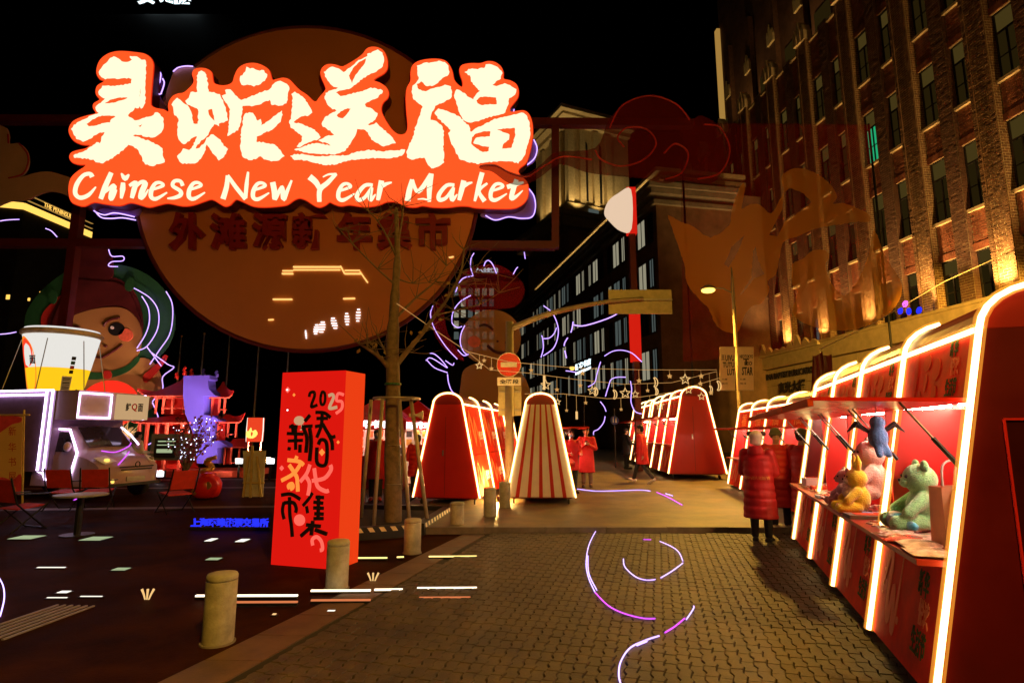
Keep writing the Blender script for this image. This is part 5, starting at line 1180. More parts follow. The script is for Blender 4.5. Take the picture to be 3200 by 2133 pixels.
string_light('lowest wire of stars drooping above the stall roofs', [(1640,1230),(1760,1230),(1900,1245),(2000,1240),(2100,1225),(2250,1180)], [(1680,20,10,'m'),(1742,25,10,'s'),(1770,50,6,'S'),(1801,62,12,'i'),(1830,20,7,'S'),(1940,35,6,'S'),(2061,35,14,'s'),(2049,-10,11,'m'),(2106,10,8,'S'),(2190,40,12,'s'),(2220,38,8,'S'),(2030,22,6,'S')], 14, 17.5)
cb = thing('overhead_cable', 'thin pale cable rising across the brick building to the right', 'cable', P(2560,1080,24))
MB().tube([P(2560,1092,24), P(2720,1015,24), P(2950,880,24), P(3215,760,24), P(3500,620,24)], .02, 5).build('cable', 'cream', cb, off=cb.location)
rf = thing('red_flag', 'folded dark red flag hanging on a pole before the stone crest', 'flag', (P(2560,1349,17).x, 17, 0))
fa = P(2540,1105,17); fb_ = P(2592,1400,17)
m_ = MB(); vs = []; fs = []
for i in range(9):
    for j in range(6):
        f, h = i/8, j/5; p = P(2540+52*f+ (8*math.sin(h*3) if i else 0), 1105+6*math.sin(f*9)+ (260+60*f)*h, 17); vs.append((p.x-rf.location.x, .12*math.sin(f*11+h*2), p.z))
for i in range(8):
    for j in range(5): fs.append((i*6+j, i*6+j+1, i*6+j+7, i*6+j+6))
m_.add(vs, fs); m_.build('cloth', 'red_steel', rf, True); MB().tube([(fb_.x-rf.location.x,.02,0),(fb_.x-rf.location.x,.02,fa.z+.1)], .03, 6).build('pole', 'pole_steel', rf)
# ---------------------------------------------------------------- window and neon reflections, built as glowing shapes on the floor
def add_bar_reflection(label, x0, x1, y, mat, w_=.03):  # reflected window bar drawn as a glowing strip
    a, b = G(x0, y, .03), G(x1, y-1, .03); t = thing('bar_reflection', label, 'reflected bar', ((a+b)/2), 0, 'reflected window bars on the ground'); t.location.z = 0
    o = t.location; MB().bar(a-o-Vector((0,0,.012)), b-o-Vector((0,0,.012)), w_+.02, .02).build('bar_back', 'dark_steel', t); MB().bar(a-o+Vector((0,0,.006)), b-o+Vector((0,0,.006)), w_, .014).build('bar_glow', mat, t)
em('bar_white', (1.0,.80,.55), 2.2, False); em('bar_yellow', (1.0,.72,.22), 1.5, False); em('bar_dim', (1.0,.28,.10), .55, False)
for k, (x0, x1, y, mt, lb) in enumerate(((612,930,1862,'bar_white','long white reflected window bar crossing the nearest bollard'),(972,1158,1846,'bar_white','white reflected window bar left of the middle gap'),(1170,1258,1843,'bar_white','short white reflected window bar in the middle of the front row'),(1304,1490,1838,'bar_white','white reflected window bar at the right end of the front row'),(985,1210,1744,'bar_yellow','yellow reflected window bar below the festival pillar'),(1340,1490,1739,'bar_yellow','yellow reflected window bar right of the pillar on the paving'),(1240,1262,1741,'bar_yellow','tiny yellow reflected window bar right of the pillar foot'),(730,930,1882,'bar_dim','dim orange reflected bar right of the nearest bollard'),(972,1158,1876,'bar_dim','dim orange reflected bar below the white row'),(1310,1470,1868,'bar_dim','dim orange reflected bar at the right end'))):
    add_bar_reflection(lb, x0, x1, y, mt, .028 if 'white' in mt else .022)
def add_window_reflection(label, px, py, w_, h_, mat):  # window reflection drawn as a glowing tile
    c_ = G(px, py); t = thing('window_reflection', label, 'reflection', c_, 0, 'window reflections laid as glowing tiles on the plaza floor')
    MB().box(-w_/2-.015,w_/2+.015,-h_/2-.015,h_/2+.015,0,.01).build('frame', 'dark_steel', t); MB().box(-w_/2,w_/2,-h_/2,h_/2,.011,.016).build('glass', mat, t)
em('glow_green', (.62,.75,.42), .45, False); em('glow_white', (1.0,.95,.8), 1.0, False); em('glow_amber', (1.0,.6,.25), .9, False)
FT = [(84,1680,.36,.30,'glow_green','large greenish window reflection left of all near the table'),(300,1684,.32,.30,'glow_green','large greenish window reflection second from the left edge'),(660,1688,.10,.22,'glow_white','narrow white window reflection under the blue letters, left one'),(758,1690,.13,.22,'glow_white','narrow white window reflection under the blue letters, right one'),(668,1748,.16,.12,'glow_green','small greenish window reflection below the two white ones'),(378,1780,.16,.12,'glow_green','square greenish window reflection above the crown shaped one'),(160,1775,.34,.03,'glow_white','wide thin white window reflection far left in the upper row'),(200,1852,.10,.07,'glow_white','bright white window reflection left of the crown shaped one'),(285,1866,.22,.015,'glow_white','thin white reflected line just left of the crown shaped reflection'),(178,1870,.2,.015,'glow_white','thin white reflected line nearest the drain grate'),(1035,1912,.07,.04,'glow_white','white window reflection on the stone strip below the bar row'),(1198,1910,.05,.04,'glow_green','tiny greenish window reflection on the road below the bar row'),(1350,1912,.03,.03,'glow_amber','tiny amber window reflection right end below the bar row'),(857,1922,.03,.03,'glow_amber','tiny amber window reflection just right of the nearest bollard'),(1777,1716,.035,.06,'glow_white','lone round white reflection in the middle of the road')]
for (px, py, w_, h_, mt, lb) in FT: add_window_reflection(lb, px, py, w_, h_, mt)
def add_crown_reflection(px, py, lb):  # reflected light drawn as three glowing prongs
    c_ = G(px, py); t = thing('crown_reflection', lb, 'reflection', c_, 0, 'crown shaped reflections on the ground')
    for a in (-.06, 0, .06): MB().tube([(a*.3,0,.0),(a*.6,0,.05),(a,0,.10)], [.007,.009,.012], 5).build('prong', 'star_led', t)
add_crown_reflection(459,1872,'three pronged warm reflection on the dark plaza'); add_crown_reflection(1165,1818,'three pronged warm reflection on the stone strip')
bt = thing('blue_letter_reflection', 'reflected blue sign letters low on the dark plaza left of the pillar', 'sign', G(716,1655))  # reflection of a blue building sign, built as glowing letters
m_ = MB(); o = bt.location
text_on(m_, '上海环境能源交易所', lambda a,b,d: Vector((P(a,b,o.y).x-o.x, d, P(a,b,o.y).z)), 595, 838, 1646, 1618, 0, .03, .03); m_.build('letters', 'blue_led', bt)
MB().box(P(590,1650,o.y).x-o.x, P(840,1650,o.y).x-o.x, .0, .05, 0, P(716,1647,o.y).z).build('base', 'black', bt)
# violet neon reflections, laid on the ground as glowing tubes
def reflected_neon(label, pts, loc_px, z=.03, r=.0055):
    t = thing('neon_reflection', label, 'neon reflection', G(*loc_px), 0, 'violet neon reflections laid on the paving')
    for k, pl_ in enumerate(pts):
        q = [G(x, y, z) for x, y in pl_]; MB().tube(cr(q, 5), r, 6).build('reflection_tube', 'neon_violet' if k % 3 != 1 else 'neon_pink', t, off=t.location); MB().tube(cr(q, 5), r*1.7, 6).build('halo', 'violet_halo', t, off=t.location)
reflected_neon('big open loop of violet neon reflection on the paved road', [[(2037,1574),(1990,1575),(1930,1595),(1880,1635),(1845,1690),(1832,1750),(1838,1800),(1860,1850)],[(1860,1850),(1900,1890),(1950,1915),(2010,1930),(2048,1931)],[(2052,1575),(2070,1577),(2088,1581)],[(1837,1735),(1840,1790),(1865,1842)]], (1835,1750), .046)
reflected_neon('small inner loop of violet neon reflection inside the big loop', [[(1948,1745),(1953,1770),(1985,1800),(2020,1811),(2048,1809)],[(2010,1684),(2035,1685)],[(2065,1804),(2100,1783),(2134,1758)],[(2134,1752),(2125,1730),(2112,1715),(2090,1702),(2062,1690)]], (1990,1750), .046)
reflected_neon('lower curl of violet neon reflection at the bottom of the road', [[(2060,1985),(2020,1998),(1970,2022),(1940,2065),(1934,2110),(1945,2150)],[(2078,1975),(2110,1955),(2140,1930)],[(2145,1934),(2166,1902),(2168,1892)],[(1990,2015),(2022,2002)]], (1950,2050), .046)
reflected_neon('violet neon reflection crossing the street floor behind the kerb', [[(1800,1526),(1860,1533),(1930,1532),(2000,1530),(2032,1533)],[(2052,1537),(2085,1551),(2132,1577)],[(2080,1541),(2102,1548)]], (1900,1531), .12, .009)
reflected_neon('short violet neon reflection near the stone bollards at the left edge', [[(-5,1800),(10,1830),(13,1870),(0,1925)]], (5,1860), .03)
# warm fill lamp added to brighten the gap between the middle stalls
gl = Vector((-.25,13.5,.1)); ul = thing('fill_lamp', 'small warm lamp added to brighten the gap between the two middle stalls', 'lamp', gl)
MB().lathe([(.09,0),(.09,.10),(.075,.12)],16).build('housing', 'dark_steel', ul, True); MB().lathe([(.07,.121),(.07,.126)],16).build('glass', 'lamp_glow', ul)
ld = bpy.data.lights.new('fill_lamp', 'POINT'); ld.energy = 260; ld.color = (1.0,.58,.16); ld.shadow_soft_size = .06
lo = bpy.data.objects.new('fill_lamp_light', ld); C.objects.link(lo); lo.parent = ul; lo.location = (0,0,.28)
# ---------------------------------------------------------------- noodle food truck with a giant cup on its roof
pm('truck_box', (.22,.12,.22), .5)
pm('truck_paint', (.50,.32,.42), .3, var=.05, coat=.4); pm('truck_glass', (.03,.02,.02), .08); pm('bamboo', (.55,.38,.14), .6)
VL = G(418,1556); VA = R(-15)
van = thing('food_truck', 'small silver food truck outlined in white light strips with a noodle sign', 'truck', VL, VA, None, 1.1)
prof = [(-.02,.30),(.0,.52),(-.02,.72),(-.14,.86),(-.38,.96),(-.66,1.02),(-.82,1.16),(-1.02,1.38),(-1.22,1.56),(-1.5,1.66),(-2.1,1.70),(-2.1,.30)]
ws = [-1,-.95,-.8,-.4,0,.4,.8,.95,1]
m_ = MB(); vs = []; fs = []
for f, z in prof:
    for w_ in ws:
        tap = .76-(.10 if z > 1.1 else 0)*min(1,(z-1.1)/.5 if z > 1.1 else 0); vs.append((f-.2*abs(w_)**4*(1 if f > -1 else .35), w_*tap, z-(.05*abs(w_)**6 if z > .8 else 0)))
n = len(ws)
for i in range(len(prof)-1):
    for j in range(n-1): fs.append((i*n+j, i*n+j+1, (i+1)*n+j+1, (i+1)*n+j))
m_.add(vs, fs)
for s_ in (0, n-1): m_.add([vs[i*n+s_] for i in range(len(prof))], [tuple(range(len(prof)))])
cabo = m_.build('cab', 'truck_paint', van, True)
for p in cabo.data.polygons: p.use_smooth = len(p.vertices) == 4
def slab(nm, mat, q, th=.012, par=None):
    q = [Vector(p) for p in q]; nr_ = (q[1]-q[0]).cross(q[2]-q[0]).normalized()*th
    m_ = MB(); k = len(q); m_.add(q+[p+nr_ for p in q], [tuple(range(k-1,-1,-1)), tuple(range(k,2*k))]+[(i,(i+1)%k,(i+1)%k+k,i+k) for i in range(k)]); return m_.build(nm, mat, par or van)
slab('windscreen', 'truck_glass', [(-.80,-.56,1.16),(-.76,0,1.18),(-.80,.56,1.16),(-1.24,.52,1.60),(-1.21,0,1.62),(-1.24,-.52,1.60)], .012)
slab('door_window', 'truck_glass', [(-.98,-.745,1.06),(-1.28,-.70,1.5),(-1.78,-.69,1.52),(-1.82,-.745,1.06)], -.012)
dl = [(-1.02,-.775,.45),(-.94,-.78,.72),(-.86,-.775,1.05),(-1.22,-.715,1.56),(-1.84,-.705,1.58),(-1.93,-.775,1.0),(-1.95,-.785,.62),(-1.78,-.785,.58),(-1.68,-.785,.42)]
MB().tube(dl, .022, 6).build('door_light', 'truck_led', van)
slab('door', 'truck_paint', [(-1.0,-.768,.42),(-.88,-.768,1.0),(-1.86,-.768,1.0),(-1.9,-.768,.42)], -.006)
for s_ in (-1, 1):
    hl = slab('headlight', 'white', [(-.13,s_*.42,.86),(-.17,s_*.66,.80),(-.42,s_*.74,.93),(-.36,s_*.5,.985)], .02*s_*-1)
    MB().ball((-.22,s_*.58,.88),(.06,.06,.04),10,6).build('lamp_bulb', 'amber_led' if s_ < 0 else 'grey_steel', hl)
    c_ = MB(); c_.lathe([(.04,0),(.05,.02)],12); c_.v = [(p[2]-.08,p[1]+s_*.52,p[0]+.42) for p in c_.v]; c_.build('fog_lamp', 'amber_led' if s_ < 0 else 'grey_steel', van)
    for f in (-.62, -3.4):
        c_ = MB(); c_.lathe([(.17,-.09),(.27,-.09),(.29,-.06),(.29,.06),(.27,.09),(.17,.09)],18); c_.v = [(p[0]+f,p[2]+s_*.66,p[1]+.29) for p in c_.v]; tw_ = c_.build('wheel', 'rubber', van, True)
        c_ = MB(); c_.lathe([(.05,.02),(.16,.0),(.165,-.08)],14); c_.v = [(p[0]+f,s_*.66+s_*(p[2]+.07),p[1]+.29) for p in c_.v]; c_.build('rim', 'grey_steel', tw_, True)
    MB().ball((-1.0,s_*.9,1.18),(.05,.09,.11),10,6).build('mirror', 'truck_paint', van, True)
for z, w_ in ((.72,.44),(.66,.4)): MB().bar((.008,-w_,z),(.008,w_,z),.02,.03).build('grille_bar', 'black', van)
m_ = MB(); m_.tube([(.02,.06*math.cos(a),.77+.06*math.sin(a)) for a in [2*math.pi*k/14 for k in range(14)]],.012,5,True); m_.build('emblem', 'dark_steel', van)
MB().box(-.01,.012,-.24,.24,.40,.50).build('number_plate', 'grey_steel', van)
MB().box(-.1,.004,-.66,.66,.30,.36).build('bumper_lip', 'black', van)
bx_ = MB().box(-5.2,-1.55,-.88,.88,.62,2.44).build('cargo_box', 'truck_box', van); MB().box(-1.56,-.9,-.86,.86,1.78,2.44).build('roof_cowl', 'truck_paint', van)
def led(nm, pts, r=.024, closed=False): MB().tube(pts, r, 6, closed).build(nm, 'truck_led', van)
led('box_light', [(-1.62,-.905,.65),(-1.62,-.905,2.44)]); led('box_light', [(-1.80,-.905,.65),(-1.80,-.905,2.44)]); led('box_light', [(-1.62,-.9,2.45),(-5.2,-.9,2.45)]); led('box_light', [(-1.8,-.91,2.35),(-5.2,-.91,2.35)])
led('cowl_light', [(-.885,-.84,1.83),(-.885,-.06,1.83),(-.885,-.06,2.38),(-.885,-.84,2.38)], .022, True); led('cowl_light', [(-.885,.86,1.8),(-.885,.86,2.42)], .02)
led('screen_light', [(-1.26,.6,1.62),(-1.0,.66,1.42),(-.78,.70,1.2)], .018)
em('sign_cream', (1.0,.62,.30), .42, False)
sg = MB().box(-.80,-.76,-.02,.86,1.80,2.40).build('noodle_sign', 'sign_cream', van)
for txt, y0, y1, mt in (('鲜',.22,.36,'ink_black'),('Q',.38,.54,'red_gloss'),('面',.56,.70,'ink_black')):
    m_ = MB(); text_on(m_, txt, lambda a,b,d: (-.758+d,a,b), y0, y1, 2.0, 2.2, 0, .004, .03); m_.build('lettering', mt, sg)
# giant cup
em('cup_white', (.95,.92,.86), .66); em('cup_yellow', (1.0,.55,.01), .85); pm('cup_rim', (.75,.6,.35), .5); em('cup_red', (1.0,.06,.02), .8, False); em('cup_orange', (1.0,.25,.02), .85, False)
cc = P(172,1250,16.9); zb = cc.z
cup = thing('giant_cup', 'giant glowing inflatable noodle cup in white and yellow on the truck roof', 'inflatable', cc, R(44))
R0, R1, HC = .60, .93, 1.86
rad = lambda z: R0+(R1-R0)*z/HC
m_ = MB(); m_.lathe([(R0*.9,0),(R0,.04),(rad(.9),.9)], 40); m_.build('lower_band', 'cup_yellow', cup, True)
m_ = MB(); m_.lathe([(rad(.9),.901),(rad(HC*.75),HC*.75),(R1,HC)], 40); m_.build('upper_band', 'cup_white', cup, True)
m_ = MB(); m_.lathe([(R1*.99,HC-.02),(R1*1.07,HC+.02),(R1*1.08,HC+.09),(R1*1.04,HC+.14),(R1*.9,HC+.15)], 40); m_.build('lip', 'cup_rim', cup, True)
m_ = MB(); m_.lathe([(R1*1.0,HC+.15),(R1*.97,HC+.20),(R1*.5,HC+.24),(.05,HC+.25)], 40); m_.build('lid', 'cup_white', cup, True)
def cupT(a, b, d): r = rad(b)+d; an = R(-90)+a/.75; return Vector((r*math.cos(an), r*math.sin(an), b))
m_ = MB(); m_.prism(cr2([(-1.1,.15),(-.72,.2),(-.62,.6),(-.66,1.2),(-.8,1.6),(-1.1,1.75),(-1.3,1.0)],4), cupT, .004, .012); m_.build('logo_field', 'cup_orange', cup)
m_ = MB(); m_.prism(cr2([(-1.1,.9),(-.78,.95),(-.70,1.2),(-.78,1.55),(-1.0,1.7),(-1.2,1.3)],4), cupT, .013, .018); m_.build('logo_patch', 'cup_red', cup)
m_ = MB(); text_on(m_, '面', cupT, -.80, -.62, .98, 1.22, .020, .026, .03); m_.build('lettering', 'ink_black', cup)
m_ = MB(); text_on(m_, 'Q', cupT, -1.0, -.82, .9, 1.26, .020, .026, .03); m_.build('lettering', 'cup_white', cup)
bc_ = MB(); bc_.prism([(.02,.2),(.27,.2),(.27,.66),(.02,.66)], cupT, .004, .010); bco = bc_.build('barcode_patch', 'white', cup)
for k in range(9):
    m_ = MB(); z = .24+k*.043; m_.prism([(.05,z),(.24,z),(.24,z+.014+.008*(k % 3)),(.05,z+.014+.008*(k % 3))], cupT, .011, .014); m_.build('barcode_line', 'ink_black', bco)
for k in range(4):
    m_ = MB(); z = .74+k*.13; m_.prism([(.17,z),(.27,z),(.27,z+.10),(.17,z+.10)], cupT, .004, .010); m_.build('icon_print', ('ink_black','red_paint','green_paint','ink_black')[k], cup)
m_ = MB(); m_.prism(ell(.50,.24,.06,.07,16), cupT, .004, .014); m_.build('valve', 'blue_paint', cup)
for ax in (-1.25,-.35,.35,1.2):
    p0 = cupT(ax,1.7,.02); p1 = Vector((p0.x*1.35,p0.y*1.15,.02)); MB().tube([p0,p1],.012,4).build('guy_rope', 'grey_steel', cup)
for x, lb in ((-.25,'left'),(.78,'right')):
    t = thing('flood_lamp', 'yellow floodlight at the foot of the giant cup, %s one' % lb, 'lamp', cc+Vector((x+.2,-.75 if x < 0 else -.3,0)))
    MB().box(-.14,.14,-.09,.09,0,.19).build('housing', 'gold', t); MB().box(-.1,.1,-.05,.05,.19,.2).build('glass', 'amber_led', t)
# ---------------------------------------------------------------- banner stand, chairs, table
bsn = thing('banner_stand', 'bamboo framed banner with red vertical lettering and a pink top', 'banner', G(20,1600))
o = bsn.location; bT = lambda a,b,d: Vector((P(a,b,o.y).x-o.x, -d, P(a,b,o.y).z))
m_ = MB(); m_.prism([(-40,1300),(72,1300),(66,1545),(-40,1545)], bT, 0, .01); pm('banner_cream', (.85,.50,.24), .6, var=.06, scale=1); m_.build('sheet', 'banner_cream', bsn)
pm('banner_pink', (.75,.06,.14), .6)
m_ = MB(); m_.prism(cr2([(-40,1301),(60,1301),(66,1318),(40,1325),(10,1345),(-40,1375)],3), bT, .011, .014); m_.build('pink_print', 'banner_pink', bsn)
m_ = MB(); m_.prism(cr2([(-40,1500),(10,1490),(40,1500),(66,1480),(65,1544),(-40,1544)],3), bT, .011, .014); m_.build('pink_print', 'banner_pink', bsn)
m_ = MB(); m_.prism(cr2([(12,1520),(50,1520),(48,1540),(42,1544),(20,1544),(14,1540)],2), bT, .015, .02); m_.build('bowl_print', 'print_pale', bsn)
for ch, y in zip('新华书屋', (1332,1382,1428,1474)):
    m_ = MB(); text_on(m_, ch, bT, 28, 52, y+28, y, .011, .014, .0); m_.build('lettering', 'red_paint', bsn)
for a, b in (((-40,1296),(95,1296)),((78,1280),(72,1575)),((-36,1280),(-36,1575))): MB().tube([bT(*a,.02),bT(*b,.02)],.02,6).build('bamboo_pole', 'bamboo', bsn)
pm('chair_fabric', (.62,.03,.015), .75, bump=.3)
def chair(label, loc, rz, first=[]):
    if first: return dup(first[0], loc, rz, label)
    t = thing('folding_chair', label, 'chair', loc, rz, 'red folding chairs by the food truck')
    q = [(-.24,-.22,.40),(.24,-.22,.40),(.24,.20,.36),(-.24,.20,.36)]; slab('seat', 'chair_fabric', q, .02, t)
    slab('backrest', 'chair_fabric', [(-.24,.24,.48),(.24,.24,.48),(.24,.36,.86),(-.24,.36,.86)], .02, t)
    for s_ in (-1, 1):
        MB().tube([(s_*.27,-.26,0),(s_*.27,.24,.46),(s_*.26,.37,.9)],.014,6).build('leg', 'dark_steel', t); MB().tube([(s_*.27,.28,0),(s_*.27,-.24,.44)],.014,6).build('leg', 'dark_steel', t)
        MB().bar((s_*.27,-.26,.60),(s_*.27,.26,.62),.05,.02).build('armrest', 'black', t)
    MB().tube([(-.27,-.25,.02),(.27,-.25,.02)],.012,6).build('crossbar', 'dark_steel', t)
    first.append(t); return t
chair('red folding chair nearest the left edge beside the banner', G(60,1655), R(160)); chair('red folding chair in front of the truck door', G(200,1592), R(185)); chair('red folding chair under the truck headlight', G(300,1590), R(200)); chair('red folding chair right of the truck beside the red pot', G(545,1600), R(235))
tbl = thing('round_table', 'round low metal table among the red folding chairs', 'table', G(240,1672))
MB().lathe([(.37,.62),(.38,.63),(.38,.645),(.37,.65)],28).build('table_top', 'grey_steel', tbl, True); MB().lathe([(.05,.02),(.05,.62)],10).build('column', 'dark_steel', tbl); MB().lathe([(.24,0),(.24,.02)],20).build('foot', 'dark_steel', tbl)
lan = thing('red_lantern_ball', 'big glowing red round inflatable behind the food truck', 'inflatable', (P(335,1349,19.5).x,19.5,0))
em('lantern_red', (1.0,.03,.012), .8); c_ = P(335,1262,19.5)
MB().ball((0,0,c_.z),(.84,.84,.80),28,16).build('ball', 'lantern_red', lan, True)
MB().lathe([(.5,0),(.45,.1),(.3,c_.z-.75)],18).build('base', 'red_deep', lan)
gt = thing('gold_twig_tree', 'small tree of golden lit twigs behind the truck windscreen', 'tree', (P(385,1349,19).x,19,0))
rt2 = random.Random(8); m_ = MB(); em('twig_gold', (1.0,.52,.2), .9, False)
for _ in range(70):
    a = Vector((rt2.uniform(-.12,.12),rt2.uniform(-.12,.12),P(0,1395,19).z+rt2.uniform(0,.35))); b = a+Vector((rt2.uniform(-.3,.3),rt2.uniform(-.2,.2),rt2.uniform(.1,.5))); m_.tube([a,(a+b)/2+Vector((rt2.uniform(-.05,.05),0,0)),b],[.012,.009,.004],4)
stuff(m_.build('twigs', 'twig_gold', gt)); MB().tube([(0,0,0),(0,0,P(0,1385,19).z)],.04,6).build('trunk', 'bark', gt)
# ---------------------------------------------------------------- model pavilion with upturned roofs
pm('pav_red', (.75,.03,.02), .5, var=.1); pm('pav_violet', (.10,.08,.70), .5, var=.08, scale=1); pm('pav_pale', (.85,.13,.09), .5)
VY = 23.0
pav = thing('model_pavilion', 'red model pavilion with upturned tiled roofs and a violet centre panel', 'pavilion', (P(600,1480,VY).x,VY,0))
def zp(p): return (400+p[0]/2.904, 1100+p[1]/2.904)
def roof(rl, rr, yt, el, er, ye, tl, tr, d=1.0, yoff=0):
    N, K = 18, 6; vs = []
    for th in (0, .05):
        for i in range(N+1):
            u = i/N
            for j in range(K+1):
                v = j/K; x = (rl+(rr-rl)*u)*(1-v)+(el+(er-el)*u)*v; y = yt+(ye-yt)*(v**.75)
                y -= v*v*(tl*max(0,1-u*4.5)**2+tr*max(0,1-(1-u)*4.5)**2)
                p = P(*zp((x,y)), VY); vs.append((p.x-pav.location.x, yoff+d*(1-v)*.9, p.z-th))
    fs = []; o_ = (N+1)*(K+1)
    for i in range(N):
        for j in range(K):
            a = i*(K+1)+j; q = (a,a+1,a+K+2,a+K+1); fs.append(q); fs.append(tuple(o_+k for k in reversed(q)))
        a = i*(K+1)+K; fs.append((a,o_+a,o_+a+K+1,a+K+1))
    m_ = MB(); m_.add(vs, fs); rf_ = m_.build('roof', 'pav_red', pav)
    for i in range(1, int(abs(er-el)/14)):
        u = i*14/abs(er-el); x = el+(er-el)*u; y = ye-(tl*max(0,1-u*4.5)**2+tr*max(0,1-(1-u)*4.5)**2); p = P(*zp((x,y)),VY)
        m_ = MB(); m_.ball((p.x-pav.location.x,yoff-.02,p.z-.03),.035,6,4); m_.build('eave_tile', 'pav_pale', rf_)
    return rf_
def pbox(nm, mt, x0, x1, y0, y1, d0, d1, par=None):
    a, b = P(*zp((x0,y1)),VY), P(*zp((x1,y0)),VY); m_ = MB(); m_.box(a.x-pav.location.x,b.x-pav.location.x,d0,d1,a.z,b.z); return m_.build(nm, mt, par or pav)
roof(410,545,200,150,585,390,0,0); roof(340,560,320,85,582,392,65,0,1.1,-.02); roof(310,560,550,30,620,635,40,0,1.4,-.3)
pbox('body_wall', 'pav_red', 230, 545, 400, 560, .75, .9); pbox('body_wall', 'pav_red', 90, 560, 640, 1100, .75, .9)
for x in (235,300,385,490): pbox('column', 'pav_pale', x, x+22, 400, 560, .0, .14)
for x in (95,165,255,340,480,545): pbox('column', 'pav_pale', x, x+24, 640, 1100, -.2, -.05)
for y0, y1, x0, x1 in ((505,515,300,545),(650,662,90,560),(410,420,230,545)): pbox('rail', 'pav_pale', x0, x1, y0, y1, .02, .08)
for k in range(7): pbox('lattice_bar', 'pav_pale', 395+k*14, 399+k*14, 640, 740, .6, .68)
m_ = MB(); vp = [(545,220),(775,215),(780,250),(760,262),(770,340),(830,400),(725,405),(722,570),(790,575),(880,625),(785,630),(785,800),(860,800),(960,860),(845,865),(845,1005),(665,1005),(640,760),(560,560),(540,400)]
m_.prism([zp(p) for p in vp], lambda a,b,d: Vector((P(a,b,VY).x-pav.location.x,d,P(a,b,VY).z)), -.32, .3); m_.build('centre_panel', 'pav_violet', pav)
roof(765,780,250,720,950,405,0,60,.8,.1); roof(790,830,555,785,1060,630,0,85,.9,.05); roof(870,1000,785,860,1130,855,0,30,.9,0)
for (x, y0, y1) in ((735,405,570),(800,420,555),(850,420,555),(790,630,800),(880,640,770),(955,640,770),(850,865,1020),(905,865,1020),(980,865,1020),(1060,865,960)): pbox('column', 'pav_pale', x, x+20, y0, y1, .1, .22)
for (x0,x1,y0,y1) in ((725,790,405,570),(785,850,630,800),(850,905,870,1020)): pbox('wall_panel', 'pav_red', x0, x1, y0, y1, .35, .4)
for (x0,x1,y) in ((800,880,515),(880,960,740),(905,980,1000)): pbox('rail', 'pav_pale', x0, x1, y, y+8, .1, .16)
for (x, y, h) in ((472,200,80),(535,205,65),(645,215,75),(765,215,60),(400,230,55)):
    p = P(*zp((x,y)),VY); b = P(*zp((x,y-h)),VY); m_ = MB(); q = Vector((p.x-pav.location.x,.3,p.z)); t_ = b.z-p.z
    m_.tube([q,q+Vector((.03,0,t_*.35)),q+Vector((-.04,0,t_*.6)),q+Vector((.02,0,t_*.8)),q+Vector((0,0,t_))],[.09,.07,.05,.06,.02],7); m_.build('roof_beast', 'pav_red' if x < 600 and x != 645 else 'pav_violet', pav, True)
pl_ = P(*zp((880,1060)),VY); MB().box(-3.6,2.6,-1.2,1.2,0,.22).build('platform', 'pav_pale', pav)
def ground_flood(lb, px, py, Y, tgt, watt, col=(1,.75,.5)):
    c_ = P(px, py, Y); t = thing('ground_floodlight', lb, 'lamp', (c_.x, Y, 0), 0, 'floodlights at the pavilion')
    MB().box(-.03,.03,-.03,.03,0,c_.z-.12).build('stand', 'dark_steel', t); MB().box(-.16,.16,0,.08,c_.z-.12,c_.z+.12).build('housing', 'dark_steel', t); MB().box(-.13,.13,-.012,-.002,c_.z-.09,c_.z+.09).build('glass', 'white_sign', t)
    ld = bpy.data.lights.new('floodlight', 'SPOT'); ld.energy = watt; ld.color = col; ld.spot_size = R(78); ld.spot_blend = .5; ld.shadow_soft_size = .1
    lo = bpy.data.objects.new('floodlight_beam', ld); C.objects.link(lo); lo.parent = t; lo.location = (0,-.05,c_.z); lo.rotation_euler = (Vector(tgt)-Vector((c_.x,Y,c_.z))).to_track_quat('-Z','Y').to_euler()
ground_flood('white floodlight on the plaza left of the festival pillar', 846, 1440, 20.5, (-10.5,23.3,1.8), 4500)
ground_flood('white floodlight at the pavilion steps', 748, 1440, 21.6, (-12.2,23.3,2.2), 1800, (1,.55,.4))
ground_flood('added unseen floodlight behind the truck to light the pavilion roofs', 500, 1480, 19.8, (-13.2,23.3,2.6), 4200, (1,.5,.42))  # added hidden lamp that brightens the pavilion roofs
# blossom tree with fairy lights
bl_ = thing('blossom_tree', 'dark red blossom branches wrapped in tiny white lights before the pavilion', 'plant', (P(592,1349,18.4).x,18.4,0))
m_ = MB(); MB().lathe([(.22,0),(.28,.3),(.3,.42),(.26,.42)],18).build('pot', 'red_deep', bl_, True)
r3 = random.Random(3); tips = []
for _ in range(26):
    b = Vector((r3.uniform(-.78,.78),r3.uniform(-.4,.4),r3.uniform(1.3,2.15))); b.x += (.15 if b.z > 1.7 else 0); mid_ = Vector((b.x*.45,b.y*.4,.42+(b.z-.42)*.5)); c_ = cr([(0,0,.4),mid_,b],4); m_.tube(c_,[.016*(1-.7*i/(len(c_)-1)) for i in range(len(c_))],5); tips += c_[3:]
stuff(m_.build('branches', 'bark', bl_))
m_ = MB(); m2 = MB()
for _ in range(420):
    c_ = r3.choice(tips)+Vector((r3.gauss(0,.06),r3.gauss(0,.06),r3.gauss(0,.06))); a = r3.uniform(0,6.28); u = Vector((math.cos(a),r3.uniform(-.6,.6),math.sin(a))).normalized()*.055; v = u.cross(Vector((r3.gauss(0,1),1,r3.gauss(0,1)))).normalized()*.035; m_.add([c_-u,c_-v,c_+u,c_+v],[(0,1,2,3)])
pm('blossom', (.22,.015,.02), .7, var=.4); stuff(m_.build('blossoms', 'blossom', bl_))
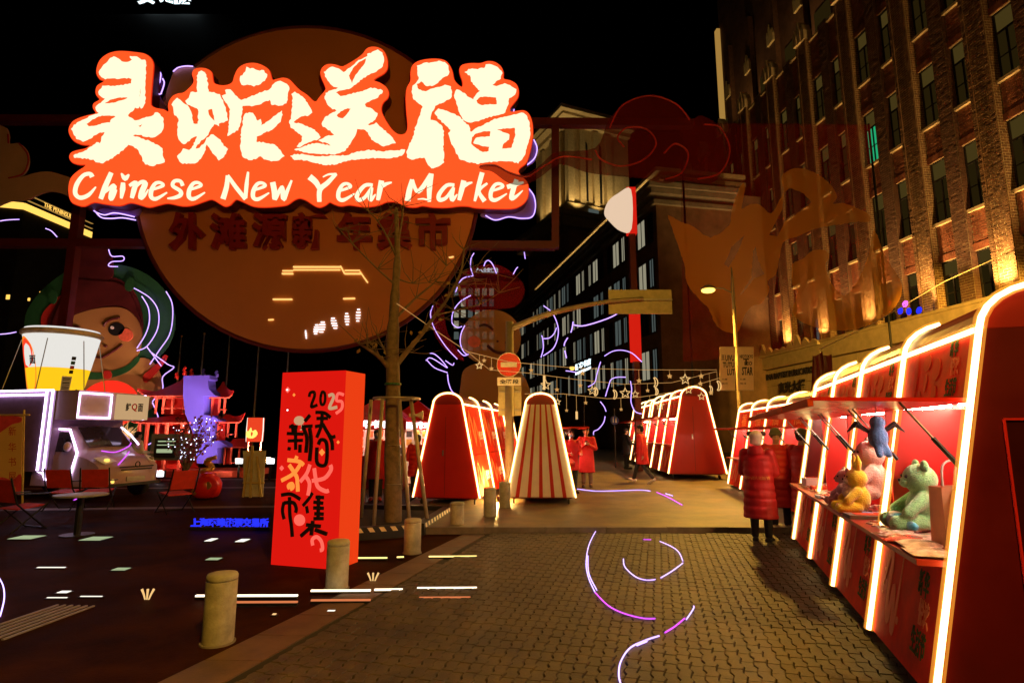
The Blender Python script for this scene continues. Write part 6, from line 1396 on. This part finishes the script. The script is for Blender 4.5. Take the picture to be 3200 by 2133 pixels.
for _ in range(75):
    c_ = r3.choice(tips)+Vector((r3.gauss(0,.07),-.05,r3.gauss(0,.07))); m2.ball(c_,.017,5,4)
em('fairy', (.75,.78,1.0), 2.5, False); stuff(m2.build('fairy_lights', 'fairy', bl_))
# lucky pot
pt = thing('lucky_pot', 'round glossy red treasure pot with gold coins and a gold snake on top', 'ornament', G(642,1556))
MB().lathe([(.18,0),(.3,.06),(.36,.22),(.36,.38),(.28,.52),(.18,.58),(.2,.62)],26).build('pot', 'red_gloss', pt, True)
for x, z in ((-.12,.2),(.2,.34)):
    m_ = MB(); m_.prism(ell(0,0,.07,.09,16), lambda a,b,d: (x+a,-.33-d+abs(x)*.25,z+b), 0, .03); m_.build('coin', 'gold', pt)
m_ = MB(); m_.tube(cr([(-.14,0,.62),(-.05,-.1,.7),(.1,0,.72),(.02,.08,.82),(-.02,-.04,.9),(.1,-.06,.98),(.22,-.05,1.02)],5),[.06]*12+[.075]*12+[.05]*7,8); m_.build('gold_snake', 'gold', pt, True)
# easel, appliance screen, drum light box, flagpoles
es = thing('easel', 'wooden easel holding a blank pale board, seen from behind', 'easel', G(792,1556)); o = es.location
eT = lambda a,b,d: Vector((P(a,b,o.y).x-o.x, d, P(a,b,o.y).z))
m_ = MB(); m_.prism([(756,1408),(827,1408),(818,1552),(758,1552)], eT, .06, .08); pm('board_pale', (.55,.48,.36), .7); m_.build('board', 'board_pale', es)
for a, b in (((788,1392),(782,1554)),((775,1425),(760,1552)),((802,1425),(816,1552))): MB().bar(eT(*a,.02),eT(*b,.0),.05,.04).build('leg', 'bamboo', es)
MB().bar(eT(758,1508,.03),eT(824,1508,.03),.05,.04).build('tray', 'bamboo', es)
tv = thing('display_cabinet', 'grey display cabinet with a glowing screen right of the truck', 'cabinet', (P(520,1349,19.2).x,19.2,0)); o = tv.location
a, b = P(467,1437,19.2), P(578,1355,19.2); MB().box(a.x-o.x,b.x-o.x,0,.4,a.z,b.z).build('cabinet', 'grey_stone', tv)
for x in (a.x-o.x+.03,b.x-o.x-.03): MB().box(x-.025,x+.025,.1,.2,0,a.z).build('leg', 'dark_steel', tv)
a, b = P(480,1430,19.2), P(552,1370,19.2); MB().box(a.x-o.x,b.x-o.x,-.02,-.002,a.z,b.z).build('screen', 'black', tv)
for y0, y1, x0, x1 in ((1376,1380,495,550),(1388,1391,492,548),(1402,1414,490,540)):
    a, b = P(x0,y1,19.2), P(x1,y0,19.2); MB().box(a.x-o.x,b.x-o.x,-.03,-.021,a.z,b.z).build('screen_light', 'glow_green', tv)
dr = thing('drum_light', 'round drum light box with a red and gold picture beside the pavilion', 'light box', (P(798,1349,20.8).x,20.8,0)); o = dr.location
c_ = P(798,1342,20.8); em('drum_red', (1.0,.07,.02), .65, False)
m_ = MB(); m_.lathe([(.26,-.42),(.28,-.4),(.28,.4),(.26,.42)],24,(0,0,c_.z)); m_.build('drum', 'drum_red', dr, True)
for s_ in (-1,1): MB().tube([(s_*.28,-.05,c_.z-.42),(s_*.295,-.05,c_.z),(s_*.28,-.05,c_.z+.42)],.018,5).build('edge_light', 'glow_white', dr)
m_ = MB(); m_.prism(cr2([(-.18,-.25),(.05,-.3),(.2,-.15),(.12,.0),(.02,-.05),(-.04,.08),(-.12,-.05),(-.2,-.05)],3), lambda a,b,d: (a,-.27-d+abs(a)*.12,c_.z+b), .015, .03); m_.build('picture', 'amber_led', dr)
for s_ in (-1,1): MB().tube([(s_*.22,0,0),(s_*.22,0,c_.z-.42)],.025,5).build('leg', 'pav_pale', dr)
for k, (x, yt) in enumerate(((378,1060),(540,1052),(613,1045),(695,1042),(790,1038),(886,1045))):
    b = G(x-4,1450); t = thing('flagpole', '%s bare flagpole in the row behind the pavilion' % ('first','second','third','fourth','fifth','sixth')[k], 'flagpole', (P(x,1349,30).x,30,0), 0, 'bare flagpoles behind the pavilion')
    MB().lathe([(.07,0),(.05,4),(.035,P(x,yt,30).z)],8).build('pole', 'grey_steel', t, True); MB().ball((0,0,P(x,yt,30).z+.04),.06,8,5).build('finial', 'gold', t)
# ---------------------------------------------------------------- people
pm('skin', (.55,.32,.22), .55, var=.06); pm('hair_black', (.012,.010,.009), .5, bump=.5, bscale=120); pm('coat_red', (.60,.012,.010), .7, var=.15, scale=9, bump=.5, bscale=14)
pm('coat_dark_red', (.52,.010,.010), .6, var=.2, scale=6, bump=.8, bscale=9); pm('cloth_black', (.02,.018,.02), .8, bump=.4); pm('shoe_white', (.6,.55,.5), .6); pm('shoe_brown', (.10,.06,.04), .6); pm('shoe_red', (.5,.03,.02), .5)
pm('mask_blue', (.12,.16,.24), .7); pm('panda_white', (.72,.62,.48), .9, bump=.6, bscale=60); pm('hat_green', (.14,.13,.07), .9, bump=.6, bscale=70); pm('coat_white', (.7,.66,.6), .8, bump=.5, bscale=12); pm('trouser_brown', (.16,.11,.08), .8)
def fused(shapes, name, mat, parent, voxel=.016, sm_it=4):
    mb = MB()
    for sh in shapes:
        if sh[0] == 'c': mb.tube([sh[1], Vector(sh[1]).lerp(Vector(sh[2]),.5), sh[2]], [sh[3],(sh[3]+sh[4])/2,sh[4]], 10); mb.ball(sh[1], sh[3]*.99, 10, 6); mb.ball(sh[2], sh[4]*.99, 10, 6)
        elif sh[0] == 'b': mb.ball(sh[1], sh[2], 16, 10)
        elif sh[0] == 'l':                                # stacked ellipses (x, y, z, rx, ry)
            n = 18; vs = []; fs = []
            for (x, y, z, rx, ry) in sh[1]: vs += [(x+rx*math.cos(2*math.pi*j/n), y+ry*math.sin(2*math.pi*j/n), z) for j in range(n)]
            for i in range(len(sh[1])-1):
                for j in range(n): fs.append((i*n+j, i*n+(j+1)%n, (i+1)*n+(j+1)%n, (i+1)*n+j))
            fs += [tuple(range(n-1,-1,-1)), tuple((len(sh[1])-1)*n+j for j in range(n))]; mb.add(vs, fs)
    o = mb.build(name, mat, parent, True)
    rm = o.modifiers.new('fuse', 'REMESH'); rm.mode = 'VOXEL'; rm.voxel_size = voxel; rm.use_smooth_shade = True
    s_ = o.modifiers.new('soften', 'SMOOTH'); s_.iterations = sm_it; s_.factor = .5
    par_ = o.parent; o.parent = None; me = evaluated(o); o.parent = par_; old = o.data; o.modifiers.clear(); o.data = me; bpy.data.meshes.remove(old)
    for p in me.polygons: p.use_smooth = True
    return o
def hand(sh, w_, d, side, curl=.5):
    d = Vector(d).normalized(); sidev = d.cross(Vector((0,1,0))); sidev = sidev.normalized() if sidev.length > .1 else Vector((1,0,0)); pn = sidev.cross(d)
    w_ = Vector(w_); sh.append(('c', w_, w_+d*.075, .027, .034))
    for k, ln in enumerate((.062,.072,.068,.052)):
        b = w_+d*.085+sidev*(k-1.5)*.019; m = b+d*ln*.55; e = m+(d*(1-curl)+pn*curl*-1).normalized()*ln*.5
        sh.append(('c', b, m, .0105, .010)); sh.append(('c', m, e, .010, .009))
    tb = w_+d*.03+sidev*side*.03; sh.append(('c', tb, tb+(d*.6+sidev*side*.7).normalized()*.055, .012, .010))
def person(label, loc, rz, h, coat, hem, arms, legs, pants, shoe, head='hair', face=True, puff=1.0, mask=None, hat=None, voxel=.016, lean=0.0, group=None, hood=False):
    k = h/1.72; t = thing('person', label, 'person', loc, rz, group, k)
    body = []; lx = lambda z: lean*(z-.9)
    hd = Vector((0, -.02+lx(1.6), 1.585))
    body += [('b', hd+Vector((0,.005,.02)), (.076,.095,.105)), ('b', hd+Vector((0,-.035,-.055)), (.056,.062,.062)), ('c', hd+Vector((0,.02,-.06)), (0,.01+lx(1.42),1.40), .052, .062)]
    body += [('c', hd+Vector((0,-.095,.012)), hd+Vector((0,-.112,-.022)), .009, .015), ('b', hd+Vector((-.079,.012,-.01)), (.012,.022,.03)), ('b', hd+Vector((.079,.012,-.01)), (.012,.022,.03)), ('c', hd+Vector((-.02,-.089,-.062)), hd+Vector((.02,-.089,-.062)), .010, .010)]
    body += [('l', [(0,lx(.9),.88,.15,.11),(0,lx(1),1.0,.155,.11),(0,lx(1.1),1.15,.15,.105),(0,lx(1.3),1.32,.18,.11),(0,lx(1.4),1.42,.12,.08)])]
    coatsh = []
    cz = [(1.44,.085,.085),(1.40,.155,.10),(1.33,.205*puff,.135*puff),(1.15,.205*puff,.15*puff),(.98,.20*puff,.155*puff),(.75,.215*puff,.17*puff),(hem+.04,.235*puff,.19*puff),(hem,.23*puff,.185*puff)]
    def ring(z):
        for (za, xa, ya_), (zb_, xb, yb_) in zip(cz, cz[1:]):
            if zb_ <= z <= za: f = (za-z)/(za-zb_+1e-9); return xa+(xb-xa)*f, ya_+(yb_-ya_)*f
        return cz[-1][1:]
    cz = [c3 for c3 in cz if c3[0] >= hem]; zs = []; z = 1.44
    while z > hem: zs.append(z); z -= .03
    zs.append(hem); q_amp = .016 if puff > 1.04 else .006; q_len = .115 if puff > 1.04 else .3
    coatsh.append(('l', [(0, lx(z)*.9, z, ring(z)[0]+q_amp*(abs(math.sin(z/q_len*math.pi))-.6), ring(z)[1]+q_amp*(abs(math.sin(z/q_len*math.pi))-.6)) for z in zs]))
    for s_, (el, wr, hdir) in zip((-1, 1), arms):
        sh_ = Vector((s_*.18, lx(1.37), 1.37)); el = Vector(el); wr = Vector(wr)
        coatsh += [('c', sh_, el, .085*puff, .066*puff), ('c', el, wr, .066*puff, .05*puff)]; body += [('c', sh_, el, .05, .042), ('c', el, wr, .04, .03)]; hand(body, wr, hdir, -s_)
    tr = []
    for s_, (kn, an, toe) in zip((-1, 1), legs):
        hp = Vector((s_*.09, 0, .9)); kn = Vector(kn); an = Vector(an)
        body += [('c', hp, kn, .085, .058), ('c', kn, an, .055, .038)]; tr += [('c', hp, kn, .10, .075), ('c', kn, an+Vector((0,0,.03)), .072, .06)]
        td = Vector(toe).normalized(); body.append(('c', an, an+td*.10+Vector((0,0,-.05)), .038, .03))
        fo = fused([('c', an+Vector((0,0,-.035))-td*.05, an+td*.14+Vector((0,0,-.048)), .048, .042), ('c', an+Vector((0,0,-.05))-td*.05, an+td*.16+Vector((0,0,-.055)), .04, .036)], 'shoe', shoe, t, .014, 2)
    fused(body, 'body', 'skin', t, .0125, 3)
    ct = fused(coatsh, 'coat', coat, t, .0125 if puff > 1.04 else voxel, 2)
    fused(tr, 'trousers', pants, t, .02, 4)
    if face:
        for s_ in (-1, 1):
            m_ = MB(); m_.ball(hd+Vector((s_*.033,-.088,.018)), (.013,.008,.008), 8, 6); m_.build('eye', 'black', t, True)
            m_ = MB(); m_.tube([hd+Vector((s_*.016,-.096,.038)), hd+Vector((s_*.036,-.096,.043)), hd+Vector((s_*.054,-.086,.036))], .005, 5); m_.build('eyebrow', 'hair_black', t)
        m_ = MB(); m_.tube([hd+Vector((-.022,-.099,-.06)), hd+Vector((0,-.103,-.064)), hd+Vector((.022,-.099,-.06))], .0045, 5); m_.build('mouth', 'red_paint', t)
    if mask: m_ = MB(); m_.ball(hd+Vector((0,-.045,-.045)), (.07,.068,.055), 14, 9); m_.build('mask', mask, t, True)
    if head == 'hair':
        fused([('b', hd+Vector((0,.02,.045)), (.087,.10,.095)), ('b', hd+Vector((0,.055,-.01)), (.08,.065,.075)), ('c', hd+Vector((-.06,-.06,.085)), hd+Vector((.05,-.065,.085)), .03, .03)], 'hair', 'hair_black', t, .013, 2)
    if hood: fused([('l', [(0,.09,1.36,.13,.09),(0,.10,1.43,.12,.085),(0,.11,1.50,.09,.05)])], 'hood', coat, t, .016, 3)
    if hat == 'panda':
        ht_ = fused([('b', hd+Vector((0,.01,.055)), (.105,.118,.10)), ('b', hd+Vector((0,.05,-.01)), (.1,.08,.08))], 'hat', 'panda_white', t, .015, 3)
        for s_ in (-1, 1): MB().ball(hd+Vector((s_*.105,.0,.10)), (.045,.032,.042), 12, 8).build('hat_ear', 'black', ht_, True)
    if hat == 'beanie':
        ht_ = fused([('b', hd+Vector((0,.01,.06)), (.097,.112,.085)), ('c', hd+Vector((0,.01,.03)), hd+Vector((0,.01,.03)), .1, .1)], 'hat', 'hat_green', t, .014, 3)
        m_ = MB(); m_.tube([hd+Vector((.101*math.cos(a),.01+.114*math.sin(a),.03)) for a in [2*math.pi*q/18 for q in range(18)]], .018, 6, True); m_.build('hat_band', 'hat_green', ht_, True)
    if hat == 'cap':
        ht_ = fused([('b', hd+Vector((0,.01,.055)), (.105,.12,.08))], 'hat', 'hat_green', t, .014, 3)
        m_ = MB(); m_.prism(ell(0,0,.085,.10,14,0,180,360), lambda a,b,d: hd+Vector((a,-.05+b,.055+d)), 0, .012); m_.build('brim', 'hat_green', ht_)
    return t
DOWN = [((-.25,.02,1.08),(-.26,-.05,.84),(0,-.1,-1)), ((.25,.02,1.08),(.26,-.05,.84),(0,-.1,-1))]
PHONE = [((-.26,-.03,1.10),(-.06,-.27,1.20),(.5,-.5,.5)), ((.26,-.03,1.10),(.06,-.27,1.20),(-.5,-.5,.5))]
FRONT = [((-.25,-.05,1.08),(-.15,-.30,1.05),(.2,-1,.0)), ((.25,-.05,1.08),(.15,-.30,1.05),(-.2,-1,.0))]
STAND = [((-.10,-.01,.48),(-.10,.0,.09),(-.15,-1,0)), ((.10,-.01,.48),(.10,.0,.09),(.15,-1,0))]
STRIDE = [((-.09,-.20,.52),(-.09,-.32,.10),(0,-1,.25)), ((.09,.06,.50),(.09,.34,.14),(0,-1,-.5))]
SWING = [((-.25,-.08,1.08),(-.24,-.26,.92),(0,-.6,-1)), ((.25,.10,1.08),(.25,.12,.83),(0,-.2,-1))]
def face_to(dx, dy): return math.atan2(dx, -dy)     # turn so that local -Y looks along (dx, dy)
p4 = G(1835,1522,.1)
pp = person('person in long red coat facing the viewer and holding a phone', p4, face_to(-.12,-1), 1.70, 'coat_red', .42, PHONE, STAND, 'trouser_brown', 'shoe_brown', group=None)
ph_ = tag(MB().box(-.035,.035,-.004,.004,-.065,.065).build('phone', 'black'), 'small dark phone held by the person facing the viewer', 'phone'); ph_.location = p4+Vector((.0-.035,-.29,1.25)); ph_.rotation_euler = (R(-25),0,0)
pw = G(2010,1508,.1)
person('person in red coat walking in mid street past the open stall', pw, face_to(-.85,.55), 1.78, 'coat_red', .55, SWING, STRIDE, 'cloth_black', 'shoe_white', face=False, lean=-.04)
person('person in black coat standing at the farthest stall', (P(1955,1349,25).x,25,.1), face_to(.9,.3), 1.72, 'cloth_black', .6, FRONT, STAND, 'cloth_black', 'cloth_black', face=False)
p1 = G(1172,1563)
person('person in long red coat and face mask standing behind the tree guard', p1, face_to(.2,-1), 1.72, 'coat_red', .52, DOWN, STAND, 'cloth_black', 'shoe_red', hat='beanie' if 0 else None, mask='mask_blue', hood=True)
person('person in red padded jacket behind the tree guard beside the red stall', (P(1307,1349,14.6).x-.0,14.6,0), face_to(-.2,1), 1.6, 'coat_red', .62, FRONT, STAND, 'cloth_black', 'cloth_black', face=False, puff=1.15)
person('vendor with mask inside the striped stall', (P(1772,1349,15.2).x+.1,15.2,.1), face_to(.3,-1), 1.62, 'coat_red', .62, FRONT, STAND, 'cloth_black', 'cloth_black', mask='mask_blue')
Q1 = person('person in white panda hat and red puffer coat with back turned', (3.78,9.05,0), face_to(.55,.83), 1.66, 'coat_dark_red', .38, FRONT, STAND, 'cloth_black', 'cloth_black', face=False, head=None, hat='panda', puff=1.10, hood=True)
m_ = MB(); text_on(m_, '新华悦读生活节', lambda a,b,d: (-a, .205+d-abs(a)*abs(a)*2.2, b), -.19, .19, .98, 1.03, 0, .004, .01); m_.build('back_print', 'gold', Q1)
person('person in green beanie and dark red coat between two queuing shoppers', (4.58,10.15,0), face_to(-.3,-.9), 1.72, 'coat_dark_red', .40, DOWN, STAND, 'cloth_black', 'cloth_black', head=None, hat='beanie', puff=1.06)
person('person in dark cap and red coat at the far end of the counter', (4.83,9.75,0), face_to(.8,.4), 1.72, 'coat_dark_red', .40, FRONT, STAND, 'cloth_black', 'cloth_black', face=False, hat='cap', puff=1.06)
vp_ = st1M @ Vector((.0, BL1*1.62, 0))
person('vendor with short black hair inside the nearest stall', (vp_.x,vp_.y,.16), face_to(-.95,-.25), 1.60, 'coat_red', .55, FRONT, STAND, 'cloth_black', 'cloth_black')
pq = P(432,1349,18.0)
person('person in white hooded jacket right of the food truck', (pq.x,18.0,0), face_to(.5,.8), 1.68, 'coat_white', .6, FRONT, STAND, 'cloth_black', 'shoe_white', face=False, hood=True)
# ---------------------------------------------------------------- goods on the nearest stall
pm('plush_pink', (.80,.55,.48), .95, bump=.8, bscale=70, var=.1); pm('plush_yellow', (.95,.75,.02), .95, bump=.8, bscale=70, var=.1); pm('plush_green', (.26,.70,.30), .95, bump=1.0, bscale=110, var=.2, scale=30); pm('plush_blue', (.08,.22,.55), .95, bump=.8, bscale=70); pm('plush_teal', (.05,.45,.65), .9, bump=.6, bscale=50); pm('plush_cream', (.8,.66,.5), .95, bump=.8, bscale=70)
pm('foil', (.75,.55,.45), .25, var=.5, scale=12, bump=.8, bscale=25); pm('foil_red', (.55,.06,.04), .2, var=.6, scale=14, bump=.8, bscale=25); pm('paper_red', (.75,.06,.03), .6); pm('kraft', (.8,.4,.25), .6); pm('pink_box', (.8,.35,.5), .4)
for k_ in ('plush_pink','plush_yellow','plush_green','plush_blue','plush_cream','plush_teal'): M[k_].node_tree.nodes['Principled BSDF'].inputs['Sheen Weight'].default_value = .7
def on_stall(x, y, z=.877): return st1M @ Vector((x, y, z))
SR = ya - math.pi/2           # faces the customers
def plush(label, loc, rz, s_, mat, muz, ear='round', tail=False):
    t = thing('plush_toy', label, 'plush toy', loc, rz, 'plush toys on the nearest stall', s_)
    fused([('b',(0,0,.16),(.13,.12,.15)),('b',(0,-.01,.38),(.13,.115,.115)),('c',(-.10,-.03,.24),(-.15,-.15,.14),.05,.045),('c',(.10,-.03,.24),(.15,-.15,.14),.05,.045),('c',(-.08,-.04,.06),(-.12,-.22,.06),.065,.06),('c',(.08,-.04,.06),(.12,-.22,.06),.065,.06)], 'body', mat, t, .013, 3)
    for q in (-1, 1):
        if ear == 'round': MB().ball((q*.095,0,.48),(.045,.025,.045),12,8).build('ear', mat, t, True)
        elif ear == 'long': m_ = MB(); m_.tube([(q*.05,0,.46),(q*.07,.01,.56),(q*.10,0,.64)],[.03,.035,.01],8); m_.build('ear', mat, t, True)
        MB().ball((q*.05,-.112,.40),.013,8,6).build('eye', 'black', t, True)
    MB().ball((0,-.11,.355),(.055,.04,.04),12,8).build('muzzle', muz, t, True); MB().ball((0,-.148,.37),(.016,.01,.012),8,6).build('nose', 'black', t, True)
    return t
FC = ya - math.pi/2   # local -Y of toys looks out of the open side (-x of the stall)
plush('large pink beige plush bear in a cream hood sitting on the counter', on_stall(-.40,BL1*1.72,.98), FC, 1.08, 'plush_pink', 'plush_cream')
plush('yellow plush sitting in front of the large pink bear', on_stall(-.56,BL1*1.60), FC, .8, 'plush_yellow', 'plush_cream', 'long')
plush('small pink plush bear left of the yellow plush', on_stall(-.55,BL1*1.98), FC, .72, 'plush_pink', 'plush_cream')
plush('small cream plush behind the pink bears', on_stall(-.38,BL1*2.15), FC, .75, 'plush_cream', 'plush_pink')
gp = plush('big green round headed plush leaning on the neon rib', on_stall(-.36,BL1*.86,.88), FC, .98, 'plush_green', 'plush_green', 'round')
bp_ = thing('hanging_plush', 'small blue plush toy with dark wings hanging from the awning', 'plush toy', on_stall(-.62,BL1*.80,1.52))
fused([('b',(0,0,0),(.07,.07,.09)),('b',(0,-.01,.11),(.055,.055,.055)),('c',(-.02,-.02,-.07),(-.03,-.05,-.13),.03,.025),('c',(.03,-.02,-.07),(.04,-.05,-.13),.03,.025)], 'body', 'plush_blue', bp_, .012, 2)
for q in (-1,1): MB().tube([(q*.05,.02,.04),(q*.15,.02,.10),(q*.22,.02,.04)],[.015,.025,.004],6).build('wing', 'black', bp_)
MB().tube([(0,0,.15),(0,0,.26)],.004,4).build('cord', 'white', bp_)
tz = thing('teal_plush', 'flat teal and white plush lying on the counter', 'plush toy', on_stall(-.54,BL1*.92,.90), FC)
fused([('c',(-.2,0,.03),(.1,.02,.04),.05,.07),('c',(.1,.02,.04),(.28,.06,.03),.05,.03),('c',(-.2,0,.03),(-.3,.08,.03),.04,.02)], 'body', 'plush_teal', tz, .014, 2); MB().ball((.02,.02,.075),(.14,.05,.03),12,8).build('belly', 'white', tz, True)
rg = random.Random(12)
def packet(label, x, y, w_, l_, rz, mat, z=.885):
    m_ = MB(); N = 6; vs = []
    for i in range(N+1):
        for j in range(N+1):
            a, b = i/N-.5, j/N-.5; hh = .022*(1-(2*a)**4)*(1-(2*b)**4)+rg.uniform(0,.006); vs.append((a*w_,b*l_,hh))
    fs = [(i*(N+1)+j,(i+1)*(N+1)+j,(i+1)*(N+1)+j+1,i*(N+1)+j+1) for i in range(N) for j in range(N)]; m_.add(vs, fs); m_.add([(p[0],p[1],0) for p in (vs[0],vs[N],vs[-1],vs[-1-N])],[(0,1,2,3)])
    o_ = m_.build('snack_packet', mat, None, True); o_.location = on_stall(x,y,z); o_.rotation_euler = (0,0,ya+rz); return tag(o_, label, 'packet', 'packets laid out on the nearest counter')
words_ = [('wrapped',.05,'foil'),('red foil',.1,'foil_red')]
spots = [(-.62,.22,'foil','large clear wrapped packet at the near end of the counter'),(-.45,.30,'foil_red','red foil packet beside the paper bag'),(-.60,.50,'foil','pale packet third from the near end along the counter edge'),(-.42,.58,'foil_red','red foil packet behind the pale packet'),(-.62,.78,'foil_red','red foil packet in the middle of the near counter bay'),(-.44,.88,'foil','pale packet against the back near the bay middle'),(-.60,1.04,'foil','crinkled packet just before the green plush'),(-.30,.44,'foil','pale packet in the back row near the paper bag')]
for k, (x, y, mt, lb) in enumerate(spots): packet(lb, x, y*.72+.02, .24, .28, rg.uniform(-.8,.8), mt, .886+.004*(k % 3))
for k, (x, y, w_, h_, mt, lb) in enumerate(((-.60,BL1*1.32,.30,.03,'grey_stone','flat grey game box before the yellow plush'),(-.42,BL1*1.38,.34,.03,'plush_blue','flat blue box behind the grey box'),(-.62,BL1*2.5,.2,.03,'white','small white box at the far end of the counter'),(-.5,BL1*3.2,.26,.05,'paper_red','red box on the farthest counter bay'),(-.55,BL1*3.55,.2,.12,'white','upright white box on the farthest counter bay'))):
    t = thing('goods_box', lb, 'box', on_stall(x,y,.878), ya+rg.uniform(-.3,.3), 'boxes on the nearest counter'); MB().box(-w_/2,w_/2,-w_*.35,w_*.35,0,h_).build('box', mt, t); MB().box(-w_*.3,w_*.3,-w_*.2,w_*.2,h_+.001,h_+.004).build('label_print', 'print_orange', t)
m_ = MB()
for _ in range(260):
    x, y = -rg.uniform(.30,.66), BL1*rg.uniform(.06,3.9); c_ = Vector((x,y,.879+rg.uniform(0,.02))); a = rg.uniform(0,6.3); u = Vector((math.cos(a),math.sin(a),rg.uniform(-.2,.2)))*.03; v = Vector((-math.sin(a),math.cos(a),.2))*.015; q = Vector((0,0,.008)); m_.add([c_-u-v,c_+u-v,c_+u+v,c_-u+v,c_-u-v+q,c_+u-v+q,c_+u+v+q,c_-u+v+q],[(3,2,1,0),(4,5,6,7),(0,1,5,4),(1,2,6,5),(2,3,7,6),(3,0,4,7)])
kc = stuff(m_.build('keychains', 'foil', stall1)); kc.matrix_parent_inverse = Matrix.Identity(4); kc['label'] = 'loose keychains and trinkets'
pb = thing('paper_bag', 'orange paper carrier bag with white handles at the near end of the stall', 'bag', on_stall(-.34,.46,.878), ya+.25, None, 1.25)
MB().add([(-.14,-.06,0),(.14,-.06,0),(.14,.06,0),(-.14,.06,0),(-.13,-.05,.30),(.13,-.05,.32),(.13,.05,.31),(-.13,.05,.30)],[(3,2,1,0),(0,1,5,4),(1,2,6,5),(2,3,7,6),(3,0,4,7)]).build('bag', 'kraft', pb)
for y in (-.05,.05): MB().tube(cr([(-.06,y,.30),(-.05,y,.40),(.0,y,.43),(.05,y,.40),(.06,y,.30)],4),.006,5).build('handle', 'white', pb)
rc = thing('baseball_hat', 'bright red baseball hat lying on top of the paper bag', 'hat', on_stall(-.26,.36,1.27), ya)
fused([('b',(0,0,0),(.12,.12,.09)),('c',(-.1,-.05,-.03),(-.18,-.09,-.04),.03,.02)], 'crown', 'paper_red', rc, .014, 2)
shf = st1M @ Vector((.05,.30,1.12))
sh_ = MB().box(-.12,.235,.03,1.0,1.10,1.12).build('shelf', 'red_panel', stall1)
for k, (x, y, w_, h_, lb) in enumerate(((.0,.42,.11,.17,'tall pink gift box nearest the door end on the shelf'),(.02,.60,.12,.16,'second pink gift box with a white window on the shelf'),(.08,.50,.10,.26,'violet gift box standing behind the pink boxes'))):
    t = thing('gift_box', lb, 'box', on_stall(x,y,1.122), ya+.2, 'gift boxes on the stall shelf'); MB().box(-w_/2,w_/2,-w_/2,w_/2,0,h_).build('box', 'pink_box' if k < 2 else 'cloud_violet', t); MB().box(-w_/2-.003,-w_/2,-w_*.3,w_*.3,h_*.25,h_*.8).build('window', 'white', t)
MB().bar((.1,.05,1.55),(.1,1.1,1.55),.02,.03).build('tube_light', 'white_led', stall1)
bpy.data.scenes.remove(_bench)
